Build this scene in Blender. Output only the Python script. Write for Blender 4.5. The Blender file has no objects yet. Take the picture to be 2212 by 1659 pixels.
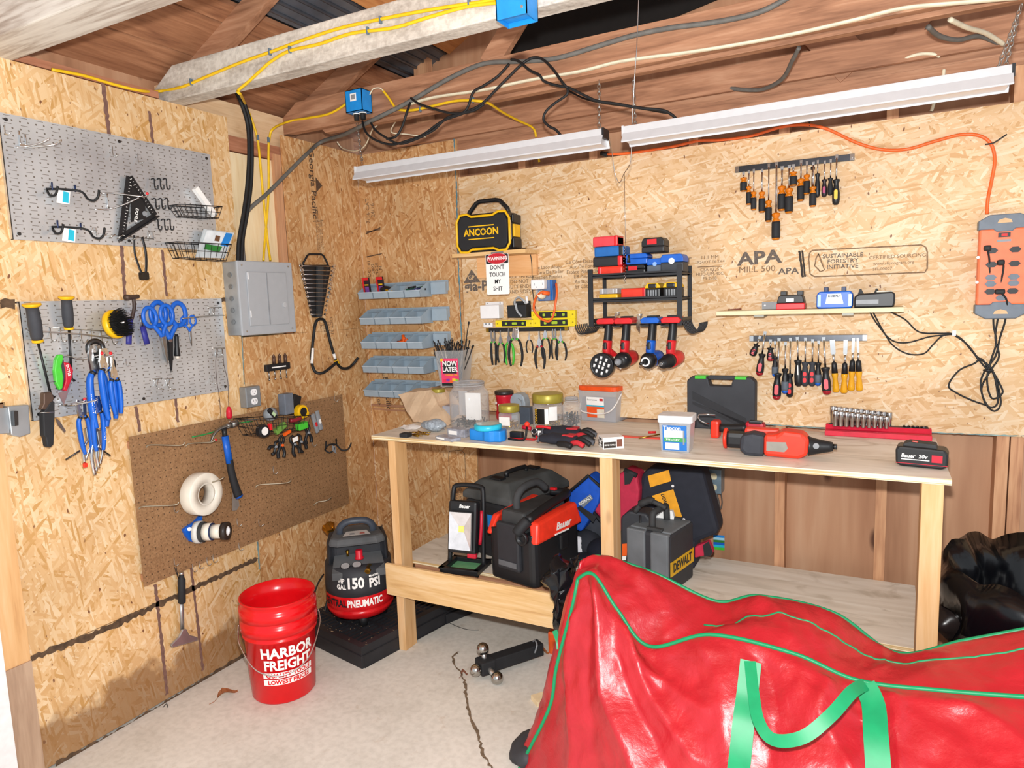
import bpy,bmesh,math,random
from mathutils import Vector,Matrix,Euler,noise
random.seed(7)
PI = math.pi
scene = bpy.context.scene
col = scene.collection

# ---------------------------------------------------------------- camera
CAM = Vector((2.5798,-3.1101,1.6123)); YAW,PIT,ROL,FPX = -0.4877,-0.1198,-0.0348,1484.05
_cy,_sy,_cp,_sp = math.cos(YAW),math.sin(YAW),math.cos(PIT),math.sin(PIT)
FWD = Vector((_sy*_cp,_cy*_cp,_sp)); _r = Vector((_cy,-_sy,0)); _u = _r.cross(FWD)
RGT = _r*math.cos(ROL) + _u*math.sin(ROL); UPV = -_r*math.sin(ROL) + _u*math.cos(ROL)
cd = bpy.data.cameras.new('camera'); cd.sensor_width = 36; cd.lens = FPX/2212*36; cd.clip_start = .05
co = bpy.data.objects.new('camera',cd); col.objects.link(co)
co.matrix_world = Matrix(((RGT.x,UPV.x,-FWD.x,CAM.x),(RGT.y,UPV.y,-FWD.y,CAM.y),(RGT.z,UPV.z,-FWD.z,CAM.z),(0,0,0,1)))
scene.camera = co
# ---------------------------------------------------------------- light: daylight through the open garage door + the camera's flash
w = bpy.data.worlds.new('daylight'); scene.world = w; w.use_nodes = True
w.node_tree.nodes['Background'].inputs[0].default_value = (.90,.95,1,1)
w.node_tree.nodes['Background'].inputs[1].default_value = .66
def lamp(name,kind,loc,energy,color,**k):
    d = bpy.data.lights.new(name,kind); d.energy = energy; d.color = color
    for a,b in k.items(): setattr(d,a,b)
    o = bpy.data.objects.new(name,d); o.location = loc; col.objects.link(o); return o
lamp('camera_flash','POINT',CAM + UPV*.15 + FWD*.02,225,(1,.99,.97),shadow_soft_size=.03)
scene.view_settings.view_transform = 'Standard'; scene.view_settings.look = 'None'
scene.view_settings.gamma = 1; scene.view_settings.exposure = 0.36; scene.view_settings.use_curve_mapping = False

# ---------------------------------------------------------------- pixel -> point on a real plane
def ray(px,py): return FWD + RGT*((px-1106)/FPX) + UPV*((829.5-py)/FPX)
def atX(px,py,x=0): d = ray(px,py); return CAM + d*((x-CAM.x)/d.x)
def atY(px,py,y=0): d = ray(px,py); return CAM + d*((y-CAM.y)/d.y)
def atZ(px,py,z=0): d = ray(px,py); return CAM + d*((z-CAM.z)/d.z)

# ---------------------------------------------------------------- tagging
def tag(o,label=None,cat=None,group=None,kind=None):
    if label: o['label'] = label
    if cat: o['category'] = cat
    if group: o['group'] = group
    if kind: o['kind'] = kind
    return o
def thing(name,label,cat,loc=(0,0,0),rz=0,group=None):
    o = bpy.data.objects.new(name,None); o.empty_display_size = .05; col.objects.link(o)
    o.location = loc; o.rotation_euler = rz if isinstance(rz,tuple) else (0,0,rz)
    return tag(o,label,cat,group)
def copy_tree(o,parent=None):
    c = o.copy(); col.objects.link(c)
    if parent: c.parent = parent
    for ch in list(o.children): copy_tree(ch,c)
    return c
def rename(o,label): o['label'] = label; return o

# ---------------------------------------------------------------- mesh builder
def frame(p0,p1):
    z = (Vector(p1)-Vector(p0)); L = z.length; z = z/L if L else Vector((0,0,1))
    a = Vector((0,0,1)) if abs(z.z) < .95 else Vector((1,0,0))
    x = a.cross(z).normalized(); y = z.cross(x); return x,y,z
def catmull(pts,n=6,closed=False):
    P = [Vector(p) for p in pts]; out = []; m = len(P); rng = range(m if closed else m-1)
    for i in rng:
        if closed: a,b,c,d = P[i-1],P[i],P[(i+1) % m],P[(i+2) % m]
        else: a,b,c,d = P[max(i-1,0)],P[i],P[i+1],P[min(i+2,m-1)]
        for k in range(n):
            t = k/n; out.append(.5*((2*b)+(c-a)*t+(2*a-5*b+4*c-d)*t*t+(3*b-a-3*c+d)*t**3))
    if not closed: out.append(P[-1])
    return out
class MB:
    def __init__(s): s.v = []; s.f = []; s.m = []; s.mats = []; s.cur = 0; s.sm = []
    def mat(s,m):
        if m not in s.mats: s.mats.append(m)
        s.cur = s.mats.index(m); return s
    def add(s,vs,fs,smooth=False,M=None):
        b = len(s.v)
        s.v += [(M @ Vector(v)) if M else Vector(v) for v in vs]
        for f in fs: s.f.append([i+b for i in f]); s.m.append(s.cur); s.sm.append(smooth)
        return s
    def box(s,c,d,M=None,bev=0,taper=1.0):
        x,y,z = d[0]/2,d[1]/2,d[2]/2
        if bev:   # chamfered box
            b = min(bev,x*.98,y*.98,z*.98); bm = bmesh.new(); bmesh.ops.create_cube(bm,size=1)
            for v in bm.verts: v.co = Vector((v.co.x*d[0],v.co.y*d[1],v.co.z*d[2]))
            bmesh.ops.bevel(bm,geom=list(bm.edges),offset=b,segments=2,profile=.6,affect='EDGES')
            vs = [Vector((v.co.x*(taper if v.co.z < 0 else 1),v.co.y*(taper if v.co.z < 0 else 1),v.co.z))+Vector(c) for v in bm.verts]
            fs = [[v.index for v in f.verts] for f in bm.faces]; bm.free(); return s.add(vs,fs,False,M)
        t = taper
        vs = [Vector((i*x*(t if k < 0 else 1),j*y*(t if k < 0 else 1),k*z))+Vector(c) for i in (-1,1) for j in (-1,1) for k in (-1,1)]
        return s.add(vs,[(0,1,3,2),(4,6,7,5),(0,4,5,1),(2,3,7,6),(0,2,6,4),(1,5,7,3)],False,M)
    def b2(s,a,b,**k):   # box between two corners
        return s.box([(a[i]+b[i])/2 for i in range(3)],[abs(a[i]-b[i]) for i in range(3)],**k)
    def cyl(s,p0,p1,r0,r1=None,n=16,caps=True,M=None):
        return s.lathe([(r0,0),(r0 if r1 is None else r1,(Vector(p1)-Vector(p0)).length)],p0,p1,n,caps,M)
    def lathe(s,prof,p0=(0,0,0),p1=(0,0,1),n=20,caps=True,M=None,sx=1,smooth=True):
        x,y,z = frame(p0,p1); p0 = Vector(p0); vs = []; fs = []
        for r,h in prof:
            for k in range(n):
                a = 2*PI*k/n; vs.append(p0+z*h+x*(r*math.cos(a)*sx)+y*(r*math.sin(a)))
        for i in range(len(prof)-1):
            for k in range(n): j = (k+1) % n; fs.append((i*n+k,i*n+j,(i+1)*n+j,(i+1)*n+k))
        s.add(vs,fs,smooth,M)
        if caps:
            b = len(s.v)-len(vs)
            for i0 in (0,(len(prof)-1)*n):
                if prof[0 if i0 == 0 else -1][0] > 1e-6:
                    s.f.append([b+i0+k for k in (range(n-1,-1,-1) if i0 == 0 else range(n))]); s.m.append(s.cur); s.sm.append(False)
        return s
    def tube(s,pts,r,n=8,smooth=0,closed=False,flat=1.0,M=None,caps=True):
        P = catmull(pts,smooth,closed) if smooth else [Vector(p) for p in pts]
        m = len(P); vs = []; fs = []; up = None
        rr = r if callable(r) else (lambda t: r)
        for i,p in enumerate(P):
            if closed: t = P[(i+1) % m]-P[i-1]
            else: t = P[min(i+1,m-1)]-P[max(i-1,0)]
            t = t.normalized() if t.length > 1e-9 else Vector((0,0,1))
            if up is None: up = (Vector((0,0,1)) if abs(t.z) < .9 else Vector((0,1,0)))
            x = up.cross(t)
            if x.length < 1e-4: x = Vector((1,0,0)).cross(t)
            x.normalize(); y = t.cross(x).normalized(); up = y
            R = rr(i/(m-1))
            for k in range(n): a = 2*PI*k/n; vs.append(p+x*(R*math.cos(a))+y*(R*math.sin(a)*flat))
        for i in range(m if closed else m-1):
            for k in range(n): j = (k+1) % n; q = ((i+1) % m); fs.append((i*n+k,i*n+j,q*n+j,q*n+k))
        if not closed and caps: fs += [list(range(n-1,-1,-1)),[(m-1)*n+k for k in range(n)]]
        return s.add(vs,fs,True,M)
    def prism(s,poly,z0,z1,ax='z',M=None,scale1=1.0):
        # poly of 2D points extruded; ax 'z': (x,y)->z, ax 'y': (x,z) extruded along y, ax 'x': (y,z) along x
        def w3(a,b,c): return {'z': (a,b,c),'y': (a,c,b),'x': (c,a,b)}[ax]
        n = len(poly); cx = sum(p[0] for p in poly)/n; cy = sum(p[1] for p in poly)/n
        vs = [w3(a,b,z0) for a,b in poly]+[w3(cx+(a-cx)*scale1,cy+(b-cy)*scale1,z1) for a,b in poly]
        fs = [list(range(n)),list(range(2*n-1,n-1,-1))]+[(i,n+i,n+(i+1) % n,(i+1) % n) for i in range(n)]
        return s.add(vs,fs,False,M)
    def sphere(s,c,r,n=14,sq=(1,1,1),M=None):
        vs = []; fs = []; h = n//2
        for i in range(1,h):
            p = PI*i/h
            for k in range(n): a = 2*PI*k/n; vs.append((c[0]+r*sq[0]*math.sin(p)*math.cos(a),c[1]+r*sq[1]*math.sin(p)*math.sin(a),c[2]+r*sq[2]*math.cos(p)))
        vs += [(c[0],c[1],c[2]+r*sq[2]),(c[0],c[1],c[2]-r*sq[2])]; T = len(vs)-2
        for i in range(h-2):
            for k in range(n): j = (k+1) % n; fs.append((i*n+k,(i+1)*n+k,(i+1)*n+j,i*n+j))
        for k in range(n): j = (k+1) % n; fs += [(T,k,j),(T+1,(h-2)*n+j,(h-2)*n+k)]
        return s.add(vs,fs,True,M)
    def torus(s,c,R,r,axis='z',n=24,m=8,M=None):
        pts = []
        for k in range(n):
            a = 2*PI*k/n; u,v = R*math.cos(a),R*math.sin(a)
            pts.append(Vector(c)+Vector({'z': (u,v,0),'y': (u,0,v),'x': (0,u,v)}[axis]))
        return s.tube(pts,r,m,closed=True,M=M)
    def poly(s,pts,M=None): return s.add(pts,[list(range(len(pts)))],False,M)
    def text(s,body,size,M,ext=.0003,bold=0,sx=1,shear=0,align='CENTER',fn=None,sp=1):
        # lettering in the local XY plane of M, thin real relief
        c = bpy.data.curves.new('t','FONT'); c.body = body; c.size = size; c.extrude = ext; c.offset = bold*size
        c.align_x = align; c.align_y = 'CENTER'; c.shear = shear; c.space_line = .95; c.space_character = sp; c.resolution_u = 2
        o = bpy.data.objects.new('t',c); col.objects.link(o); bpy.context.view_layer.update()
        me = bpy.data.meshes.new_from_object(o.evaluated_get(bpy.context.evaluated_depsgraph_get()))
        vs = [Vector((v.co.x*sx,v.co.y,v.co.z)) for v in me.vertices]
        if fn: vs = [fn(v) for v in vs]
        s.add(vs,[list(p.vertices) for p in me.polygons],False,M)
        bpy.data.objects.remove(o); bpy.data.curves.remove(c); bpy.data.meshes.remove(me); return s
    def build(s,name,m=None,parent=None,label=None,world=False,bevel=0,M=None):
        me = bpy.data.meshes.new(name); vs = s.v
        if M: vs = [M @ v for v in vs]
        me.from_pydata([tuple(v) for v in vs],[],s.f)
        mats = s.mats if s.mats else [m]
        if s.mats and m and m not in s.mats: mats = s.mats
        for q in mats: me.materials.append(q)
        for i,p in enumerate(me.polygons): p.material_index = s.m[i] if s.mats else 0; p.use_smooth = s.sm[i]
        me.update()
        bm = bmesh.new(); bm.from_mesh(me); bmesh.ops.remove_doubles(bm,verts=bm.verts,dist=1e-6)
        bmesh.ops.recalc_face_normals(bm,faces=bm.faces); bm.to_mesh(me); bm.free()
        o = bpy.data.objects.new(name,me); col.objects.link(o)
        if parent: o.parent = parent
        if bevel:
            b = o.modifiers.new('b','BEVEL'); b.width = bevel; b.segments = 2; b.limit_method = 'ANGLE'; b.angle_limit = .6
        if label: o['label'] = label
        return o
def T(x=0,y=0,z=0): return Matrix.Translation((x,y,z))
def Rx(a): return Matrix.Rotation(a,4,'X')
def Ry(a): return Matrix.Rotation(a,4,'Y')
def Rz(a): return Matrix.Rotation(a,4,'Z')
FACE = Rx(PI/2)      # text plane XY -> faces -y, upright
TOP = Matrix.Identity(4)
def rrect(w,h,r,n=4,cx=0,cy=0):
    out = []
    for (sx,sy,a0) in ((1,1,0),(-1,1,PI/2),(-1,-1,PI),(1,-1,1.5*PI)):
        for k in range(n+1):
            a = a0+PI/2*k/n; out.append((cx+sx*(w/2-r)+r*math.cos(a),cy+sy*(h/2-r)+r*math.sin(a)))
    return out
def rnd(a,b): return random.uniform(a,b)

# ---------------------------------------------------------------- materials
def C(h,k=1.0):
    h = h.lstrip('#'); v = [int(h[i:i+2],16)/255 for i in (0,2,4)]
    return tuple([(c/12.92 if c <= .04045 else ((c+.055)/1.055)**2.4)*k for c in v]+[1])
class NT:
    def __init__(s,name):
        s.m = bpy.data.materials.new(name); s.m.use_nodes = True; s.t = s.m.node_tree; s.b = s.t.nodes['Principled BSDF']
    def n(s,typ,props=None,**ins):
        q = s.t.nodes.new('ShaderNode'+typ)
        for a,b in (props or {}).items(): setattr(q,a,b)
        for a,b in ins.items():
            key = a.replace('_',' ')
            if a[0] == 'i' and a[1:].isdigit(): sock = q.inputs[int(a[1:])]
            else: sock = q.inputs[key]
            if hasattr(b,'links') or hasattr(b,'is_linked'): s.t.links.new(b,sock)
            else: sock.default_value = b
        return q
    def ramp(s,fac,stops,mode='LINEAR'):
        q = s.t.nodes.new('ShaderNodeValToRGB'); q.color_ramp.interpolation = mode
        while len(q.color_ramp.elements) < len(stops): q.color_ramp.elements.new(.5)
        for e,(p,c) in zip(q.color_ramp.elements,stops): e.position = p; e.color = c if len(c) == 4 else tuple(c)+(1,)
        s.t.links.new(fac,q.inputs[0]); return q.outputs[0]
    def mix(s,f,a,b,mode='MIX'):
        q = s.t.nodes.new('ShaderNodeMix'); q.data_type = 'RGBA'; q.blend_type = mode
        for v,k in ((f,0),(a,6),(b,7)):
            if hasattr(v,'is_linked'): s.t.links.new(v,q.inputs[k])
            else: q.inputs[k].default_value = v
        return q.outputs[2]
    def math(s,op,a,b=0.0):
        q = s.t.nodes.new('ShaderNodeMath'); q.operation = op
        for v,k in ((a,0),(b,1)):
            if hasattr(v,'is_linked'): s.t.links.new(v,q.inputs[k])
            else: q.inputs[k].default_value = v
        return q.outputs[0]
    def set(s,**k):
        for a,b in k.items():
            sock = s.b.inputs[a.replace('_',' ')]
            if hasattr(b,'is_linked'): s.t.links.new(b,sock)
            else: sock.default_value = b
        return s
    def coord(s,scale=(1,1,1),rot=(0,0,0),loc=(0,0,0),src=None):
        if src is None: src = s.t.nodes.new('ShaderNodeTexCoord').outputs['Object']
        q = s.t.nodes.new('ShaderNodeMapping'); s.t.links.new(src,q.inputs[0])
        q.inputs['Location'].default_value = loc; q.inputs['Rotation'].default_value = rot; q.inputs['Scale'].default_value = scale
        return q.outputs[0]
_mc = {}
def mat(name,hexc,rough=.5,metal=0,var=.12,scale=30,trans=0,bump=0,ior=1.45,spec=.5,alpha=1,coat=0,emit=0):
    if name in _mc: return _mc[name]
    t = NT(name); c = C(hexc)
    nz = t.n('TexNoise',Vector=t.coord(),Scale=scale,Detail=3.0)
    if var: base = t.ramp(nz.outputs['Fac'],[(.3,tuple(x*(1-var) for x in c[:3])),(.7,tuple(min(1,x*(1+var*.6)) for x in c[:3]))]); t.set(Base_Color=base)
    else: t.set(Base_Color=c)
    t.set(Roughness=rough,Metallic=metal,Transmission_Weight=trans,IOR=ior,Specular_IOR_Level=spec,Alpha=alpha,Coat_Weight=coat)
    if emit: t.set(Emission_Color=c,Emission_Strength=emit)
    if bump: bp = t.n('Bump',Height=nz.outputs['Fac'],Strength=bump,Distance=.002); t.set(Normal=bp.outputs[0])
    _mc[name] = t.m; return t.m
def osb(name,tones,vertical=False,tint=None,scl=1.05):
    t = NT(name); oc = t.t.nodes.new('ShaderNodeTexCoord').outputs['Object']
    sp = t.n('SeparateXYZ',Vector=oc); a = t.math('ADD',sp.outputs[0],sp.outputs[1])
    uv = t.n('CombineXYZ',X=a,Y=sp.outputs[2]).outputs[0]
    wob = t.n('TexNoise',{'noise_dimensions': '2D'},Vector=uv,Scale=16.0,Detail=2.0)
    uvw = t.n('VectorMath',{'operation': 'MULTIPLY_ADD'},i0=wob.outputs['Color'],i1=(.007,.007,0),i2=uv).outputs[0]
    stops = [(i/(len(tones)-1)*1.0,C(h)) for i,h in enumerate(tones)]
    res = None; bres = None; base = PI/2 if vertical else 0
    L = [(4,.020,.11),(-32,.014,.07),(38,.016,.08),(-70,.012,.05),(-12,.016,.12),(62,.010,.06),(20,.011,.09),(-48,.010,.07),(8,.007,.06)]
    for i,(deg,wd,ln) in enumerate(L):
        cc = t.coord(scale=(1/(ln*scl),1/(wd*scl),1),rot=(0,0,base+math.radians(deg)),loc=(i*7.3,i*3.1,0),src=uvw)
        cc.node.vector_type = 'TEXTURE'; cc.node.inputs['Scale'].default_value = (ln*scl,wd*scl,1)
        vo = t.n('TexVoronoi',{'voronoi_dimensions': '2D','feature': 'F1'},Vector=cc,Scale=1.0)
        s2 = t.n('SeparateColor',Color=vo.outputs['Color'])
        fib = t.n('TexNoise',{'noise_dimensions': '2D'},Vector=t.coord(scale=(.5,9,1),src=cc),Scale=1.0,Detail=2.0)
        r = t.math('MULTIPLY_ADD',fib.outputs['Fac'],.16); r.node.inputs[2].default_value = -.08
        rr = t.math('ADD',s2.outputs[0],r)
        c = t.ramp(rr,stops)
        if res is None: res = c; bres = s2.outputs[2]
        else:
            mk = t.math('GREATER_THAN',s2.outputs[1],.60 if i < 6 else .74)
            res = t.mix(mk,res,c)
            mm = t.n('Mix',{'data_type': 'FLOAT'}); t.t.links.new(mk,mm.inputs[0]); t.t.links.new(bres,mm.inputs[2]); t.t.links.new(s2.outputs[2],mm.inputs[3]); bres = mm.outputs[0]
    big = t.n('TexNoise',{'noise_dimensions': '2D'},Vector=uv,Scale=2.3,Detail=3.0)
    res = t.mix(1.0,res,t.ramp(big.outputs['Fac'],[(.3,(.86,.84,.82)),(.7,(1.05,1.05,1.05))]),'MULTIPLY')
    spk = t.n('TexNoise',{'noise_dimensions': '2D'},Vector=t.coord(scale=(60,30,1),src=uv),Scale=1.0,Detail=1.0)
    res = t.mix(t.ramp(spk.outputs['Fac'],[(.78,(0,0,0)),(.84,(1,1,1))]),res,C('#7a4f33'))
    if tint: res = t.mix(1.0,res,C(tint),'MULTIPLY')
    bp = t.n('Bump',Height=bres,Strength=.35,Distance=.0012)
    t.set(Base_Color=res,Roughness=.55,Normal=bp.outputs[0]); t.col = res
    _mc[name] = t.m; return t
def wood(name,tones,axis='x',rough=.65,scl=1.0,knots=True,contrast=1):
    if name in _mc: return _mc[name]
    t = NT(name); k = {'x': (1.2,14,14),'y': (14,1.2,14),'z': (14,14,1.2)}[axis]
    cc = t.coord(scale=tuple(q*scl for q in k))
    n1 = t.n('TexNoise',Vector=cc,Scale=1.6,Detail=4.0,Distortion=1.2)
    n2 = t.n('TexNoise',Vector=t.coord(scale=tuple(q*scl*5 for q in k)),Scale=2.0,Detail=2.0)
    f = t.math('ADD',t.math('MULTIPLY',n1.outputs['Fac'],.75),t.math('MULTIPLY',n2.outputs['Fac'],.25))
    c = t.ramp(f,[(.30+.35*i/(len(tones)-1),C(h)) for i,h in enumerate(tones)])
    if knots:
        vo = t.n('TexVoronoi',Vector=t.coord(scale=tuple((3.2 if q > 5 else 1.3) for q in k),loc=(.3,.7,.1)),Scale=1.0)
        c = t.mix(t.ramp(vo.outputs['Distance'],[(.045,(1,1,1)),(.085,(0,0,0))]),c,C('#5d3722'))
    bp = t.n('Bump',Height=f,Strength=.2,Distance=.002)
    t.set(Base_Color=c,Roughness=rough,Normal=bp.outputs[0]); _mc[name] = t.m; return t.m

OSB_T = ['#c59757','#d5ab76','#dbb481','#dfbb8a','#e3c396','#e9cfa8']
osb_back = osb('strand_board_pale',['#c99c66','#d9b282','#deba8d','#e2c198','#e5c8a2','#ebd5b6']).m
osb_gp = osb('strand_board_amber',['#ad7745','#c4915d','#ca9965','#cfa06e','#d5ab7b','#e1c196'],vertical=True).m
_t = osb('strand_board_weathered',OSB_T,vertical=True)
def _left(t):   # damp stains near the floor
    oc = t.t.nodes.new('ShaderNodeTexCoord').outputs['Object']; sp = t.n('SeparateXYZ',Vector=oc)
    nz = t.n('TexNoise',Vector=oc,Scale=9.0,Detail=5.0)
    e = t.math('ADD',sp.outputs[2],t.math('MULTIPLY',nz.outputs['Fac'],-.30))
    return t.ramp(e,[(.0,(.70,.70,.70)),(.05,(0,0,0))]),nz
_f,_nz = _left(_t)
_t.set(Base_Color=_t.mix(_f,_t.col,C('#7a5330')))
osb_left = _t.m
w_old = wood('old_fir',['#7f563d','#996c50','#ae7e5f','#be9172'],'x')
w_oldz = wood('old_fir_stud',['#9a6849','#b98662','#c8966f','#d3a37c'],'z')
w_oldy = wood('old_fir_cross',['#8a563c','#a76f52','#b98062'],'y')
w_deck = wood('roof_board',['#744a33','#8e5f43','#a06f4f','#b07e5d'],'y')
w_deck2 = wood('roof_board_orange',['#a96a3e','#c98850','#d6995f'],'y')
w_bright = wood('new_pine',['#cda069','#dfb67c','#e7c28e','#edcfa2'],'x')
w_brightz = wood('new_pine_post',['#bd8a58','#d5a670','#dcb07c','#e2bb8c'],'z',scl=.8)
w_cream = wood('pale_plywood',['#e0c496','#ecd5ab','#f1dfba'],'z',knots=False)
w_shelfply = wood('pale_fir',['#cfc39a','#ddd2ac','#e6ddbb'],'x',knots=False)
w_sheath = wood('sheathing_brown',['#986c4e','#ac7e5e','#b88b6a','#c29979'],'z',scl=.25,rough=.6)
def bench_mat():
    t = NT('worn_grey_plywood'); cc = t.coord(scale=(1.0,7,7))
    n1 = t.n('TexNoise',Vector=cc,Scale=1.5,Detail=5.0,Distortion=1.6)
    st = t.n('TexNoise',Vector=t.coord(scale=(3,5,5)),Scale=1.2,Detail=4.0,Distortion=2.5)
    c = t.ramp(n1.outputs['Fac'],[(.3,C('#d2c8b8')),(.5,C('#e4dacb')),(.68,C('#efe8dc'))])
    c = t.mix(t.ramp(st.outputs['Fac'],[(.56,(0,0,0)),(.72,(.55,.55,.55))]),c,C('#a8977f'))
    sp = t.n('SeparateXYZ',Vector=t.n('NewGeometry').outputs['Normal'])
    edge = t.n('TexNoise',Vector=t.coord(scale=(2,2,220)),Scale=1.0,Detail=0.0)
    e = t.ramp(edge.outputs['Fac'],[(.42,C('#c8a978')),(.5,C('#ecdcb6')),(.6,C('#f2e6c6'))])
    c = t.mix(t.math('GREATER_THAN',sp.outputs[2],.5),e,c)
    t.set(Base_Color=c,Roughness=.6); return t.m
w_bench = bench_mat()
def concrete(name,base,dark,crack=True):
    t = NT(name); oc = t.coord()
    n1 = t.n('TexNoise',Vector=oc,Scale=3.0,Detail=8.0,Roughness=.65)
    n2 = t.n('TexNoise',Vector=oc,Scale=40.0,Detail=3.0)
    c = t.ramp(n1.outputs['Fac'],[(.3,C(dark)),(.5,C(base)),(.75,C(base,1.12))])
    c = t.mix(.35,c,t.ramp(n2.outputs['Fac'],[(.35,C(dark)),(.6,C(base,1.1))]))
    n3 = t.n('TexNoise',Vector=oc,Scale=11.0,Detail=6.0,Roughness=.7)
    c = t.mix(t.ramp(n3.outputs['Fac'],[(.60,(0,0,0)),(.72,(.4,.4,.4))]),c,C('#b59c80'))
    bp = t.n('Bump',Height=n2.outputs['Fac'],Strength=.15,Distance=.002)
    t.set(Base_Color=c,Roughness=.75,Normal=bp.outputs[0]); return t.m
m_floor = concrete('concrete_slab','#dcd8cf','#c4bfb4')
def whitewash():
    t = NT('whitewashed_joist'); n1 = t.n('TexNoise',Vector=t.coord(scale=(1.5,6,6)),Scale=2.5,Detail=6.0,Roughness=.7)
    n2 = t.n('TexNoise',Vector=t.coord(),Scale=60.0,Detail=3.0)
    c = t.ramp(n1.outputs['Fac'],[(.30,C('#94897d')),(.45,C('#b9b1a6')),(.6,C('#d5cfc4'))])
    c = t.mix(.2,c,t.ramp(n2.outputs['Fac'],[(.4,C('#8d847a')),(.6,C('#e4ded4'))]))
    bp = t.n('Bump',Height=n2.outputs['Fac'],Strength=.5,Distance=.004)
    t.set(Base_Color=c,Roughness=.9,Normal=bp.outputs[0]); return t.m
m_white_joist = whitewash()
def pegmetal():   # galvanised sheet with rows of holes and slots
    t = NT('galvanised_pegboard'); oc = t.t.nodes.new('ShaderNodeTexCoord').outputs['Object']; sp = t.n('SeparateXYZ',Vector=oc)
    u = t.math('MULTIPLY',sp.outputs[0],39.37); v = t.math('MULTIPLY',sp.outputs[2],39.37)
    fu = t.math('SUBTRACT',t.math('FRACT',u),.5); fv = t.math('SUBTRACT',t.math('FRACT',v),.5)
    d = t.math('POWER',t.math('ADD',t.math('MULTIPLY',fu,fu),t.math('MULTIPLY',fv,fv)),.5)
    hole = t.math('LESS_THAN',d,.12)
    fv2 = t.math('ABSOLUTE',t.math('SUBTRACT',t.math('FRACT',t.math('ADD',v,.5)),.5))
    fu2 = t.math('ABSOLUTE',t.math('SUBTRACT',t.math('FRACT',t.math('MULTIPLY',u,.5)),.5))
    slot = t.math('MULTIPLY',t.math('LESS_THAN',fv2,.035),t.math('LESS_THAN',fu2,.22))
    h = t.math('MAXIMUM',hole,slot)
    nz = t.n('TexNoise',Vector=t.coord(scale=(1,1,1)),Scale=5.0,Detail=5.0)
    c = t.ramp(nz.outputs['Fac'],[(.3,C('#b8bcc0')),(.7,C('#d6d9dc'))])
    c = t.mix(h,c,C('#6a635c'))
    t.set(Base_Color=c,Metallic=t.math('MULTIPLY',t.math('SUBTRACT',1.0,h),.5),Roughness=t.ramp(nz.outputs['Fac'],[(.3,(.22,.22,.22)),(.7,(.36,.36,.36))]))
    return t.m
m_peg = pegmetal()
def pegboard():
    t = NT('brown_hardboard'); oc = t.t.nodes.new('ShaderNodeTexCoord').outputs['Object']; sp = t.n('SeparateXYZ',Vector=oc)
    u = t.math('MULTIPLY',sp.outputs[0],39.37); v = t.math('MULTIPLY',sp.outputs[2],39.37)
    fu = t.math('SUBTRACT',t.math('FRACT',u),.5); fv = t.math('SUBTRACT',t.math('FRACT',v),.5)
    d = t.math('POWER',t.math('ADD',t.math('MULTIPLY',fu,fu),t.math('MULTIPLY',fv,fv)),.5)
    nz = t.n('TexNoise',Vector=t.coord(),Scale=140.0,Detail=2.0); nb = t.n('TexNoise',Vector=t.coord(),Scale=3.0,Detail=3.0)
    c = t.mix(.35,t.ramp(nb.outputs['Fac'],[(.3,C('#84613f')),(.7,C('#9a7450'))]),t.ramp(nz.outputs['Fac'],[(.35,C('#6f4e32')),(.65,C('#b08a63'))]))
    c = t.mix(t.math('LESS_THAN',d,.085),c,C('#3c2616'))
    t.set(Base_Color=c,Roughness=.6); return t.m
m_hardboard = pegboard()
def glassy(name,hexc,alpha,rough=.08):
    if name in _mc: return _mc[name]
    t = NT(name); c = C(hexc)
    tr = t.n('BsdfTransparent',Color=(1,1,1,1)); t.set(Base_Color=c,Roughness=rough,Specular_IOR_Level=.6)
    lw = t.n('LayerWeight',Blend=.35)
    f = t.math('ADD',t.math('MULTIPLY',lw.outputs['Facing'],.5),alpha)
    ms = t.n('MixShader'); t.t.links.new(f,ms.inputs[0]); t.t.links.new(tr.outputs[0],ms.inputs[1]); t.t.links.new(t.b.outputs[0],ms.inputs[2])
    t.t.links.new(ms.outputs[0],t.t.nodes['Material Output'].inputs[0]); _mc[name] = t.m; return t.m
clear = glassy('clear_plastic','#e6e8ea',.13); clear_bin = glassy('frosted_plastic','#d9dade',.30,.2)
m_black_ink = mat('black_ink','#4a3f38',.8,var=.3,scale=90)  # plain dark print ink
ink_dark = mat('dark_ink','#3a322d',.8,var=.35,scale=120)
ink_soft = mat('faded_ink','#856a50',.8,var=.3,scale=90)
black = mat('black_plastic','#1d1e21',.42); black_m = mat('matte_black','#232427',.7); dusty = mat('dusty_black_plastic','#3a3b3c',.7,var=.35,scale=14)
rubber = mat('black_rubber','#191a1c',.6); red = mat('red_plastic','#d8232a',.38); redbright = mat('orange_red_plastic','#ee3a24',.4)
bucket_red = mat('bucket_red','#de1018',.22,var=.05); blue = mat('blue_plastic','#1560c8',.38); blue_l = mat('light_blue_plastic','#1c84d8',.4)
navy = mat('navy_steel','#22335c',.45); cyan = mat('cyan_plastic','#28bcd8',.35); white = mat('white_plastic','#f0f0f2',.4,var=.03)
white_p = mat('white_print','#f6f5f2',.5,var=.02); yellow = mat('yellow_plastic','#f2bd12',.4); yel_l = mat('level_yellow','#f0d81c',.45)
green = mat('green_plastic','#49c43a',.4); dkgreen = mat('dark_green_plastic','#2c7c34',.5); orange = mat('orange_plastic','#f0611c',.4)
amber = mat('amber_acetate','#f08a10',.18,trans=.35,var=.05); chrome = mat('chrome_steel','#d8d9da',.14,1,var=.05); steel = mat('brushed_steel','#a9abad',.32,1)
darksteel = mat('dark_steel','#5a5b5d',.35,1); zinc = mat('zinc_wire','#c9c9c6',.28,.9); brass = mat('brass','#b79038',.3,1); gold = mat('gold_lid','#a89a3c',.38,.3)
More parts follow.
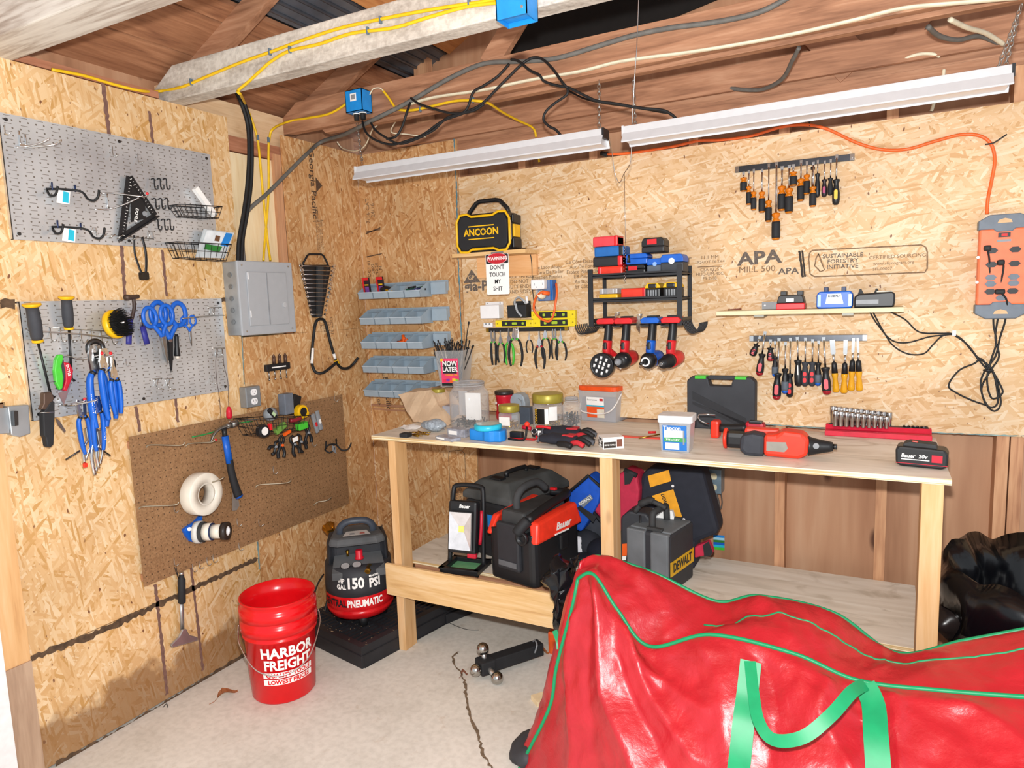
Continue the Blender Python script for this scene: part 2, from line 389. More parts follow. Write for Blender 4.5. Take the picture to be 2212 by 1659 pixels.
grey_p = mat('grey_plastic','#8d9196',.45); panel_grey = mat('panel_grey_enamel','#a7abb0',.42,var=.03); bin_grey = mat('bin_grey_blue','#9fb0bd',.42,var=.05)
kraft = mat('kraft_paper','#d8bc9c',.85,var=.15,scale=8); paper = mat('white_paper','#efeeec',.8,var=.04); tape_w = mat('tape_white','#ece6d8',.35,var=.05)
cable_y = mat('yellow_cable','#ecc01c',.45); cable_w = mat('cream_cable','#e4dcc2',.55); cable_g = mat('grey_cable','#6b6a66',.6,var=.2); cable_o = mat('orange_cable','#f26a2c',.4)
# ================================================================= THE BUILDING
S = 'structure'
def struct(name,mb,m,**k): return tag(mb.build(name,m,**k),kind=S)
_tn = [0]
def trim(mb,m,**k): _tn[0] += 1; return struct('trim_%d' % _tn[0],mb,m,**k)
struct('floor',MB().b2((-.3,-5.2,-.12),(5.2,.3,0)),m_floor)
# cracks in the slab: a thin dark line of dirt following the real crack
def crack(pts,r,m,seed):
    random.seed(seed); P = [atZ(*p) for p in pts]; Q = catmull(P,7); vs = []; fs = []
    for i,p in enumerate(Q):
        d = (Q[min(i+1,len(Q)-1)]-Q[max(i-1,0)]).normalized(); s = Vector((-d.y,d.x,0)); ww = r*rnd(.3,1.5); j = s*rnd(-1,1)*r
        vs += [p+j-s*ww+Vector((0,0,.0012)),p+j+s*ww+Vector((0,0,.0012))]
    for i in range(len(Q)-1): fs.append((2*i,2*i+1,2*i+3,2*i+2))
    return MB().add(vs,fs)
mk = mat('crack_dirt','#7d6a55',.95,var=.4,scale=60)
trim(crack([(990,1408),(978,1425),(1000,1462),(1005,1490),(1010,1530),(1030,1580),(1043,1625),(1062,1660)],.005,mk,2),mk)
# left wall: studs, boards, sheets (surface plane x = 0)
lw = MB()
def lw_sheet(y0,y1,z0,z1,t=.011,x=0): return MB().b2((x-t,y0,z0),(x,y1,z1))
LT = 2.47
struct('wall_left',lw_sheet(-2.10,-.871,1.667,LT),osb_left)
struct('wall_left',MB().b2((-.011,-2.10,1.335),(0,-1.885,1.663)).b2((-.011,-1.885,.4365),(0,-.890,1.663)).b2((-.011,-1.905,.4365),(0,-1.885,1.27)),osb_left)
struct('wall_left',lw_sheet(-1.905,-.890,.012,.432),osb_left)
struct('wall_left',lw_sheet(-.886,-.0005,.02,1.4895),osb_gp)
struct('wall_left',MB().b2((-.011,-.553,1.4905),(0,-.0005,2.455)),osb_gp)
# pale plywood behind the electrical panel and cables, with its stud and header
trim(MB().b2((-.045,-.87,1.49),(-.03,-.60,2.33)),w_cream)
trim(MB().b2((-.10,-.60,1.49),(-.012,-.555,2.36)),w_oldz)
trim(MB().b2((-.09,-.92,2.335),(-.02,-.53,2.40)),w_old if False else w_oldy)
trim(MB().b2((-.09,-1.15,2.40),(-.035,-.50,2.55)),wood('pine_header',['#c9a47c','#dcbb93','#e6caa5'],'y'))
trim(MB().b2((-.14,-2.4,.0),(-.10,.1,2.6)),w_sheath)      # outer sheathing
trim(MB().b2((-.1,-2.3,2.474),(0.0,-1.2,2.50)),w_oldy)
# left edge: door post, white frame, darker splice
pA = atX(30,1200).y
trim(MB().b2((-.05,-1.99,0),(.012,-1.907,.43)),wood('grey_stained_post',['#8f7460','#a98c74','#b99d84'],'z'))
trim(MB().b2((-.05,-1.99,.43),(.006,-1.907,1.33)),w_brightz)
trim(MB().b2((-.05,-2.14,0),(.02,-1.992,1.33)),mat('white_painted_frame','#e9e9ea',.5,var=.08))
# dark burn / marker lines on the left sheets
burn = mat('dark_line_stain','#5a4634',.9,var=.5,scale=40); plum = mat('purple_brown_line','#7a5a50',.9,var=.25,scale=50)
def wall_line(pts,wd,m,side='x',jit=.4,off=.0011,seed=1):
    random.seed(seed); f = atX if side == 'x' else atY
    P = [f(*p) for p in pts]; Q = []
    for a,b in zip(P[:-1],P[1:]):
        k = max(2,int((b-a).length/.012)); Q += [a.lerp(b,i/k) for i in range(k)]
    Q.append(P[-1]); vs = []; fs = []; o = Vector((off,0,0)) if side == 'x' else Vector((0,-off,0)); nrm = o.normalized()
    for i,p in enumerate(Q):
        d = (Q[min(i+1,len(Q)-1)]-Q[max(i-1,0)]).normalized(); s = d.cross(nrm); a = wd/2*(1+rnd(-jit,jit)); b = wd/2*(1+rnd(-jit,jit))
        vs += [p+o-s*a,p+o+s*b]
    for i in range(len(Q)-1): fs.append((2*i,2*i+1,2*i+3,2*i+2))
    return MB().add(vs,fs)
trim(wall_line([(66,1422),(200,1372),(300,1325),(430,1265),(555,1208)],.022,burn,jit=.6,seed=3),burn)
trim(wall_line([(222,180),(236,295)],.016,plum),plum)
trim(wall_line([(322,240),(330,310)],.012,plum),plum)
trim(wall_line([(262,530),(270,645)],.014,plum),plum)
trim(wall_line([(350,540),(360,640)],.012,plum),plum)
trim(wall_line([(293,878),(302,932)],.013,plum),plum)
trim(wall_line([(378,855),(384,912)],.012,plum),plum)
trim(wall_line([(335,1262),(348,1380),(361,1500)],.014,plum),plum)
trim(wall_line([(412,1225),(425,1330),(438,1448)],.012,plum),plum)
trim(wall_line([(0,655),(32,657)],.03,burn),burn); trim(wall_line([(478,647),(514,650)],.018,burn),burn)
trim(wall_line([(120,1652),(240,1590),(370,1512),(540,1408)],.022,burn,jit=.5,seed=5),burn)
seal = mat('blue_green_sealer','#7f9c9c',.8,var=.4,scale=30)
trim(wall_line([(556,1170),(560,1230)],.008,seal,off=.0016),seal); trim(wall_line([(522,725),(527,830)],.005,seal,off=.0016),seal)
# back wall: sheets (surface plane y = 0), studs and outer sheathing behind
BT = atY(1712,286).z
struct('wall_back',MB().b2((.0,0,1.05),(.655,.011,2.447)),osb_gp)
struct('wall_back',MB().b2((.0,.0,.0),(.62,.011,1.035)).b2((.62,0,.35),(.70,.011,1.035)),osb_gp)
struct('wall_back',MB().b2((.658,0,1.043),(3.10,.011,BT)),osb_back)
struct('wall_back',MB().b2((3.103,0,1.043),(5.0,.011,BT)),osb_back)
struct('wall_back',MB().b2((-.05,.10,0),(5.1,.112,3.9)),w_sheath)
trim(wall_line([(981,300),(986,400),(990,560),(997,720),(1003,900)],.007,seal,'y',.6),mat('blue_sealer','#5f8a98',.8,var=.4,scale=30))
trim(wall_line([(1560,911),(1800,926),(2212,942)],.004,seal,'y',.8),seal)
trim(wall_line([(806,883),(960,893)],.01,w_old,'y',.1),w_old)
for x0,x1 in ((.62,.66),(1.0,1.04),(1.375,1.415),(1.84,1.88),(2.21,2.25),(2.60,2.64),(3.0,3.04),(3.045,3.085),(3.45,3.49),(3.9,3.94)):
    trim(MB().b2((x0,.0115,.0405),(x1,.099,2.384)),w_oldz)
trim(MB().b2((0,.0115,2.385),(5,.099,2.425)),w_old)
trim(MB().b2((0,.0115,2.4255),(5,.099,2.46)),w_old)
trim(MB().b2((.6,.0115,0),(5,.099,.04)),w_old)
# strip of wood under the bins at the left, and a patch
trim(MB().b2((.0,-.0,1.036),(.62,.013,1.049)),w_old)
# gable above the plate: studs and diagonal braces
trim(MB().prism([(.92,2.80),(1.30,3.5),(2.4,3.5),(2.12,2.90),(1.45,2.78),(1.25,2.76),(1.16,2.84),(1.05,2.74)],.088,.098,'y'),mat('tar_paper_attic_dark','#151312',.9,var=.2))  # added near-black panel, the dark of the attic put into its colour
for x0 in (.4,3.3,3.8): trim(MB().b2((x0,.02,2.46),(x0+.09,.06,3.3)),w_oldz)
def beam(p,q,wd,ht,m,mb=None):   # board between two points; ht measured in the vertical plane, wd along y
    p,q = Vector(p),Vector(q); x = (q-p).normalized(); y = Vector((0,1,0)); z = x.cross(y).normalized(); y = z.cross(x)
    mb = mb or MB(); vs = [a+y*(i*wd/2)+z*(j*ht/2) for a in (p,q) for i in (-1,1) for j in (-1,1)]
    return mb.add(vs,[(0,1,3,2),(4,6,7,5),(0,4,5,1),(2,3,7,6),(0,2,6,4),(1,5,7,3)])
trim(beam(atY(1650,-60,.02),atY(1850,150,.02),.038,.14,w_old),w_old)
trim(beam(atY(2025,-20,.03),atY(1925,130,.03),.038,.085,w_old),w_old)
trim(beam((.3,-.02,2.5),(4.8,-.02,2.5),.02,.10,w_old),w_old)
# ceiling joists
def joist(x0,x1,ya,yb,z0,z1,m,cut=.14,rag=False,seed=4):
    # clipped at the eave on the left, edges of the bottom face a little ragged when rag
    poly = [(x0-cut*.9,z0+.02),(x0-cut*.9+.02,z0),(x1,z0),(x1,z1),(x0+.06,z1)]
    return MB().prism(poly,ya,yb,'y')
trim(joist(-.02,4.6,-1.16,-1.085,2.47,2.605,m_white_joist),m_white_joist,bevel=.004)
trim(joist(-.02,4.6,-1.87,-1.735,2.47,2.64,wood('grey_painted_joist',['#9b8c80','#b7aca0','#d4cec4','#ded9cf'],'x',rough=.9)),None) if False else None
gj = wood('grey_painted_joist',['#9b8c80','#b7aca0','#d4cec4','#ded9cf'],'x',rough=.9)
trim(joist(-.02,4.6,-1.87,-1.735,2.47,2.64,gj),gj,bevel=.004)
trim(joist(.0,4.8,-.50,-.462,2.47,2.61,w_old),w_old,bevel=.002)
trim(joist(.3,4.8,-.458,-.42,2.455,2.60,w_old),w_old,bevel=.002)
# roof: boards on a slope rising to the right, eave on the left wall, a strip of sheet metal
M_ = .5; Z0 = 2.62
rz = lambda x: Z0+M_*x
x = -.30; k = 0
random.seed(11)
while x < 4.4:
    wdt = .185
    if .32 <= x+.01 < .56: nx = .57
    else: nx = x+wdt
    if x < .32 < nx: nx = .34
    metal_here = .33 < x < .5
    m = mat('roofing_sheet','#77808c',.45,.7,var=.2,scale=12) if metal_here else (w_deck if x < .33 or k % 3 else w_deck2)
    if .55 < x < 1.1: m = w_deck2
    g = .004; mb = MB(); a,b = x+g,nx-g
    zz = .02 if metal_here else 0
    mb.add([(a,-3.4,rz(a)+zz),(b,-3.4,rz(b)+zz),(b,.3,rz(b)+zz),(a,.3,rz(a)+zz),(a,-3.4,rz(a)+.02+zz),(b,-3.4,rz(b)+.02+zz),(b,.3,rz(b)+.02+zz),(a,.3,rz(a)+.02+zz)],
           [(0,1,2,3),(4,7,6,5),(0,4,5,1),(1,5,6,2),(2,6,7,3),(3,7,4,0)])
    struct('ceiling',mb,m)
    x = nx; k += 1
tarp = mat('tar_paper_attic_dark','#151312',.9,var=.2)
struct('ceiling',MB().add([(-.3,-3.4,rz(-.3)+.045),(4.4,-3.4,rz(4.4)+.045),(4.4,.3,rz(4.4)+.045),(-.3,.3,rz(-.3)+.045)],[(0,1,2,3)]),tarp)
# corrugation ribs on the metal strip
rb = MB()
for i in range(5): xx = .37+i*.045; rb.tube([(xx,-3.3,rz(xx)+.018),(xx,.25,rz(xx)+.018)],.008,6)
trim(rb,mat('roofing_sheet','#77808c'))
for yy in (-1.06,-.40,-1.70): trim(beam((-.25,yy,rz(-.25)-.05),(3.2,yy,rz(3.2)-.05),.038,.09,w_old),w_old)   # rafters beside the joists
# truss webs over the bench
trim(beam((1.12,-.46,2.60),(1.75,-.46,3.30),.03,.09,w_old),w_old)
trim(beam((2.3,-1.05,2.6),(1.8,-1.05,3.3),.03,.09,w_old),w_old)
# ================================================================= WALL FRAMES
class Wf:   # local x = right along the wall, y = into the wall, z = up
    def __init__(s,side,px,py,out=0):
        s.side = side; s.o = atX(px,py,out) if side == 'L' else atY(px,py,-out); s.rz = PI/2 if side == 'L' else 0
    def q(s,px,py,out=0):
        if s.side == 'L': P = atX(px,py,out)-s.o; return Vector((P.y,-P.x,P.z))
        P = atY(px,py,-out)-s.o; return Vector((P.x,P.y,P.z))
    def thing(s,name,label,cat,group=None,tilt=0): return thing(name,label,cat,s.o,(0,tilt,s.rz),group)
    def solo(s,mb,name,m,label,cat,group=None,tilt=0,**k):
        o = mb.build(name,m,**k); o.location = s.o; o.rotation_euler = (0,tilt,s.rz); return tag(o,label,cat,group)
    def tube(s,pts,r,n=6,smooth=4,mb=None,**k): return (mb or MB()).tube([s.q(*p) for p in pts],r,n,smooth,**k)
def dist(a,b): return (Vector(a)-Vector(b)).length

# ---- generic hand tools: local frame, hanging down from z = 0, seen from -y
def shade(fn,n=10): return fn
def screwdriver(loc,rz,L,H,D,body,label,group,grip=None,cap=None,tip='flat',tilt=0,shaft=None,bulb=False,insert=None,cat='screwdriver',out=.010,name='screwdriver'):
    r = thing(name,label,cat,loc,(0,tilt,rz),group)
    sm = shaft or chrome; sr = max(.0022,D*.11)
    mb = MB(); mb.cyl((0,-out,-.012),(0,-out,-L),sr,n=10)
    if tip == 'flat': mb.box((0,-out,-.008),(sr*3.6,sr*.9,.018),taper=.75)
    else: mb.lathe([(sr*.2,0),(sr,.012)],(0,-out,0),(0,-out,-1),8)
    mb.build('shaft',sm,r); d = D/2
    if bulb:   # fluted acetate neck then black sleeve
        mb = MB(); mb.lathe([(d*.45,0),(d*.95,H*.03),(d*1.0,H*.10),(d*.62,H*.17),(d*.62,H*.22),(d*.95,H*.30),(d*.9,H*.34),(d*.8,H*.36),(d*.8,H*.92),(d*.9,H*.93),(d*.85,H*.97),(d*.5,H)],(0,-out,-L),(0,-out,-L-1),16); mb.build('handle',body,r)
        MB().lathe([(d*.95,H*.33),(d*1.02,H*.40),(d*1.02,H*.85),(d*.96,H*.93)],(0,-out,-L),(0,-out,-L-1),16).build('grip_sleeve',grip,r)
    else:
        MB().lathe([(d*.55,0),(d*.95,H*.02),(d*.9,H*.07),(d*.62,H*.17),(d*.72,H*.30),(d*1.0,H*.55),(d*1.0,H*.82),(d*.85,H*.94),(d*.4,H)],(0,-out,-L),(0,-out,-L-1),16).build('handle',body,r)
        if insert:
            for a,b in (((.42,.80),) if insert[1] == 1 else ((.40,.58),(.64,.84))):
                MB().prism([(x,z) for x,z in rrect(d*.9,(b-a)*H,d*.42,cx=0,cy=-L-H*(a+b)/2)],-out-d*1.12,-out-d*.7,'y').build('grip_insert',insert[0],r)
        if grip: MB().lathe([(d*1.01,H*.52),(d*1.05,H*.58),(d*1.05,H*.80),(d*.9,H*.91)],(0,-out,-L),(0,-out,-L-1),16).build('grip_sleeve',grip,r)
        if cap: MB().lathe([(d*.95,H*.86),(d*.9,H*.93),(d*.6,H*.99),(d*.1,H*1.02)],(0,-out,-L),(0,-out,-L-1),16).build('end_cap',cap,r)
    return r
def pliers(loc,rz,L,label,group,kind='needle',col=None,trimc=None,tilt=0,spread=.16,cat='pliers',name='pliers',out=.012,hr=None):
    r = thing(name,label,cat,loc,(0,tilt,rz),group); hr = hr or L*.034
    J = L*(.42 if kind == 'needle' else .34 if kind == 'slip' else .30); w_ = L*.045 if kind == 'needle' else L*.07
    hd = MB()
    for s_ in (-1,1):
        if kind == 'needle': poly = [(s_*.001,0),(s_*L*.012,0),(s_*L*.026,-J*.45),(s_*L*.055,-J*.62),(s_*L*.06,-J*.85),(s_*L*.03,-J),(s_*.0,-J*.98)]
        elif kind == 'slip': poly = [(s_*L*.02,-J*.05),(s_*L*.055,0),(s_*L*.085,-J*.3),(s_*L*.08,-J*.55),(s_*L*.06,-J),(s_*.002,-J),(s_*.004,-J*.5),(s_*L*.03,-J*.3)]
        elif kind == 'lines': poly = [(s_*.001,0),(s_*L*.045,-J*.02),(s_*L*.062,-J*.4),(s_*L*.08,-J*.6),(s_*L*.07,-J*.9),(s_*L*.03,-J*1.1),(0,-J*1.05)]
        else: poly = [(s_*.001,0),(s_*L*.035,-J*.1),(s_*L*.075,-J*.45),(s_*L*.07,-J*.8),(s_*L*.03,-J),(0,-J)]
        hd.prism(poly if s_ > 0 else poly[::-1],-out-L*.022,-out+L*.012,'y')
    hd.cyl((0,-out-L*.03,-J*.78),(0,-out+L*.016,-J*.78),L*.032,n=12)
    hd.build('jaws',chrome if kind != 'slip' else steel,r)
    for s_ in (-1,1):
        a = spread
        pts = [(s_*L*.03,-out,-J*.92),(s_*L*(.05+a*.25),-out,-J-L*.06),(s_*L*(.03+a*.48),-out,-J-(L-J)*.45),(s_*L*(.02+a*.5),-out,-J-(L-J)*.75),(s_*L*(.01+a*.40),-out,-L)]
        MB().tube(pts,lambda t: hr*(.8+.35*math.sin(t*PI)),8,5,flat=.85).build('handle',col,r)
        if trimc:
            P = catmull(pts,5); MB().tube([p+Vector((0,-.0012,0)) for p in P[1:4]],hr*1.02,8,flat=.85).build('collar',trimc,r)
    return r
def scissors(loc,rz,L,label,group,m,tilt=0,blade=None,out=.014):
    r = thing('scissors',label,'scissors',loc,(0,tilt,rz),group)
    for s_ in (-1,1):
        cx = s_*L*.15
        h = MB().tube([(cx+math.cos(a)*L*.115,-out-.002*s_,-L*.17+math.sin(a)*L*.16) for a in [2*PI*k/14 for k in range(14)]],L*.035,8,2,closed=True,flat=.8)
        h.tube([(cx-s_*L*.03,-out-.002*s_,-L*.31),(s_*L*.05,-out,-L*.42),(0,-out,-L*.52)],L*.035,8,3); h.build('handle',m,r)
        MB().prism([(-s_*L*.02,-L*.48),(s_*L*.05,-L*.48),(s_*L*.035,-L*.75),(s_*L*.006,-L),(-s_*L*.012,-L*.9)],-out-.001-.0015*s_,-out+.001-.0015*s_,'y').build('blade',blade or steel,r)
    MB().cyl((0,-out-.006,-L*.54),(0,-out,-L*.54),L*.028,n=12).build('pivot',chrome,r)
    return r

# ================================================================= LEFT WALL: PEGBOARDS
def board(px,py,w_,h,t,m,name,label,cat):
    f = Wf('L',px,py); r = f.thing(name,label,cat); g = .013
    MB().b2((0,-g-t,0),(w_,-g,h)).build('panel',m,r)
    if m is m_peg:
        fl = MB(); fl.b2((0,-g,0),(w_,-.001,.002)); fl.b2((0,-g,h-.002),(w_,-.001,h)); fl.b2((0,-g-t,0),(.002,-.001,h)); fl.b2((w_-.002,-g,0),(w_,-.001,h)); fl.build('flange',mat('bare_zinc_edge','#d5d6d6',.3,.8),r)
        for a,b in ((.02,.02),(w_/2,.02),(w_-.02,.02),(.02,h-.02),(w_/2,h-.02),(w_-.02,h-.02)):
            MB().cyl((a,-g-t-.003,b),(a,-g,b),.006,n=10).build('screw',darksteel,r)
    else: MB().b2((.0,-g,.02),(w_,-.001,.05)).b2((0,-g,h-.05),(w_,-.001,h-.02)).build('furring_strip',w_old,r)
    return r
upper = board(23,518,.8176,.4117,.003,m_peg,'metal_pegboard','galvanised metal pegboard with speed square and bike hooks, highest on the left wall','pegboard')
mid = board(66,909,.8199,.410,.003,m_peg,'metal_pegboard','galvanised metal pegboard hung with scissors and blue pliers beside the electrical panel','pegboard')
brown = board(306,1266,1.22,.61,.005,m_hardboard,'hardboard_pegboard','brown hardboard pegboard holding the hammer and tape rolls low on the left wall','pegboard')
PO = .017   # board face
def hookobj(pts,r,m,name,label,cat='hook',group=None,pegs=(),tip=None,extra=None,plate=None):
    f = Wf('L',pts[0][0],pts[0][1],PO); mb = f.tube(pts,r,6,4)
    for p in pegs: f.tube(p,r,6,3,mb=mb)
    if tip or extra or plate:
        t = f.thing(name,label,cat,group); mb.build('rod',m,t)
        if tip:
            for p in tip: MB().sphere(f.q(*p),r*2.0,10).build('tip',red,t)
        if extra: extra(f,t)
        return t
    return f.solo(mb,name,m,label,cat,group)
def jhook(px,py,s=1.0,m=zinc,label='',group=None,k=1):
    a = 10*s
    return hookobj([(px,py-a,PO),(px,py-a*.3,PO+.006),(px+a*.15,py+a*.8,PO+.014),(px+a*.7,py+a*1.1,PO+.03),(px+a*1.3,py+a*.6,PO+.036)],.0017,m,'pegboard_hook',label,'hook',group)
G1 = 'small wire hooks on the pegboards'
jhook(10,280,1,zinc,'small bright wire hook in the top left corner of the upper metal pegboard',G1)
jhook(243,327,1,zinc,'small bright wire hook under the middle top edge of the upper metal pegboard',G1)
jhook(298,342,1,zinc,'small bright wire hook just above the speed square',G1)
hookobj([(34,318,PO),(60,316,.03),(90,308,.06),(108,299,.075)],.0028,chrome,'prong_hook','bright chrome two-pronged hook at the top left of the upper metal pegboard','hook',None,
        pegs=[[(55,318,.02),(90,316,.05),(122,311,.075),(133,302,.08)],[(40,282,PO),(45,318,.02)],[(54,291,PO),(57,318,.02)]],plate=1,
        extra=lambda f,t: MB().box((f.q(58,316,.024)),(.045,.006,.008)).build('plate',chrome,t))
def bikehook(A,label):
    x,y = A
    def ex(f,t):
        c = MB(); c.add([f.q(x+25,y+2,.05),f.q(x+52,y+6,.05),f.q(x+50,y+34,.05),f.q(x+22,y+30,.05)],[(0,1,2,3)]); c.build('hang_tag',white_p,t)
        c = MB(); c.add([f.q(x+37,y+5,.0506),f.q(x+49,y+8,.0506),f.q(x+48,y+31,.0506),f.q(x+35,y+28,.0506)],[(0,1,2,3)]); c.build('tag_stripe',cyan,t)
        MB().tube([f.q(x+12,y-14,PO),f.q(x+13,y+2,PO+.01)],.003,6).build('peg',navy,t); MB().tube([f.q(x+62,y-8,PO),f.q(x+63,y+6,PO+.01)],.003,6).build('peg',navy,t)
    return hookobj([(x,y,PO+.005),(x+40,y+1,.03),(x+76,y+6,.05),(x+90,y+22,.07),(x+104,y+25,.09),(x+112,y+16,.10),(x+114,y+2,.105)],.0042,rubber,'bike_hook',label,'hook','black coated bike hooks on the metal pegboard',
                   pegs=[[(x+2,y+4,.02),(x+8,y+14,.05),(x+20,y+12,.07),(x+25,y-6,.08)]],extra=ex,plate=1)
bikehook((100,408),'black rubber-coated bike hook with a white tag, left of the speed square')
bikehook((112,490),'black rubber-coated bike hook with a white tag, near the bottom edge of the upper pegboard')
hookobj([(212,428,PO),(225,417,.02),(260,419,.06),(300,424,.10),(314,425,.11),(318,418,.113)],.0028,chrome,'double_hook','long chrome double hook with a red tip behind the speed square','hook',None,
        pegs=[[(205,452,PO),(233,452,.02),(270,441,.06),(300,427,.10)],[(231,418,.02),(233,452,.02)]],tip=[(318,418,.114)])
G2 = 'small black hooks right of the speed square'
for row,(yy,xs,nm) in enumerate(((398,(330,343,356),'top'),(441,(333,346,359),'middle'),(486,(338,352,364),'bottom'))):
    for i,xx in enumerate(xs):
        hookobj([(xx-3,yy-10,PO),(xx-2,yy-12,PO+.012),(xx+3,yy-11,PO+.02),(xx+4,yy+2,PO+.022),(xx+6,yy+10,PO+.03),(xx+11,yy+9,PO+.036),(xx+11,yy+2,PO+.038)],.0026,black,'pegboard_hook',
                'small black curled hook, %s of the %s row right of the speed square' % (('left','middle','right')[i],nm),'hook',G2)
# speed square
f = Wf('L',279,372,.035); t = f.thing('speed_square','black triangular speed square hanging on the upper metal pegboard','square')
a,b,c = f.q(279,372,.035),f.q(259,520,.035),f.q(341,467,.035)
def tri(k0,y0,y1,mb):
    g = (a+b+c)/3; P = [g+(p-g)*k0 for p in (a,b,c)]; return mb.prism([(p.x,p.z) for p in P],y0,y1,'y')
# frame of the triangle with two open slots: four strips
def strip(p,q_,w1,mb,y=0,th=.003):
    p,q_ = Vector(p),Vector(q_); d = (q_-p).normalized(); s_ = Vector((0,1,0)).cross(d)*w1/2
    P = [p-s_,q_-s_,q_+s_,p+s_]; return mb.add([v+Vector((0,y+k,0)) for k in (0,th) for v in P],[(0,3,2,1),(4,5,6,7),(0,1,5,4),(1,2,6,5),(2,3,7,6),(3,0,4,7)])
mb = MB(); inn = (a+b+c)/3
def ins(p,k): return p.lerp(inn,k)
strip(ins(a,.12),ins(b,.12),.028,mb); strip(ins(a,.12),ins(c,.12),.024,mb); strip(ins(b,.12),ins(c,.12),.020,mb)
m1 = a.lerp(b,.40).lerp(c,.28); m2 = a.lerp(b,.90).lerp(c,.22)
mb.prism([(v.x,v.z) for v in (ins(a,.25),b.lerp(c,.30).lerp(a,.18),c.lerp(a,.12).lerp(b,.25),c.lerp(a,.4).lerp(b,.06))],.0,.003,'y')
mb.build('blade',black,t)
mb = MB(); strip(b,c,.006,mb,y=-.010,th=.022); mb.build('fence',black,t)
mb = MB()
for p,q_,n,off in ((a,b,22,.006),(a,c,16,.006)):
    d = (q_-p).normalized(); s_ = Vector((0,1,0)).cross(d); s_ = s_ if s_.dot(inn-p) > 0 else -s_
    for i in range(2,n-1): P = p.lerp(q_,i/n)+s_*off; strip(P,P+s_*(.010 if i % 4 == 0 else .005),.0016,mb,y=-.0006,th=.0005)
dirn = (b-a).normalized(); ang = math.atan2(dirn.z,dirn.x)
cen = a.lerp(b,.62).lerp(c,.36)
mb.build('markings',white_p,t)['kind'] = 'stuff'; MB().text('DOYLE',.017,T(cen.x,-.0008,cen.z) @ Ry(-ang) @ FACE,bold=.02).build('lettering',white_p,t)
c2 = a.lerp(b,.55).lerp(c,.60); MB().cyl((c2.x,-.001,c2.z),(c2.x,0,c2.z),.010,n=18).build('emblem',grey_p,t)
# wire baskets
def basket(rim,bot,label,group,nw=8,dep=.075,ring=1):
    (x0,y0),(x1,y1) = rim; (x2,y2),(x3,y3) = bot
    f = Wf('L',x0,y0,PO); t = f.thing('wire_basket',label,'basket',group)
    A,B = f.q(x0,y0,dep+PO),f.q(x1,y1,dep+PO); Cc,D = f.q(x2,y2,dep*.8+PO),f.q(x3,y3,dep*.8+PO)
    bk = lambda p,k=1: Vector((p.x,-.003,p.z))
    rim_ = MB().tube([bk(A),A,B,bk(B)],.0022,6,closed=True).tube([bk(Cc),Cc,D,bk(D)],.0018,6,closed=True)
    for k in (.5,): rim_.tube([bk(A.lerp(Cc,k)),A.lerp(Cc,k),B.lerp(D,k),bk(B.lerp(D,k))],.0012,6,closed=True)
    rim_.build('rim',black,t)
    wr = MB()
    for i in range(nw+1): k = i/nw; wr.tube([A.lerp(B,k),Cc.lerp(D,k),bk(Cc.lerp(D,k)),bk(A.lerp(B,k))],.0013,5)
    for k in (.33,.66):
        for P,Q in ((A,Cc),(B,D)): wr.tube([P.lerp(bk(P),k),Q.lerp(bk(Q),k)],.0013,5)
    wr.build('wires',black,t); return f,t,A,B,Cc,D
basket([(388,441),(480,446)],[(400,466),(472,471)],'black wire basket holding a thin white box on the upper metal pegboard','black wire baskets')
basket([(382,522),(500,528)],[(393,556),(488,563)],'black wire basket with a plastic package at the lower right corner of the upper pegboard','black wire baskets')
f = Wf('L',445,440,.05); p0,p1 = f.q(423,406,.05),f.q(462,466,.04); d = (p1-p0); mid_ = (p0+p1)/2
f.solo(MB().box((0,0,0),(d.length,.02,.022),M=T(*mid_) @ Ry(-math.atan2(d.z,d.x))),'packet_box',white_p,'thin white box leaning in the upper wire basket','box')
f = Wf('L',465,530,.05); t = f.thing('plastic_package','clear plastic hardware package with blue stripe in the lower wire basket','package')
P = [f.q(442,495,.055),f.q(506,503,.055),f.q(486,558,.05),f.q(424,556,.05)]
MB().add(P+[p+Vector((0,.008,0)) for p in P],[(0,1,2,3),(4,7,6,5),(0,4,5,1),(1,5,6,2),(2,6,7,3),(3,7,4,0)]).build('wrapper',mat('silvery_film','#c4ccd0',.3),t)
Q = [f.q(447,498,.0565),f.q(503,505,.0565),f.q(492,533,.0565),f.q(438,524,.0565)]
MB().add(Q,[(0,1,2,3)]).build('card',mat('card_blue_white','#dfe6ea',.6),t)
Q = [f.q(488,503,.057),f.q(503,505,.057),f.q(492,533,.057),f.q(476,530,.057)]
MB().add(Q,[(0,1,2,3)]).build('card_stripe',blue_l,t)
Q = [f.q(445,527,.057),f.q(480,533,.057),f.q(474,545,.057),f.q(440,538,.057)]; MB().add(Q,[(0,1,2,3)]).build('card_band',dkgreen,t)
Q = [f.q(466,508,.057),f.q(476,510,.057),f.q(474,522,.057),f.q(463,520,.057)]; MB().add(Q,[(0,1,2,3)]).build('card_picture',mat('card_brown','#6b4a33'),t)
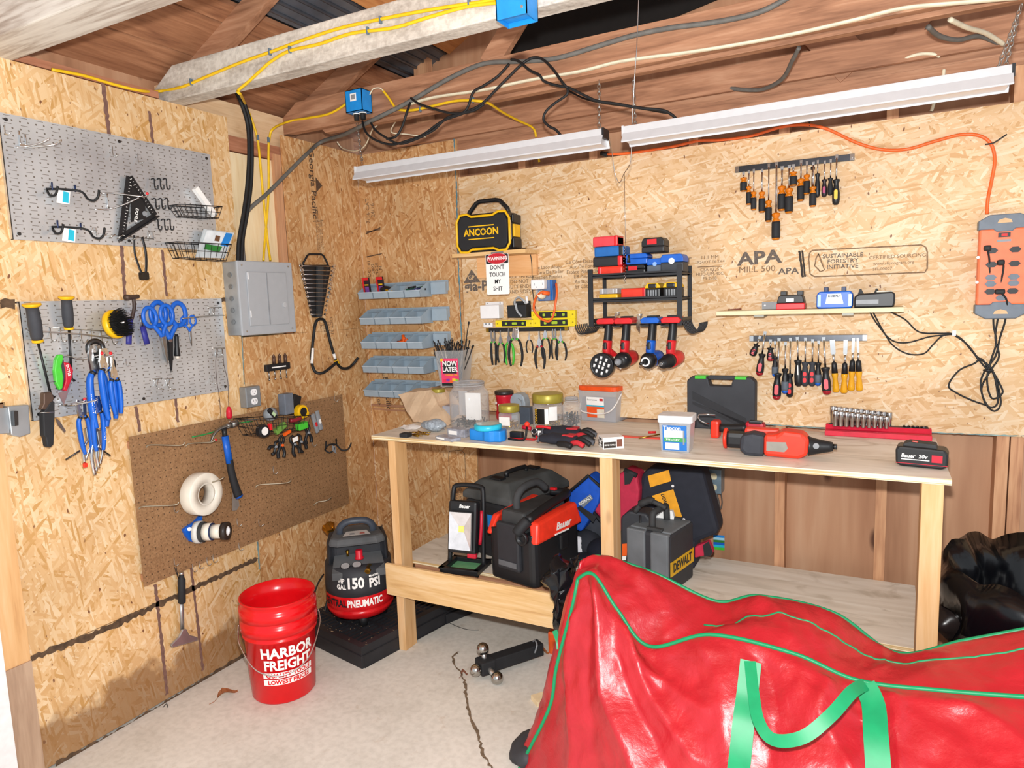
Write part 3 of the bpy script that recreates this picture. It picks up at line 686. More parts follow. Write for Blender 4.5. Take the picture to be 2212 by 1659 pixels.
# comb rack at the bottom edge
f = Wf('L',218,510,PO); mb = f.tube([(205,505,PO+.004),(330,516,PO+.004)],.002,6,0)
for i in range(6): x = 222+i*17; f.tube([(x,510+i*1.4,PO+.004),(x-3,512+i*1.4,.05),(x+10,505+i*1.4,.055)],.002,6,2,mb=mb)
for x,y in ((203,500),(326,508)): f.tube([(x-5,y+12,PO),(x-3,y-8,PO+.006),(x+4,y-8,PO+.006),(x+6,y+10,PO)],.0018,6,0,mb=mb)
f.solo(mb,'prong_rack',zinc,'row of short zinc prongs along the bottom edge of the upper metal pegboard','rack')
f = Wf('L',300,515,.05); t = f.thing('looped_brush','black looped-handle brush hanging below the speed square','brush')
MB().tube([f.q(*p) for p in ((290,508,.05),(291,545,.045),(300,575,.05),(306,590,.055))],.0045,8,4,flat=.4).tube([f.q(*p) for p in ((307,512,.06),(314,540,.06),(316,565,.06),(315,590,.055))],.0055,8,4,flat=.5).build('handle',black,t)
MB().box(f.q(311,596,.052),(.028,.03,.030),bev=.006).build('bristle_head',mat('dark_bristle','#2a2118',.9,var=.5,scale=200),t)

# ---------------- middle board
def longdriver(cap,neck,tip,hr,label,group):
    f = Wf('L',*cap,.05); t = f.thing('pry_driver',label,'pry bar',group)
    a,b,c = f.q(*cap,.06),f.q(*neck,.045),f.q(*tip,.03); d = (b-a).normalized()
    MB().lathe([(hr*1.5,0),(hr*1.55,.005),(hr*1.1,.012)],a,a+d,18).build('striking_cap',yellow,t)
    L = dist(a,b); MB().lathe([(hr,.010),(hr*1.08,L*.3),(hr*1.12,L*.55),(hr*1.0,L*.85),(hr*.7,L*.95)],a,a+d,16).build('grip',mat('charcoal_grip','#3a3c42',.7),t)
    MB().lathe([(hr*.95,L*.93),(hr*.95,L*.99),(hr*.5,L*1.01)],a,a+d,16).build('collar',yellow,t)
    MB().tube([b,c],.0042,8).build('shaft',black,t); e = (c-b).normalized()
    MB().tube([c,c+e*.02,c+e*.03+Vector((.008,-.006,0))],.005,8,flat=.5).build('tip',darksteel,t)
longdriver((68,656),(82,740),(107,842),.0185,'black and yellow pry bar with round cap, leftmost on the middle pegboard','black and yellow pry bars')
longdriver((143,640),(149,712),(154,806),.0165,'black and yellow pry bar with round cap, between its twin and the round brush','black and yellow pry bars')
f = Wf('L',62,712,PO); mb = f.tube([(60,713,PO),(66,722,.04),(95,716,.05),(180,722,.05),(243,731,.05)],.0022,6,0)
f.tube([(98,705,PO),(165,712,PO),(240,716,PO)],.0022,6,0,mb=mb)
for i in range(7): x = 108+i*22; f.tube([(x,706+i*1.6,PO),(x+2,728+i*1.2,PO+.01),(x+6,737+i,.05),(x+15,734+i*.6,.055)],.0022,6,2,mb=mb)
f.solo(mb,'prong_rack',zinc,'wide zinc wire rack of curled prongs across the middle pegboard','rack')
f = Wf('L',245,695,.05); t = f.thing('drill_brush','round yellow scrub brush with black bristles on the middle pegboard','brush')
ax = Vector((.35,-1,.18)).normalized(); c0 = f.q(241,702,.04)
MB().lathe([(.012,-.03),(.012,0),(.052,.002),(.055,.012),(.052,.026)],c0,c0+ax,28).build('base',yellow,t)
random.seed(3); mb = MB(); xx,yy,zz = frame(c0,c0+ax)
for i in range(420):
    a_,rr = rnd(0,2*PI),.052*math.sqrt(rnd(0,1)); p = c0+ax*.024+xx*math.cos(a_)*rr*.95+yy*math.sin(a_)*rr*.95
    q_ = p+ax*rnd(.028,.034)+xx*math.cos(a_)*rr*.12+yy*math.sin(a_)*rr*.12; s_ = xx*.0012; u_ = yy*.0012
    mb.add([p-s_,p+s_,p+u_,q_-s_,q_+s_,q_+u_],[(0,1,2),(3,5,4),(0,3,4,1),(1,4,5,2),(2,5,3,0)])
mb.lathe([(.040,.02),(.040,.038),(.01,.040)],c0,c0+ax,24); mb.build('bristles',mat('black_bristle','#161616',.8,var=.5,scale=300),t)
MB().tube([c0+ax*-.03,c0+ax*.056],.004,8).build('shank',zinc,t)
f = Wf('L',288,645,.04); t = f.thing('hammer','small hammer with rusty brown head above the blue scissors','hammer')
MB().tube([f.q(*p) for p in ((272,642,.07),(284,642,.05),(298,640,.035))],lambda s_: .011-.003*s_,10,2).build('head',mat('rusty_steel','#5c4a40',.5,.5),t)
MB().tube([f.q(*p) for p in ((288,643,.045),(290,665,.045),(284,690,.045))],.007,8,3).build('neck',mat('dark_wood','#3d2c26'),t)
MB().tube([f.q(*p) for p in ((281,690,.045),(279,715,.045),(278,744,.045))],.0115,8,3,flat=.7).build('handle',mat('indigo_grip','#33348a',.5),t)
scissors(f.o+Vector((.035,.06,-.03)),PI/2,.235,'blue-handled scissors nearest the round yellow brush','blue-handled scissors',blue,tilt=-.10)
f2 = Wf('L',356,655,.045)
scissors(f2.o+Vector((0,0,.005)),PI/2,.285,'largest blue-handled scissors with black blades on the middle pegboard','blue-handled scissors',blue,tilt=.05,blade=black,out=.02)
scissors(Wf('L',401,682,.05).o,PI/2,.125,'smallest blue-handled scissors hanging from the long straight hook','blue-handled scissors',blue,tilt=-.04)
f = Wf('L',314,700,.04); t = f.thing('utility_knife','indigo-handled knife hanging beside the blue scissors','knife')
MB().tube([f.q(308,705,.04),f.q(318,743,.04)],.0125,8,flat=.6).build('handle',mat('indigo_grip','#33348a'),t); MB().tube([f.q(303,680,.04),f.q(308,708,.04)],.006,8,flat=.3).build('blade',steel,t)
for i,(x,y) in enumerate(((366,730),(381,722))):
    f = Wf('L',x,y,.035); t = f.thing('nut_driver','black-handled nut driver %s the large scissors' % ('partly behind' if i == 0 else 'just right of'),'screwdriver','black nut drivers'); 
    MB().lathe([(.006,0),(.009,.01),(.009,.05),(.0125,.085),(.0115,.09)],f.q(x,y,.035),f.q(x+2,y+50,.035),12).build('handle',black,t)
    MB().lathe([(.006,0),(.008,.012),(.008,.016)],f.q(x+2,y+44,.035),f.q(x+2.5,y+55,.035),12).build('socket',mat('cream_tip','#e7ddd0'),t)
hookobj([(484,681,PO),(470,681,.03),(430,684,.08),(394,688,.12)],.0025,zinc,'straight_hook','long straight zinc hook at the upper right of the middle pegboard','hook',None,
        pegs=[[(448,664,PO),(478,664,PO)],[(456,664,PO),(461,680,.03)],[(464,664,PO),(461,680,.03)]])
hookobj([(458,752,PO),(485,752,PO)],.0025,zinc,'wire_hook','zinc hook carrying two thin dark wires at the right edge of the middle pegboard','hook',None,pegs=[[(468,753,PO),(466,768,.02),(480,770,.03),(482,765,.032)],[(479,753,PO),(480,768,.03)]])
for i,x in enumerate((336,361)):
    hookobj([(x-11,819,PO),(x+14,817,PO)],.002,zinc,'wire_hook','zinc Y-shaped hook near the bottom edge of the middle pegboard, %s of the pair' % ('left' if i == 0 else 'right'),'hook','pair of Y-shaped hooks',
            pegs=[[(x-4,819,PO),(x,832,.02),(x+4,838,.04),(x+18,841,.05)],[(x+6,818,PO),(x+3,834,.03)]])
jhook(457,820,.9,zinc,'small wire hook at the lower right of the middle metal pegboard',G1); jhook(272,783,.7,zinc,'small wire hook in the middle of the scissors pegboard',G1)
f = Wf('L',118,768,.04)
P = [(118,766),(128,765),(130,775),(125,790),(130,815),(128,838),(122,843),(113,826),(110,800),(112,778)]
t = f.thing('folding_knife','bright green folding knife on the middle pegboard','knife')
MB().prism([(f.q(*p,.045).x,f.q(*p,.045).z) for p in P],-.028,-.010,'y').build('handle',green,t,bevel=.004)
MB().tube([f.q(124,826,.062),f.q(116,824,.062)],.002,6).build('blade_edge',black,t)
f = Wf('L',140,785,.05); t = f.thing('folding_saw','red-handled folding saw with silver blade on the middle pegboard','saw')
P = [(133,782),(147,784),(155,800),(151,820),(141,845),(132,842),(138,822),(137,802)]
MB().prism([(f.q(*p,.05).x,f.q(*p,.05).z) for p in P],-.012,.010,'y').build('handle',mat('crimson_grip','#c21a33',.45),t,bevel=.004)
P = [(124,776),(134,778),(138,805),(131,842),(122,840),(130,812),(127,790)]
MB().prism([(f.q(*p,.05).x,f.q(*p,.05).z) for p in P],-.010,.008,'y').build('grip_back',dusty,t)
P = [(152,818),(150,832),(136,874),(124,850),(140,842)]
MB().prism([(f.q(*p,.045).x,f.q(*p,.045).z) for p in P],-.001,.001,'y').build('blade',mat('saw_blade','#b9a6b2',.3,.9),t)
c_ = f.q(143,800,.05); MB().text('DOYLE',.013,T(c_.x,-.013,c_.z) @ Ry(PI/2-.1) @ FACE,bold=.02).build('lettering',white_p,t)
hookobj([(128,768,PO),(150,770,.04),(175,775,.07),(222,765,.13),(224,761,.135)],.003,chrome,'double_hook','chrome double hook with two red tips carrying blue-handled pliers','hook',None,
        pegs=[[(190,778,.08),(241,768,.15),(243,764,.155)],[(140,769,PO),(132,775,.03)]],tip=[(220,763,.136),(239,763,.156)])
hookobj([(128,872,PO),(140,875,.05),(180,867,.09),(184,861,.09)],.003,chrome,'double_hook','chrome double hook with one red tip at the bottom edge of the middle pegboard','hook',None,
        pegs=[[(140,877,.05),(205,866,.13),(208,860,.13)]],tip=[(183,862,.091)])
# blue pliers
GB = 'blue-handled pliers and wrenches'
def kpl(x,y,L,out,tilt,kind,label,txt=False,spread=.10,back=False):
    o = Wf('L',x,y,out).o; r = pliers(o,PI/2,L,label,GB,kind,blue,black,tilt,spread,out=0,hr=L*.042)
    if txt:
        for s_ in ((-1,1) if L > .25 else (1,)):
            MB().text('KOBALT',L*.045,T(s_*L*(.03+spread*.5),-L*.042,-L*.70) @ Ry(PI/2+s_*.05) @ FACE,bold=.015,sx=1.4).build('lettering',white_p,r)
kpl(203,745,.30,.10,.02,'slip','largest blue-handled groove pliers with lettered grips, under the red-tipped hook',True,.13)
kpl(222,752,.26,.125,-.03,'lines','blue-handled pliers hanging second from the tip of the double hook',False,.10)
kpl(240,768,.215,.14,-.02,'needle','blue-handled pliers hanging at the outer tip of the double hook',False,.09)
kpl(172,862,.20,.07,-.05,'slip','blue-handled pliers hanging lowest, left on the lower double hook',False,.12)
kpl(208,855,.20,.10,.04,'lines','blue-handled pliers hanging on the lower double hook with white lettering',True,.13)
f = Wf('L',205,745,.09); t = f.thing('adjustable_wrench','dark hooked wrench head above the blue-handled pliers','wrench')
MB().torus(f.q(206,752,.09),.026,.010,'y',20,8).build('head',darksteel,t); MB().tube([f.q(202,765,.09),f.q(205,800,.085)],.009,8,flat=.5).build('neck',darksteel,t)
# locking pliers cluster
for i,(x0,y0,x1,y1,o_) in enumerate(((190,935,182,1000,.06),(203,940,205,1025,.075),(214,942,213,1010,.09))):
    f = Wf('L',x0,y0,o_); t = f.thing('locking_pliers',('silver locking pliers with a red release tip below the blue pliers','silver locking pliers, longest of the bunch hanging under the blue pliers','silver locking pliers nearest the right in the bunch under the blue pliers')[i],'pliers','silver locking pliers')
    a,b = f.q(x0,y0,o_),f.q(x1,y1,o_)
    MB().prism([(a.x-.012,a.z+.02),(a.x+.014,a.z+.022),(a.x+.018,a.z-.012),(a.x+.004,a.z-.03),(a.x-.010,a.z-.028)],-.01,.004,'y').build('jaws',steel,t,bevel=.003)
    MB().tube([a+Vector((0,0,-.02)),a.lerp(b,.5)+Vector((-.010,0,0)),b],.007,8,4,flat=.7).tube([a+Vector((.006,-.003,-.02)),a.lerp(b,.5)+Vector((.012,-.004,0)),b+Vector((.006,-.002,.012))],.0045,8,4,flat=.7).build('handles',chrome,t)
    if i == 0: MB().box(b+Vector((0,-.004,-.008)),(.014,.010,.016),bev=.003).build('release',redbright,t)
for i,P in enumerate((((142,993,.05),(173,973,.07)),((205,962,.09),(238,984,.08)))):
    f = Wf('L',P[0][0],P[0][1],P[0][2]); f.solo(f.tube(P,.003,6,0),'steel_rod',darksteel,'thin dark steel rod sticking out %s of the locking pliers' % ('left','right')[i],'rod','dark rods among the locking pliers')
# black hatchet-like bypass tool
f = Wf('L',98,860,.06); t = f.thing('hatchet','small hatchet with dull brown head and black handle below the first pry bar','hatchet')
P = [(90,848),(108,846),(114,860),(108,872),(100,880),(96,886),(84,884),(90,872)]
MB().prism([(f.q(*p,.06).x,f.q(*p,.06).z) for p in P],-.012,.012,'y').build('head',mat('rusty_steel','#5c4a40'),t,bevel=.004)
MB().prism([(f.q(*p,.06).x,f.q(*p,.06).z) for p in [(104,868),(114,866),(114,900),(112,960),(104,967),(97,964),(94,945),(90,940),(88,892)]],-.014,.014,'y').build('handle',black_m,t,bevel=.004)
MB().tube([f.q(86,892,.08),f.q(118,890,.08)],.0015,6).build('wire',zinc,t)
MB().prism([(f.q(*p,.05).x,f.q(*p,.05).z) for p in [(116,902),(124,908),(138,930),(136,934),(122,918)]],-.002,.002,'y').build('spike',mat('bare_steel','#8d8686',.35,.9),t)
# steel box bracket at the edge
f = Wf('L',40,912,.02); t = f.thing('junction_bracket','galvanised steel box bracket at the far left beside the middle pegboard','bracket')
P = lambda pts,o_: [(f.q(*p,o_).x,f.q(*p,o_).z) for p in pts]
galv = mat('galvanised','#a9aeb2',.4,.6,var=.2,scale=8)
MB().prism(P([(-30,884),(14,880),(16,935),(-30,938)],.012),-.004,.004,'y').build('flange',galv,t)
MB().prism(P([(16,878),(62,874),(66,936),(44,944),(24,940)],.03),-.012,.02,'y').build('box',galv,t,bevel=.003)
MB().prism(P([(27,888),(36,887),(37,918),(29,920)],.045),-.034,-.014,'y').build('latch',darksteel,t)
hookobj([(240,780,.03),(247,778,.04),(249,792,.05),(244,794,.05)],.0028,black,'curled_hook','small black curled hook right of the blue pliers heads','hook','two small black curled hooks')
hookobj([(244,852,.03),(251,858,.04),(250,866,.05),(242,864,.05)],.0028,black,'curled_hook','small black curled hook beside the blue pliers grips, near the board edge','hook','two small black curled hooks')
# hanging wires
f = Wf('L',470,768,.03); f.solo(f.tube([(470,755,.03),(466,780,.03),(468,820,.03),(474,860,.03),(478,915,.03)],.0013,5),'thin_wire',mat('dark_wire','#4a3a36'),'thin dark wire hanging down to the hammer head','wire','thin hanging wires')
f = Wf('L',480,768,.03); t = f.thing('awl','red-handled awl hung on a thin wire above the hammer','awl','thin hanging wires')
f.tube([(481,755,.03),(484,790,.03),(492,825,.035),(494,882,.04)],.0013,5).build('wire',mat('dark_wire','#4a3a36'),t)
MB().lathe([(.004,0),(.009,.006),(.0125,.02),(.0135,.045),(.008,.055)],f.q(494,878,.04),f.q(496,912,.04),12).build('handle',mat('ruby_acetate','#c81e34',.25),t)
MB().cyl(f.q(496,908,.04),f.q(497,920,.04),.006,n=10).build('ferrule',zinc,t)

# ---------------- brown board
f = Wf('L',485,930,.06); t = f.thing('claw_hammer','claw hammer with blue and black grip hanging on the brown pegboard','hammer')
MB().tube([f.q(*p) for p in ((455,955,.05),(462,938,.05),(474,926,.05),(490,920,.055))],lambda s_: .005+.009*s_,10,4,flat=.6).tube([f.q(488,921,.055),f.q(500,918,.06)],.012,12).cyl(f.q(499,918,.06),f.q(513,913,.065),.015,n=16).build('head',mat('hammer_steel','#8e8c88',.3,.9),t)
MB().tube([f.q(484,925,.06),f.q(486,945,.062)],.011,8).build('neck',black,t)
MB().tube([f.q(486,942,.062),f.q(496,1000,.065)],.0165,10,flat=.75).build('shaft',blue,t)
MB().tube([f.q(496,994,.065),f.q(500,1020,.066),f.q(508,1050,.067),f.q(515,1070,.067)],lambda s_: .0165+.004*s_*s_,10,4,flat=.8).build('grip',black_m,t)
MB().tube([f.q(514,1066,.067),f.q(517,1073,.067)],.019,10,flat=.8).build('end_cap',blue,t)
def lhook(a,b,label,G='long straight hooks on the brown pegboard',o_=.11,tip=None):
    (x0,y0),(x1,y1) = a,b; e = 6
    return hookobj([(x0,y0,PO),(x0+10,y0-6,.03),(x1-10,y1+7,o_),(x1,y1,o_+.01)],.0028,mat('dull_zinc','#a59a86',.4,.7),'straight_hook',label,'hook',G,tip=tip)
lhook((316,967),(399,955),'long straight hook, highest at the left of the brown pegboard')
lhook((401,964),(466,948),'long straight hook with red tip touching the hammer claw',tip=[(466,950,.12)])
lhook((300,1100),(386,1084),'long straight hook left of the big white tape roll')
lhook((405,1062),(483,1030),'long straight hook passing through the big white tape roll',o_=.12)
lhook((552,1053),(629,1036),'long empty straight hook right of the hammer grip')
lhook((678,1090),(716,1074),'short straight hook near the right edge of the brown pegboard',o_=.06)
for x,y,l in ((590,1015,'right of the hammer grip'),(376,1098,'beside the big white tape roll'),(512,1128,'right of the black tape end'),(559,1128,'near the bottom right of the stacked tapes'),(516,1180,'at the bottom edge under the hammer'),
                (416,1226,'bottom edge, right of the scraper cord'),(430,1220,'bottom row of three, left'),(447,1212,'bottom row of three, middle'),(460,1206,'bottom row of three, right'),(722,858,'in the top right corner'),(674,955,'below the crowded wire basket'),(376,1213,'carrying the scraper')):
    jhook(x,y,.8,zinc,'small wire hook on the brown board, '+l,G1)
f = Wf('L',424,1063,.07); t = f.thing('mesh_tape_roll','big white roll of mesh tape on the brown pegboard','tape')
ax = Vector((.12,-1,.02)).normalized(); c0 = f.q(424,1066,.045)-ax*.0
MB().lathe([(.048,0),(.088,0),(.090,.003),(.090,.055),(.088,.058),(.048,.058),(.048,0)],c0,c0+ax,40,caps=False).build('tape',tape_w,t)
MB().lathe([(.040,.002),(.048,.002),(.048,.056),(.040,.056),(.040,.002)],c0,c0+ax,32,caps=False).build('core',mat('card_core','#d8d2c6'),t)
# stacked tape rolls on one hook: each its own thing
f0 = Wf('L',420,1148,.02); ax = Vector((.50,-1,.02)).normalized(); c0 = f0.q(418,1150,.02)
def roll(d0,d1,R,r_,m,label,core=None,name='tape_roll'):
    f = f0; t = f.thing(name,label,'tape','rolls stacked on one hook')
    MB().lathe([(r_,d0),(R,d0),(R,d1),(r_,d1),(r_,d0)],c0,c0+ax,28,caps=False).build('tape',m,t)
    MB().lathe([(r_*.86,d0+.0005),(r_,d0+.0005),(r_,d1-.0005),(r_*.86,d1-.0005),(r_*.86,d0+.0005)],c0,c0+ax,28,caps=False).build('core',core or tape_w,t)
roll(.012,.034,.048,.036,mat('tape_pale','#dcdcd8'),'white tape roll against the blue dispenser')
roll(.035,.048,.044,.034,dusty,'thin black tape roll in the middle of the stack')
roll(.049,.080,.037,.030,tape_w,'pale tape roll just behind the front black roll')
roll(.0805,.084,.037,.030,navy,'thin navy ring in the stack of tapes')
roll(.085,.125,.030,.022,tape_w,'narrow off-white roll behind the outermost black roll')
roll(.127,.150,.038,.020,mat('black_tape','#2e2724',.4),'outermost black electrical tape roll on the stack',white)
t = f0.thing('tape_dispenser','blue tape dispenser clipped behind the stacked rolls','dispenser')
P = [(404,1138),(420,1128),(432,1115),(437,1114),(436,1124),(424,1142),(430,1165),(432,1168),(425,1172),(412,1170),(402,1158),(396,1145)]
MB().prism([(f0.q(*p,.03).x,f0.q(*p,.03).z) for p in P],-.012,.003,'y').build('body',blue,t)
MB().cyl(f0.q(409,1143,.045),f0.q(409,1143,.03),.008,n=14).build('hub',white,t)
bikeb = hookobj([(702,972,.03),(708,962,.05),(725,960,.06),(738,972,.08),(752,970,.10),(759,956,.105)],.0042,rubber,'bike_hook','black rubber-coated bike hook at the right edge of the brown pegboard','hook',None,
        pegs=[[(702,972,.03),(712,978,.05),(722,970,.06),(720,962,.055)],[(704,953,PO),(704,970,.03)],[(726,948,PO),(727,962,.06)]],plate=1,
        extra=lambda f,t: MB().add([f.q(717,962,.062),f.q(724,964,.062),f.q(727,981,.062),f.q(718,974,.062)],[(0,1,2,3)]).build('hang_tag',grey_p,t))
f,t,A,B,Cc,D = basket([(540,907),(671,897)],[(553,942),(662,928)],'black wire basket crowded with tape measures and clamps on the brown pegboard','black wire baskets',10,.11)
def tapem(px,py,out,R,m,label,facec,rz=PI/2):
    f = Wf('L',px,py,out); r = f.thing('tape_measure',label,'tape measure')
    MB().prism([(math.cos(a)*R*1.0+(.3*R if math.cos(a) > .2 and math.sin(a) < 0 else 0),math.sin(a)*R) for a in [2*PI*k/20 for k in range(20)]],-R*.5,R*.5,'y').build('case',m,r,bevel=R*.15)
    MB().cyl((0,-R*.56,0),(0,-R*.48,0),R*.62,n=20).build('label_disc',facec,r); return r
tapem(567,931,.115,.030,black,'black tape measure with white and orange label in the crowded basket',white_p)
r = tapem(650,889,.10,.034,yellow,'yellow tape measure on top of the crowded basket',black)
f = Wf('L',600,905,.08); f.solo(MB().box(f.q(618,872,.08),(.055,.045,.10),M=None,bev=.004),'small_case',mat('slate_case','#6c7480',.5),'slate grey small case sticking up out of the crowded basket','case',tilt=.0)
bpy.context.view_layer.update()
_o = bpy.data.objects['small_case']; _o.rotation_euler = (0,.0,PI/2)
f = Wf('L',635,868,.06); f.solo(MB().box((0,0,0),(.05,.04,.07),bev=.006),'small_case',black,'black holder behind the yellow tape measure in the basket','case',tilt=.4)
f = Wf('L',583,895,.07); f.solo(MB().lathe([(.005,-.02),(.03,-.015),(.032,0),(.03,.02),(.012,.03)],(0,0,0),(0,-1,.3),18),'chalk_reel',mat('smoke_grey','#8f969c',.3),'grey chalk reel at the back left of the crowded basket','reel')
f = Wf('L',588,893,.10); t = f.thing('key_tag','black multitool with a pale green label in the basket','tool')
MB().box((0,0,0),(.022,.012,.06),M=Ry(-.7),bev=.004).build('body',black,t); MB().box((0,-.008,-.004),(.014,.003,.022),M=Ry(-.7)).build('label_patch',mat('pale_green','#b9d6a8'),t)
f = Wf('L',605,925,.10); f.solo(MB().box((0,0,0),(.07,.02,.028),M=Ry(-.45),bev=.004),'torpedo_level',mat('olive_green','#6d9a45',.4),'olive green pocket level lying in the crowded basket','level')
f = Wf('L',652,920,.10); f.solo(MB().box((0,0,0),(.06,.03,.034),M=Ry(-.1),bev=.006),'laser_level',green,'bright green gadget at the right end of the crowded basket','level')
f = Wf('L',637,906,.12); f.solo(MB().tube([(-.03,0,0),(0,-.004,-.003),(.035,0,.002)],.010,8,4),'marking_tool',mat('maroon','#8c1f30',.4),'dark red marking tool lying across the yellow tape measure','marker')
f = Wf('L',583,922,.125); f.solo(MB().box((0,0,0),(.012,.02,.03),bev=.003),'red_clip',red,'small red clip beside the black tape measure','clip')
for i,(x,y,tl) in enumerate(((677,903,-.28),(686,896,-.22))):
    f = Wf('L',x,y,.09+.01*i); t = f.thing('folding_cutter','grey box cutter with red mark, %s at the right of the basket' % ('left' if i == 0 else 'right'),'knife','grey box cutters in the basket',tilt=tl)
    MB().box((0,0,-.03),(.022,.014,.105),bev=.006).build('body',grey_p,t); MB().box((0,-.0075,-.035),(.012,.002,.022)).build('label_patch',red if i == 0 else white_p,t)
def clamp(px,py,out,tl,L,label,tipc=None):
    f = Wf('L',px,py,out); r = f.thing('spring_clamp',label,'clamp','black spring clamps under the basket',tilt=tl)
    for s_ in (-1,1):
        MB().tube([(s_*.004,0,.02),(s_*.014,0,.0),(s_*.005,0,-L*.3),(s_*.020,0,-L*.7),(s_*.016,0,-L)],lambda q: .005+.0035*q,8,4).build('jaw',black,r)
    MB().cyl((0,-.012,-L*.3),(0,.012,-L*.3),.006,n=10).build('pivot',tipc or grey_p,r)
clamp(608,950,.10,.12,.085,'black spring clamp hanging at the left under the crowded basket',orange)
clamp(632,950,.12,-.3,.080,'black spring clamp hanging in the middle under the crowded basket')
clamp(645,946,.11,-.45,.075,'black spring clamp next to the white price tag under the basket')
clamp(664,925,.10,-.05,.075,'black spring clamp hanging from the right corner of the basket')
clamp(598,960,.09,1.0,.05,'black spring clamp turned sideways under the left of the basket')
f = Wf('L',638,949,.135); f.solo(MB().box((0,0,0),(.034,.001,.022),M=Ry(-.1)),'price_tag',white_p,'white price tag hanging on the clamps under the basket','tag')
f = Wf('L',620,935,.13); f.solo(MB().box((0,0,0),(.045,.010,.014),M=Ry(-.25)),'clamp_pads',orange,'orange clamp pad pressed on the front of the basket','clamp')
f = Wf('L',480,925,.03); f.solo(f.tube([(415,944,.03),(455,935,.03),(500,917,.04),(545,910,.04)],.003,6),'zip_strip',mat('green_strip','#2c8f4a',.4),'thin green strip behind the hammer head','strip')
f = Wf('L',507,1075,.03); t = f.thing('putty_knife','small clear-tipped putty knife behind the hammer grip','putty knife')
MB().prism([(f.q(*p,.03).x,f.q(*p,.03).z) for p in [(503,1050),(509,1050),(516,1092),(510,1102),(501,1103),(501,1085)]],-.004,.0,'y').build('blade',mat('clouded_steel','#a59e98',.3,.5),t)
MB().tube([f.q(500,1040,.035),f.q(505,1062,.032)],.006,8).build('handle',mat('pale_wood','#c99f72'),t)
# scraper hung below
f = Wf('L',382,1218,.035); t = f.thing('floor_scraper','black-handled floor scraper hanging low on the left wall','scraper')
MB().tube([f.q(*p) for p in ((380,1222,.03),(383,1238,.03),(386,1250,.03),(382,1240,.034),(377,1225,.032))],.0014,5,3).build('cord',black,t)
MB().lathe([(.010,0),(.011,.02),(.0155,.03),(.015,.125),(.010,.13)],f.q(392,1238,.03),f.q(393,1300,.028),12).build('grip',black_m,t)
MB().cyl(f.q(392,1236,.03),f.q(392,1241,.03),.0105,n=12).build('hang_cap',zinc,t)
MB().tube([f.q(392.5,1296,.028),f.q(394,1362,.025)],.010,8,flat=.5).build('shaft',mat('scuffed_alu','#b3b3b3',.35,.8),t)
MB().prism([(f.q(*p,.025).x,f.q(*p,.025).z) for p in [(390,1358),(398,1357),(404,1370),(422,1375),(423,1382),(367,1398),(364,1392),(382,1374)]],-.006,.006,'y').build('blade_holder',mat('scuffed_alu','#b3b3b3'),t,bevel=.003)
# outlet low on the left wall
f = Wf('L',532,857,0); t = f.thing('wall_outlet','grey steel duplex outlet on the left wall above the brown pegboard','outlet')
p0,p1 = f.q(519,881),f.q(547,832); MB().b2((p0.x,-.045,p0.z),(p1.x,-.001,p1.z)).build('box',mat('outlet_grey','#8f9498',.45,.4),t,bevel=.004)
for k in (-.021,.021):
    s_ = MB().prism(rrect(.034,.030,.012,cx=(p0.x+p1.x)/2+.002,cy=(p0.z+p1.z)/2+k),-.048,-.044,'y').build('socket',white,t)
    m_ = MB(); cx,cz = (p0.x+p1.x)/2+.002,(p0.z+p1.z)/2+k
    m_.b2((cx-.008,-.0486,cz-.002),(cx-.006,-.048,cz+.008)).b2((cx+.006,-.0486,cz-.002),(cx+.008,-.048,cz+.008)).cyl((cx,-.0486,cz-.008),(cx,-.048,cz-.008),.0022,n=8); m_.build('slot',black,s_)
# ---------------- electrical panel, bit holder, wrench rack, bike hook, cables on the left wall
f = Wf('L',520,722); t = f.thing('breaker_box','grey steel breaker panel on the left wall by the cables','electrical panel')
q = f.q; a,b = q(520,725,.09),q(636,716,.09); c,d = q(627,568,.09),q(512,565,.09)
x0,x1,z0,z1 = (a.x+d.x)/2,(b.x+c.x)/2,(a.z+b.z)/2,(c.z+d.z)/2; D_ = .085
MB().b2((x0,-D_,z0),(x1,-.001,z1)).build('box',mat('galv_grey_box','#9b9fa2',.5,.3,var=.25,scale=10),t,bevel=.003)
MB().b2((x0-.002,-D_-.012,z0-.002),(x1+.004,-D_,z1+.003)).build('cover',panel_grey,t,bevel=.004)
w_,h_ = x1-x0,z1-z0
dr = MB().b2((x0+.13*w_,-D_-.018,z0+.12*h_),(x1-.13*w_,-D_-.012,z1-.14*h_)).build('door',panel_grey,t,bevel=.003)
MB().b2((x0+.48*w_,-D_-.0195,z0+.13*h_),(x0+.50*w_,-D_-.017,z1-.15*h_)).build('seam',grey_p,dr)
MB().prism(rrect(.020,.024,.009,cx=x0+.79*w_,cy=z0+.40*h_),-D_-.022,-D_-.017,'y').build('latch',mat('latch_grey','#b9bcc0'),dr)
for k in (.30,.82): MB().b2((x0+.145*w_,-D_-.0195,z0+k*h_-.02),(x0+.16*w_,-D_-.017,z0+k*h_+.01)).build('hinge',white,dr)
for i in range(5): MB().cyl((x0-.001,-.045,z0+.06+i*.052),(x0-.004,-.045,z0+.06+i*.052),.011,n=16).build('knockout',mat('knockout_grey','#7d8184',.5,.4),t)
for u,v in ((.07,.05),(.93,.05),(.07,.95),(.93,.95)): MB().cyl((x0+u*w_,-D_-.015,z0+v*h_),(x0+u*w_,-D_-.012,z0+v*h_),.004,n=8).build('screw',zinc,t)
f = Wf('L',596,790); t = f.thing('bit_holder','black magnetic bit holder with four long bits beside the panel','bit holder')
p0,p1 = f.q(570,803),f.q(620,782); MB().b2((p0.x,-.022,p0.z),(p1.x,-.001,p1.z)).build('bar',black,t,bevel=.003)
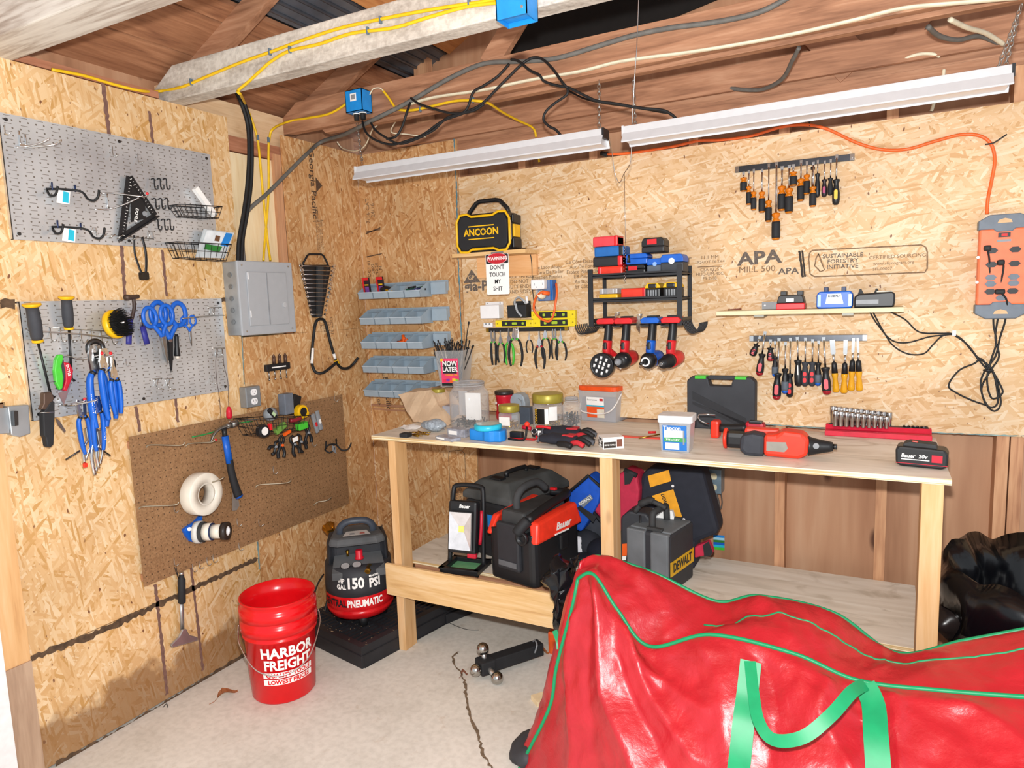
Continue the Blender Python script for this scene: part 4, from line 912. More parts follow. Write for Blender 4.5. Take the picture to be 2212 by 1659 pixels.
MB().b2((p0.x+.03,-.0225,(p0.z+p1.z)/2-.003),(p1.x-.03,-.022,(p0.z+p1.z)/2+.003)).build('label_strip',white_p,t)
for i in range(4):
    x = p0.x+.02+i*(p1.x-p0.x-.04)/3; MB().cyl((x,-.011,p0.z+.001),(x,-.011,p0.z-.035+(.006 if i in (1,) else 0)),.0028,n=8).cyl((x,-.011,p0.z-.035),(x,-.011,p0.z-.045),.0045,n=6).build('bit',steel,t)
    if i: MB().cyl((x,-.011,p1.z),(x,-.011,p1.z+.035),.0085,n=10).lathe([(.0085,0),(.001,.012)],(x,-.011,p1.z+.035),(x,-.011,p1.z+1),8).build('cutter',mat('bronze_cutter','#6b5348',.4,.6),t)
# wrench rack: black holder and each wrench a thing resting in it
f = Wf('L',685,690,.0); t = f.thing('wrench_rack','black plastic wrench rack with handle hanging by the corner','tool rack')
P = lambda pts: [(f.q(*p,.02).x,f.q(*p,.02).z) for p in pts]
MB().prism(P([(652,572),(712,572),(716,578),(697,684),(680,686),(676,680),(655,585)]),-.018,-.002,'y').build('frame',black,t,bevel=.003)
MB().prism(P([(684,576),(696,576),(692,684),(684,684)]),-.03,-.018,'y').build('spine',dusty,t)
MB().tube([f.q(*p,.012) for p in ((656,572),(655,568),(664,552),(668,549),(694,549),(699,553),(707,568),(708,574))],.0052,8,0).build('handle',black,t)
N = 12
for i in range(N):
    k = i/(N-1); yl = 574+k*105; xl = 650+k*23; xr = 722-k*20; yr = yl+2-k*2
    g = Wf('L',(xl+xr)/2,yl,.03); r = g.thing('combination_wrench','chrome combination wrench on the black rack, %s' % ('topmost and longest' if i == 0 else 'lowest and shortest' if i == N-1 else ['second','third','fourth','fifth','sixth','seventh','eighth','ninth','tenth','eleventh'][i-1]+' from the top'),'wrench','chrome wrenches on the black rack')
    a,b = g.q(xl,yl,.034),g.q(xr,yr,.034); s_ = .0115-.006*k; d = (b-a).normalized()
    MB().tube([a+d*s_,b-d*s_],s_*.33,6,flat=.6).build('shank',chrome,r)
    MB().torus(a,s_*.75,s_*.32,'y',14,6).build('ring_end',chrome,r)
    MB().prism([(b.x-s_*.9,b.z+s_*.5),(b.x,b.z+s_),(b.x+s_,b.z+s_*.8),(b.x+s_*.6,b.z+s_*.35),(b.x,b.z+s_*.3),(b.x,b.z-s_*.3),(b.x+s_*.6,b.z-s_*.4),(b.x+s_*.8,b.z-s_*.9),(b.x,b.z-s_),(b.x-s_*.9,b.z-s_*.5)],b.y-.003,b.y+.002,'y').build('open_end',chrome,r)
f = Wf('L',690,690,.0); t = f.thing('storage_hook','big black coated storage hook with yellow collar under the wrench rack','hook')
f.tube([(675,790,.01),(673,770,.01),(678,720,.01),(683,695,.01),(694,689,.01),(703,698,.01),(715,745,.012),(728,785,.012)],.0075,8,5).tube([f.q(728,785,.012),f.q(738,795,.05),f.q(752,795,.10),f.q(764,785,.15),f.q(773,773,.16)],.0075,8,5).tube([f.q(675,790,.01),f.q(682,804,.02),f.q(700,804,.04),f.q(728,782,.02)],.0075,8,5).build('rod',rubber,t)
MB().tube([f.q(725,778,.012),f.q(732,787,.014)],.0105,10).build('collar',yellow,t)
MB().tube([f.q(673.5,785,.013),f.q(675.5,752,.013)],.0078,8).build('white_sleeve',white_p,t); MB().tube([f.q(721,764,.014),f.q(724,775,.014)],.0079,8).build('white_mark',white_p,t)
# ================================================================= BACK WALL
def bt(name,label,cat,x,y,z,group=None,rz=0,tilt=0): return thing(name,label,cat,(x,y,z),(0,tilt,rz),group)
# ---- parts bins on rails, five rows of four
def make_bin():
    r = thing('parts_bin','x','bin',(0,0,0),0,'grey blue parts bins on the back wall')
    w_,d,hb,hf,t = .101,.105,.078,.036,.0022
    side = [(-d,0),(0,0),(0,hb),(-d*.35,hb),(-d*.98,hf+.006),(-d*1.06,hf)]
    mb = MB()
    for x in (0,w_-t): mb.prism(side,x,x+t,'x')
    mb.b2((0,-t,0),(w_,0,hb)).b2((0,-d,0),(w_,0,t))
    mb.add([(0,-d,0),(w_,-d,0),(w_,-d*1.06,hf),(0,-d*1.06,hf),(0,-d+t,0),(w_,-d+t,0),(w_,-d*1.06+t,hf),(0,-d*1.06+t,hf)],[(0,1,2,3),(4,7,6,5),(3,2,6,7),(0,4,5,1)])
    mb.build('shell',bin_grey,r)
    MB().b2((0,-d*1.06-.004,hf-.004),(w_,-d*1.06+.003,hf+.001)).build('lip',mat('bin_edge','#b7c6d2',.4),r)
    MB().b2((.006,-d*.38,hb-.012),(w_-.006,-d*.38+.002,hb-.002)).build('label_slot',mat('bin_dark_blue','#8296a6',.4),r)  # label slot in a darker grey blue than the shell
    return r
binp = make_bin(); first = True
rows = [1.652,1.512,1.379,1.245,1.110]; ordr = ['top','second','third','fourth','lowest']
note = {(0,0): 'holding two red packets',(0,1): 'holding a black bit case',(0,2): 'holding a yellow pencil',(0,3): 'holding dark blue bits',(1,0): 'nearly empty',(1,1): 'empty',(1,2): 'with a brass nut',(1,3): 'with small screws',(2,0): 'full of silver screws',
        (2,1): 'with a few dark screws',(2,2): 'piled with orange anchors',(2,3): 'with pink and white bits'}
pos4 = ['leftmost','second from left','third from left','rightmost']
BX = .050; PITCH = .1045
for i,z in enumerate(rows):
    for j in range(4):
        b = binp if first else copy_tree(binp); first = False
        b.location = (BX+j*PITCH,-.008,z); rename(b,'grey blue parts bin, %s in the %s row, %s' % (pos4[j],ordr[i],note.get((i,j),'empty')))
    t = bt('bin_rail','grey blue wall rail behind the %s row of parts bins' % ordr[i],'rail',BX,0,z,'rails behind the parts bins')
    MB().b2((-.01,-.0075,.03),(.52,0,.085)).b2((.425,-.03,.012),(.518,-.0075,.074)).build('rail',bin_grey,t)
def inbin(i,j,u,v=.5,h=0): return Vector((BX+j*PITCH+u*.1,-.008-.10*v,rows[i]+.004+h))
for k,(u,nm) in enumerate(((.32,'left'),(.86,'right'))):
    p = inbin(0,0,u,.6) if k == 0 else inbin(0,0,1.30,.62); t = thing('drill_bit_packet','red and purple packet standing in the top %s bin' % ('leftmost' if k == 0 else 'second'),'packet',p,(.15,.0,.0),'red packets in the top bins')
    MB().b2((-.022,-.006,0),(.022,.006,.115)).build('card',mat('packet_black','#2a1f26',.5),t); MB().b2((-.022,-.0068,0),(-.012,-.006,.115)).b2((-.012,-.0068,.10),(.022,-.006,.115)).build('red_band',red,t)
    MB().b2((-.008,-.0068,.02),(.018,-.006,.065)).build('picture',mat('violet_print','#7d4aa0',.4),t); MB().b2((-.008,-.0068,.072),(.018,-.006,.078)).build('yellow_line',yellow,t)
p = inbin(0,1,.5,.6,.02); thing_ = MB().sphere((0,0,.02),.04,14,(1,.8,.6)).build('bit_case',black); thing_.location = p; thing_.rotation_euler = (0,.3,.2); tag(thing_,'rounded black case lying in the second bin of the top row','case')
o = MB().tube([(-.045,0,.028),(.035,0,.012)],.005,6).build('carpenter_pencil',yellow); o.location = inbin(0,2,.1,.85,.012); tag(o,'yellow pencil sticking out of the top row third bin','pencil')
o = MB().sphere((0,0,0),.014,8).build('green_anchor',dkgreen); o.location = inbin(0,2,.75,.8,.015); tag(o,'dark green anchor in the top row third bin','anchor')
random.seed(5)
cols = [mat('indigo_bit','#2c3260',.4),mat('green_bit','#21583c',.4),black,mat('lilac_bit','#7d78a8',.4)]
for k in range(7):
    a = rnd(-1,1); o = MB().tube([(-.022,0,0),(.022,0,.008)],.005,6).build('driver_bit',cols[k % 4]); o.location = inbin(0,3,.12+.12*k,rnd(.5,.9),.028+.008*(k % 3)); o.rotation_euler = (0,0,a)
    tag(o,'small coloured driver bit in the rightmost bin of the top row','bit','driver bits in the top right bin')
for k in range(6):
    o = MB().tube([(-.026,0,0),(.026,0,.004)],lambda q: .009-.003*q,8).build('wall_anchor',orange); o.location = inbin(2,2,.35+.10*(k % 3),.6+.1*(k % 2),.014+.014*(k//2)); o.rotation_euler = (.2,-.25*(k % 3) if k < 5 else 1.3,.3-.2*k)
    tag(o,'orange plastic wall anchor piled in the third row','anchor','orange wall anchors in the third row')
for (i,j,m_,lab) in ((2,0,steel,'loose silver screws filling the leftmost bin of the third row'),(2,1,darksteel,'loose dark screws in the second bin of the third row'),(1,3,steel,'loose small screws in the rightmost bin of the second row')):
    mb = MB()
    for k in range(40 if j == 0 else 14):
        p = inbin(i,j,rnd(.15,.85),rnd(.4,.9),rnd(.0,.014)); a = rnd(0,PI); v = Vector((math.cos(a),math.sin(a),rnd(-.1,.5)))*.012; mb.tube([p-v,p+v],.0022,5); mb.cyl(p+v,p+v*1.15,.0045,n=6)
    tag(mb.build('screws',m_),lab,'screws',None,'stuff')
for k,c_ in enumerate((mat('pink_bit','#d98aa8',.4),white,mat('sky_bit','#9ecbe6',.4),mat('pink_bit','#d98aa8'))):
    o = MB().sphere((0,0,0),.011,8,(1.3,1,.7)).build('wire_nut',c_); o.location = inbin(2,3,.2+.2*k,.8,.018); tag(o,'small pink, white or pale blue wire nut in the third row rightmost bin','wire nut','wire nuts in the third row')
o = MB().torus((0,0,0),.008,.003,'z',12,6).build('brass_nut',brass); o.location = inbin(1,2,.75,.85,.010); tag(o,'brass nut in the second row third bin','nut')

# ---- radio on its shelf, warning sign, holders, outlet
SZ = 1.856; t = bt('speaker_shelf','small pine shelf screwed to the back wall under the black and yellow speaker','shelf',.70,0,SZ)
MB().b2((0,-.16,-.018),(.41,0,0)).build('board',w_bright,t,bevel=.001); MB().b2((.06,-.02,-.12),(.40,0,-.0185)).build('cleat',wood('cleat_orange',['#d89a60','#e8b27a','#eec08e'],'x',knots=False),t)
t = bt('speaker','black and yellow jobsite speaker with carry handle on the small shelf','speaker',.735,-.155,SZ,None)
Wd,Dp,Ht = .295,.12,.185
MB().prism([(Wd*.04,0),(Wd*.96,0),(Wd,.03),(Wd,Ht-.03),(Wd*.93,Ht),(Wd*.07,Ht),(0,Ht-.03),(0,.03)],0,Dp,'y').build('body',black,t,bevel=.008)
ring = [(.0,.035),(.02,.004),(.06,.002),(.085,.015),(.205,.015),(.235,.002),(.275,.004),(.295,.035),(.295,.15),(.275,.183),(.235,.186),(.205,.172),(.085,.172),(.06,.186),(.02,.183),(0,.15)]
MB().tube([(a,-.004,b) for a,b in ring],.0062,8,closed=True).build('yellow_trim',yellow,t)
MB().prism([(.012,.04),(.03,.014),(.06,.012),(.088,.026),(.205,.026),(.232,.012),(.268,.016),(.283,.04),(.283,.145),(.268,.172),(.232,.174),(.205,.162),(.088,.162),(.06,.174),(.03,.172),(.012,.145)],-.010,.002,'y').build('grille',black_m,t,bevel=.003)
mb = MB().text('ANCOON',.046,T(.142,-.0112,.094) @ FACE,bold=.03,sx=.92); mb.b2((.070,-.0115,.122),(.214,-.010,.127)).b2((.070,-.0115,.061),(.214,-.010,.066)); mb.build('lettering',yellow,t)
MB().b2((-.004,-.004,.05),(.004,.006,.14)).build('side_light',white,t); MB().b2((.289,-.005,.05),(.299,.006,.14)).build('side_light',white,t)
MB().b2((Wd-.004,.03,.065),(Wd+.008,.095,.125)).build('side_panel',yellow,t,bevel=.003)
MB().b2((Wd-.002,.02,.01),(Wd+.010,.105,.06)).build('end_pad',black,t,bevel=.006); MB().b2((Wd-.002,.02,.13),(Wd+.010,.105,.172)).build('end_pad',black,t,bevel=.006)
MB().tube([(.030,.06,Ht-.006),(.040,.06,Ht+.018),(.080,.06,Ht+.058),(.10,.06,Ht+.066),(.19,.06,Ht+.066),(.215,.06,Ht+.060),(.255,.06,Ht+.02),(.262,.06,Ht-.006)],.0105,8,flat=1.3).build('handle',black,t)
f = Wf('B',1119,536,.12); f.solo(f.tube([(1117,535,.10),(1135,537,.06),(1145,548,.03),(1149,575,.02),(1150,620,.02),(1154,655,.03),(1158,668,.03)],.0022,6),'electrical_cable',black,'thin black cord hanging from the speaker down to the levels','cord')
f = Wf('B',1052,637,.168); t = f.thing('warning_sign','white sign reading warning don\'t touch my shit below the speaker shelf','sign')
sw,sh = .140,.245; tl = f.q(1049,550,.168); sh = tl.z; sw = f.q(1101,636,.168).x
mb = MB().prism(rrect(sw,sh,.008,cx=sw/2,cy=sh/2),0,.0015,'y'); mb.build('plate',white_p,t)
MB().prism(rrect(sw-.004,sh*.235,.006,cx=sw/2,cy=sh*.875),-.0006,0,'y').build('header',black,t)
MB().lathe([(sw*.46,0),(sw*.46,.0008)],(sw/2,-.0006,sh*.885),(sw/2,-.0012,sh*.885),32,M=T(sw/2,0,sh*.885) @ Matrix.Diagonal((1,1,.46,1)) @ T(-sw/2,0,-sh*.885)).build('red_oval',mat('sign_red','#c41e2e',.45),t)
MB().torus((sw/2,-.0016,sh*.885),sw*.44,.0009,'y',40,6,M=T(sw/2,0,sh*.885) @ Matrix.Diagonal((1,1,.46,1)) @ T(-sw/2,0,-sh*.885)).build('oval_outline',white_p,t)
MB().text('WARNING',sw*.18,T(sw/2,-.0020,sh*.885) @ FACE,bold=.02,sx=1.0).build('lettering',white_p,t)
mb = MB()
for i,s_ in enumerate(("DON'T",'TOUCH','MY','SHIT')): mb.text(s_,sh*.150,T(sw/2,-.0008,sh*(.665-.175*i)) @ FACE,bold=.012,sx=.85)
mb.build('lettering',mat('sign_black','#2d2f33',.5),t)
MB().b2((.03,.0018,sh*.93),(sw-.03,.006,sh*1.05)).build('standoff',mat('foam_block','#777777',.8),t)
f = Wf('B',1045,688,.02); t = f.thing('remote_holder','small white plastic wall holder under the warning sign','holder'); e = f.q(1084,656,.02)
MB().b2((0,-.035,0),(e.x,.0195,e.z*.93)).build('pocket',white,t,bevel=.003); MB().b2((.008,.008,e.z*.93),(e.x,.0195,e.z*1.15)).build('back',white,t,bevel=.002)
for x in (.02,e.x-.014): MB().cyl((x,.006,e.z*1.05),(x,.008,e.z*1.05),.003,n=8).build('screw',grey_p,t)
f = Wf('B',1104,686,.02); t = f.thing('cable_holder','black wall holder with a coiled grey cable beside the white holder','holder'); e = f.q(1144,658,.02)
MB().b2((0,-.04,0),(e.x,.0195,e.z)).build('pocket',black_m,t,bevel=.003); MB().b2((.012,.006,e.z),(e.x-.002,.0195,e.z*1.3)).build('back',black_m,t,bevel=.002)
f = Wf('B',1112,660,.06); t = f.thing('charging_cable','grey looped charging cable with a white plug in the black holder','cable')
mb = MB()
for k in range(3): f.tube([(1112+k,665,.05),(1111+k*1.2,650-k,.06),(1120+k,641+k*1.5,.07),(1133-k,649+k,.07),(1138-k*1.5,657,.06)],.0022,6,mb=mb); f.tube([(1112+k*1.5,655,.065),(1116+k*1.3,672,.068),(1126+k,684-k,.068)],.0022,6,mb=mb)
mb.build('cord',mat('silver_cable','#a9adb2',.4),t); MB().tube([f.q(1137,640,.07),f.q(1139,655,.065)],.007,8,flat=.6).build('plug',white,t)
f = Wf('B',1047,708,.0); t = f.thing('cord_clip','tiny white two-hole clip at the left end of the pliers strip','clip'); e = f.q(1066,697)
MB().b2((0,-.014,.002),(e.x,-.001,e.z)).build('body',white,t,bevel=.003)
for k in (.3,.7): MB().cyl((e.x*k,-.0148,e.z*.75),(e.x*k,-.013,e.z*.75),.005,n=10).build('hole',grey_p,t)
f = Wf('B',1170,650,.0); t = f.thing('wall_outlet','blue outlet box on the back wall with a white smart plug','outlet'); a = f.q(1202,604)
MB().b2((.004,-.05,0),(a.x,-.001,a.z)).build('box',mat('outlet_blue','#1465b8',.4),t,bevel=.003); MB().b2((-.004,-.058,.004),(a.x-.012,-.050,a.z*.98)).build('cover_plate',glassy('smoked_clear','#b9c6d4',.25),t)
MB().b2((-.012,-.098,a.z*.55),(a.x-.022,-.058,a.z*1.03)).build('smart_plug',white,t,bevel=.008)
mb = MB(); mb.b2((.01,-.0985,a.z*.74),(.012,-.0975,a.z*.86)).b2((.052,-.0985,a.z*.74),(.054,-.0975,a.z*.86)).cyl((.02,-.0985,a.z*.66),(.02,-.0975,a.z*.66),.003,n=8); mb.build('slot',grey_p,t)
MB().lathe([(.022,0),(.022,.012),(.014,.03)],(.034,-.058,a.z*.30),(.034,-.2,a.z*.30),16).build('plug_ring',mat('cream_plug','#e8dcc2'),t)
f = Wf('B',1180,635,.08); t = f.thing('extension_cable','short orange cord plugged in below the white smart plug and looping down','cord')
f.tube([(1180,633,.09),(1168,632,.09),(1157,645,.07),(1153,665,.06),(1160,680,.055),(1175,692,.055),(1188,693,.055),(1196,678,.055),(1200,655,.05),(1203,632,.04),(1201,612,.01)],.0058,8,5).build('cord',cable_o,t)
MB().tube([f.q(1186,634,.07),f.q(1172,632,.095)],.011,10).build('plug',cable_o,t)
# levels
def level(p0,p1,hpx,out,label):
    f = Wf('B',p0[0],p0[1],0); e = f.q(*p1); h = hpx*.0023; t = f.thing('spirit_level',label,'level','yellow spirit levels above the pliers',tilt=-math.atan2(e.z,e.x)); L = math.hypot(e.x,e.z)
    MB().b2((0,-out-.022,0),(L,-out,h)).build('body',yel_l,t,bevel=.002); MB().b2((L*.18,-out-.0235,h*.12),(L*.82,-out-.021,h*.86)).build('face',black_m,t)
    for k,s_ in ((.30,0),(.52,1),(.74,0)):
        MB().prism(rrect(h*.8 if s_ else h*.35,h*.34,h*.1,cx=L*k,cy=h*.5),-out-.0255,-out-.0235,'y').build('vial',mat('vial_green','#a8c832',.2),t)
    for k in (.06,.94): MB().cyl((L*k,-out-.0228,h*.5),(L*k,-out-.0219,h*.5),.004,n=10).build('hole',mat('dark_yellow','#a8920c'),t)
level((1077,706),(1158,705),15,.012,'yellow spirit level at the left, just above the leftmost pliers')
level((1158,706),(1249,704),17,.012,'yellow spirit level at lower right, above the long-nose pliers')
level((1154,689),(1249,687),17,.012,'yellow spirit level, top one of the two stacked at the right')
def magstrip(p0,p1,hpx,m,label):
    f = Wf('B',p0[0],p0[1],0); e = f.q(*p1); t = f.thing('magnetic_strip',label,'magnetic strip',None,tilt=-math.atan2(e.z,e.x)); L = math.hypot(e.x,e.z); h = hpx*.0021
    MB().b2((0,-.014,0),(L,-.001,h)).build('bar',m,t,bevel=.001)
    for k in (.018,.982): MB().b2((L*k-.008,-.0155,h*.05),(L*k+.008,-.001,h*.95)).cyl((L*k,-.018,h*.5),(L*k,-.0155,h*.5),.004,n=10).build('end_bracket',chrome if m != black else brass,t)
magstrip((1053,717),(1229,714),9,black,'black magnetic strip holding pliers below the yellow levels')
magstrip((1589,374),(1846,347),12,mat('gunmetal','#4b4d52',.25,.9),'dark magnetic strip holding amber-handled screwdrivers high on the back wall')
magstrip((1620,737),(1873,736),12,mat('gunmetal','#4b4d52',.25,.9),'dark magnetic strip holding red-handled screwdrivers and chisels')
plab = [('slip',1066,714,80,.10,0,'groove pliers with black handles, first from the left on the strip',0),('needle',1082,713,75,.20,0,'black-handled pliers, second from the left on the strip',0),('needle',1100,709,84,.20,1,'green-trimmed pliers partly hidden behind the biggest pliers',0),
        ('lines',1113,708,87,.34,1,'biggest lineman pliers with bright green and black handles',0),('needle',1144,716,48,.28,0,'smallest pliers on the strip with thin black handles',0),('needle',1166,715,84,.22,2,'longest needle-nose pliers with red collar',0),
        ('diag',1179,713,64,.26,0,'black-handled diagonal cutters right of the longest needle-nose pliers',0),('slip',1198,710,66,.16,0,'slip-joint pliers, second from the right end of the strip',0),('needle',1212,710,70,.30,0,'black-handled needle-nose pliers at the right end of the strip',0)]
for k,(kd,x,y,hp,sp_,g_,lb,_) in enumerate(plab):
    o = atY(x,y,-.016-.006*(k % 2)); L = hp*.00222
    r = pliers(o,0,L,lb,'pliers on the magnetic strip',kd,green if k == 2 else black_m,green if k < 4 or k > 5 else (mat('crimson_grip','#c21a33') if g_ == 2 else None),0,sp_,out=.006,hr=L*.036)
o = screwdriver(atY(1120,705,-.018),0,.02,.055,.007,white,'tiny white-handled screwdriver behind the biggest pliers',None,out=.006)
# ---- upper screwdrivers
ws = .00188   # metres per pixel on this part of the wall
G = 'screwdrivers on the upper magnetic strip'
am = [(1607,372,384,415,15,'first from the left, with a very short shaft'),(1619,369,403,444,12,'second from the left'),(1630,367,415,456,12,'third from the left'),(1647,366,414,460,14,'fourth from the left'),
      (1662,355,433,480,14,'fifth from the left'),(1679,352,459,518,18,'longest one, hanging lowest'),(1690,360,401,455,17,'just right of the longest'),(1706,358,406,460,17,'second to the right of the longest'),
      (1715,357,372,402,16,'stubby one hanging highest in the middle'),(1731,347,385,433,15,'right of the stubby one'),(1744,350,377,419,13,'with a short sleeve right of the middle'),(1758,352,402,445,14,'rightmost amber one, under the dark scribe')]
for k,(x,y0,y1,y2,w_,lb) in enumerate(am):
    screwdriver(atY(x,y0,-.018-.004*(k % 2)),0,(y1-y0)*ws,(y2-y1)*ws,w_*ws,amber,'amber and black screwdriver, '+lb,G,black_m,bulb=True,out=.008+.006*(k % 3))
f = Wf('B',1756,356,.03); t = f.thing('scribe','slim dark scribe tool hanging among the amber screwdrivers','scribe')
MB().cyl((0,0,0),(0,0,-.10),.004,n=10).cyl((0,0,-.008),(0,0,-.018),.008,n=12).cyl((0,0,-.1),(0,0,-.106),.009,n=12).build('body',darksteel,t)
screwdriver(atY(1767,347,-.018),0,27*ws,50*ws,11*ws,black,'slim all-black screwdriver right of the amber ones',G,out=.008)
screwdriver(atY(1782,348,-.018),0,38*ws,37*ws,11*ws,mat('plum_black','#2b2228',.45),'small black screwdriver with magenta patch',G,insert=(mat('magenta','#b02468',.4),1),out=.008)
screwdriver(atY(1795,345,-.018),0,38*ws,36*ws,11*ws,black_m,'small plain black screwdriver beside the yellow-patched one',G,out=.010)
screwdriver(atY(1808,335,-.018),0,50*ws,53*ws,15*ws,black,'black screwdriver with yellow oval at the right end of the upper strip',G,insert=(yellow,1),out=.010)
# ---- lower screwdrivers and chisels
G = 'screwdrivers on the lower magnetic strip'; rr_ = mat('salmon_insert','#e0606a',.4); clr = mat('dark_red_acetate','#a01c28',.25)
lo = [(1643,726,.38,20,28,16,black,None,rr_,2,'stubby one tilted at the left end of the strip'),(1654,716,.12,50,50,17,black,clr,rr_,1,'standing tallest above the strip, second from left'),(1666,733,0,18,30,16,black,clr,rr_,2,'stubby one, upright, third from left'),
      (1675,737,0,34,45,13,black,'b',None,0,'smaller blue-capped one near the left'),(1684,730,.03,78,61,19,black,clr,rr_,1,'biggest red-tipped one, hanging lowest'),(1698,738,0,59,56,15,black,'b',None,0,'larger blue-capped one left of the middle'),
      (1708,730,0,79,54,16,black,None,red,2,'long one with two red pads, left of the all-black one'),(1723,728,-.04,50,59,17,black,None,None,0,'all-black one with pale writing in the middle'),(1741,729,0,53,54,16,mat('charcoal_grip','#3a3c42'),None,red,2,'with two red pads, left one of the matching pair'),
      (1756,733,0,49,54,16,mat('charcoal_grip','#3a3c42'),None,red,2,'with two red pads, right one of the matching pair'),(1769,736,0,47,51,14,black,'b',None,0,'blue-capped one next to the rightmost screwdriver'),(1780,728,-.07,65,60,19,black,clr,rr_,1,'rightmost screwdriver beside the chisels')]
for k,(x,y0,tl,sl,hl,w_,m_,cp,ins_,n_,lb) in enumerate(lo):
    bl = cp == 'b'; r = screwdriver(atY(x,y0,-.018-.005*(k % 2)),0,sl*ws,hl*ws,w_*ws,m_,'red and black screwdriver, '+lb if not bl and k != 7 else 'black screwdriver, '+lb,G,mat('slate_grip','#5a6470',.6) if bl else None,blue if bl else (cp if cp else None),insert=(ins_,n_) if ins_ else None,tilt=tl,out=.008+.006*(k % 3))
    if k == 7: MB().text('Craft',.010,T(0,-.024,-.125) @ Ry(PI/2) @ FACE).build('writing',white_p,r) if False else MB().b2((-.002,-.0335,-.155),(.002,-.0325,-.115)).build('writing',white_p,r)
for k,(x,xb,y0,y1,y2,bw,lb) in enumerate(((1798,1806,734,784,825,10,'widest one, first from the left'),(1827,1826,734,785,830,8,'second from the left'),(1844,1842,730,779,825,6,'third from the left'),(1853,1858,730,779,825,5,'narrowest, at the right end'))):
    o = atY(x,y0,-.018); tl = -math.atan2((xb-x),(y2-y0)); r = thing('wood_chisel','amber-handled wood chisel, '+lb,'chisel',o,(0,tl,0),'amber-handled chisels on the lower strip')
    L = (y1-y0)*ws; b = bw*ws/2
    MB().prism([(-b,0),(b,0),(b,-L*.55),(.004,-L*.68),(-.004,-L*.68),(-b,-L*.55)],-.010,-.006,'y').cyl((0,-.008,-L*.62),(0,-.008,-L),.0045,n=10).build('blade',chrome,r)
    MB().lathe([(.006,0),(.0095,.004),(.012,.045)],(0,-.008,-L*.97),(0,-.008,-L-1),12).build('ferrule',black,r)
    MB().lathe([(.010,.042),(.013,.05),(.009,.07),(.013,.105),(.014,.118),(.010,.124)],(0,-.008,-L*.97),(0,-.008,-L-1),14).build('handle',mat('yellow_acetate','#f8b820',.15,trans=.3,var=.05),r)
# ---- charger shelf
t = bt('charger_shelf','long pale wood shelf carrying three battery chargers on the back wall','shelf',1.985,0,1.540)
MB().b2((0,-.13,-.018),(.69,0,.0)).build('board',w_shelfply,t,bevel=.0015)
for x in (.17,.50): MB().b2((x-.02,-.12,-.028),(x+.02,-.02,-.0185)).b2((x-.015,-.03,-.028),(x+.015,0,-.019)).build('bracket',mat('dull_bracket','#8e8d84',.5,.4),t)
def charger(px0,px1,h,m,m2,label,style):
    a = atY(px0,662,-.10); b = atY(px1,662,-.10); W_ = b.x-a.x; r = thing('battery_charger',label,'charger',(a.x,-.115,1.5405),0,'battery chargers on the long shelf')
    if style == 0:
        MB().prism([(0,0),(W_,0),(W_,h*.3),(W_*.96,h*.34),(W_*.04,h*.34),(0,h*.3)],0,.09,'y').build('base',m,r,bevel=.003)
        MB().prism([(W_*.02,h*.34),(W_*.98,h*.34),(W_*.93,h*.68),(W_*.86,h*.78),(W_*.14,h*.78),(W_*.07,h*.68)],.004,.09,'y').build('top',m2,r,bevel=.003)
        for k in (.2,.78): MB().b2((W_*k-.008,.03,h*.76),(W_*k+.014,.08,h)).build('rail',m2,r,bevel=.002)
        MB().b2((W_*.35,.0025,h*.42),(W_*.62,.0038,h*.60)).build('label_patch',white_p,r)
    elif style == 1:
        MB().prism([(0,.01),(W_*.04,0),(W_*.96,0),(W_,.01),(W_,h*.66),(W_*.93,h*.80),(W_*.07,h*.80),(0,h*.66)],0,.10,'y').build('body',m,r,bevel=.005)
        MB().prism([(W_*.25,h*.22),(W_*.75,h*.22),(W_*.68,h*.68),(W_*.30,h*.68)],-.002,.0,'y').build('label_patch',mat('pale_blue_label','#c6d8f2',.3),r)
        MB().text('KOBALT',.012,T(W_*.5,-.003,h*.57) @ FACE,bold=.02).build('lettering',ink_dark,r)
        for k in (.25,.74): MB().b2((W_*k-.008,.03,h*.78),(W_*k+.008,.08,h)).build('rail',navy,r,bevel=.002)
        for k in (.03,.88): MB().b2((W_*k,-.003,h*.1),(W_*k+.012,.0,h*.65)).build('corner_light',mat('sky_panel','#8fb6ef',.3),r)
    else:
        MB().prism([(0,0),(W_*.97,0),(W_,.02),(W_,h*.7),(W_*.93,h*.82),(W_*.1,h*.74),(0,h*.6)],0,.10,'y').build('body',m,r,bevel=.006)
        for k in (.08,.48): MB().prism([(W_*k,h*.72),(W_*k+.022,h*.72),(W_*k+.012,h),(W_*k+.006,h)],.03,.07,'y').build('rail',m2,r)
        MB().b2((W_*.04,-.002,h*.2),(W_*.60,.0,h*.42)).build('label_patch',grey_p,r); MB().b2((W_*.55,.01,h*.80),(W_*.93,.08,h*.86)).build('cover',mat('smoked_yellow','#83744a',.3),r)
    return r
charger(1677,1739,.074,red,black,'small red and black battery charger with white label at the left of the shelf',0)
charger(1764,1842,.084,blue,black,'bright blue battery charger in the middle of the long shelf',1)
charger(1845,1933,.072,black,dusty,'wide black battery charger at the right end of the long shelf',2)
f = Wf('B',1646,664,.02); e = f.q(1678,654,.02); t = f.thing('mounting_plate','small grey metal plate behind the red charger','plate'); MB().b2((0,-.002,-.008),(e.x+.03,.018,.022)).build('plate',grey_p,t); MB().cyl((.012,-.003,.008),(.012,-.001,.008),.004,n=8).build('screw',white,t)
f = Wf('B',1572,668,.05); f.solo(MB().tube([(0,0,0),(.055,.0,.003)],.003,6),'small_chisel',mat('old_red_brown','#7c4436',.6),'short reddish brown stick lying on the left end of the long shelf','stick'); bpy.data.objects['small_chisel'].location = (2.02,-.05,1.5435)

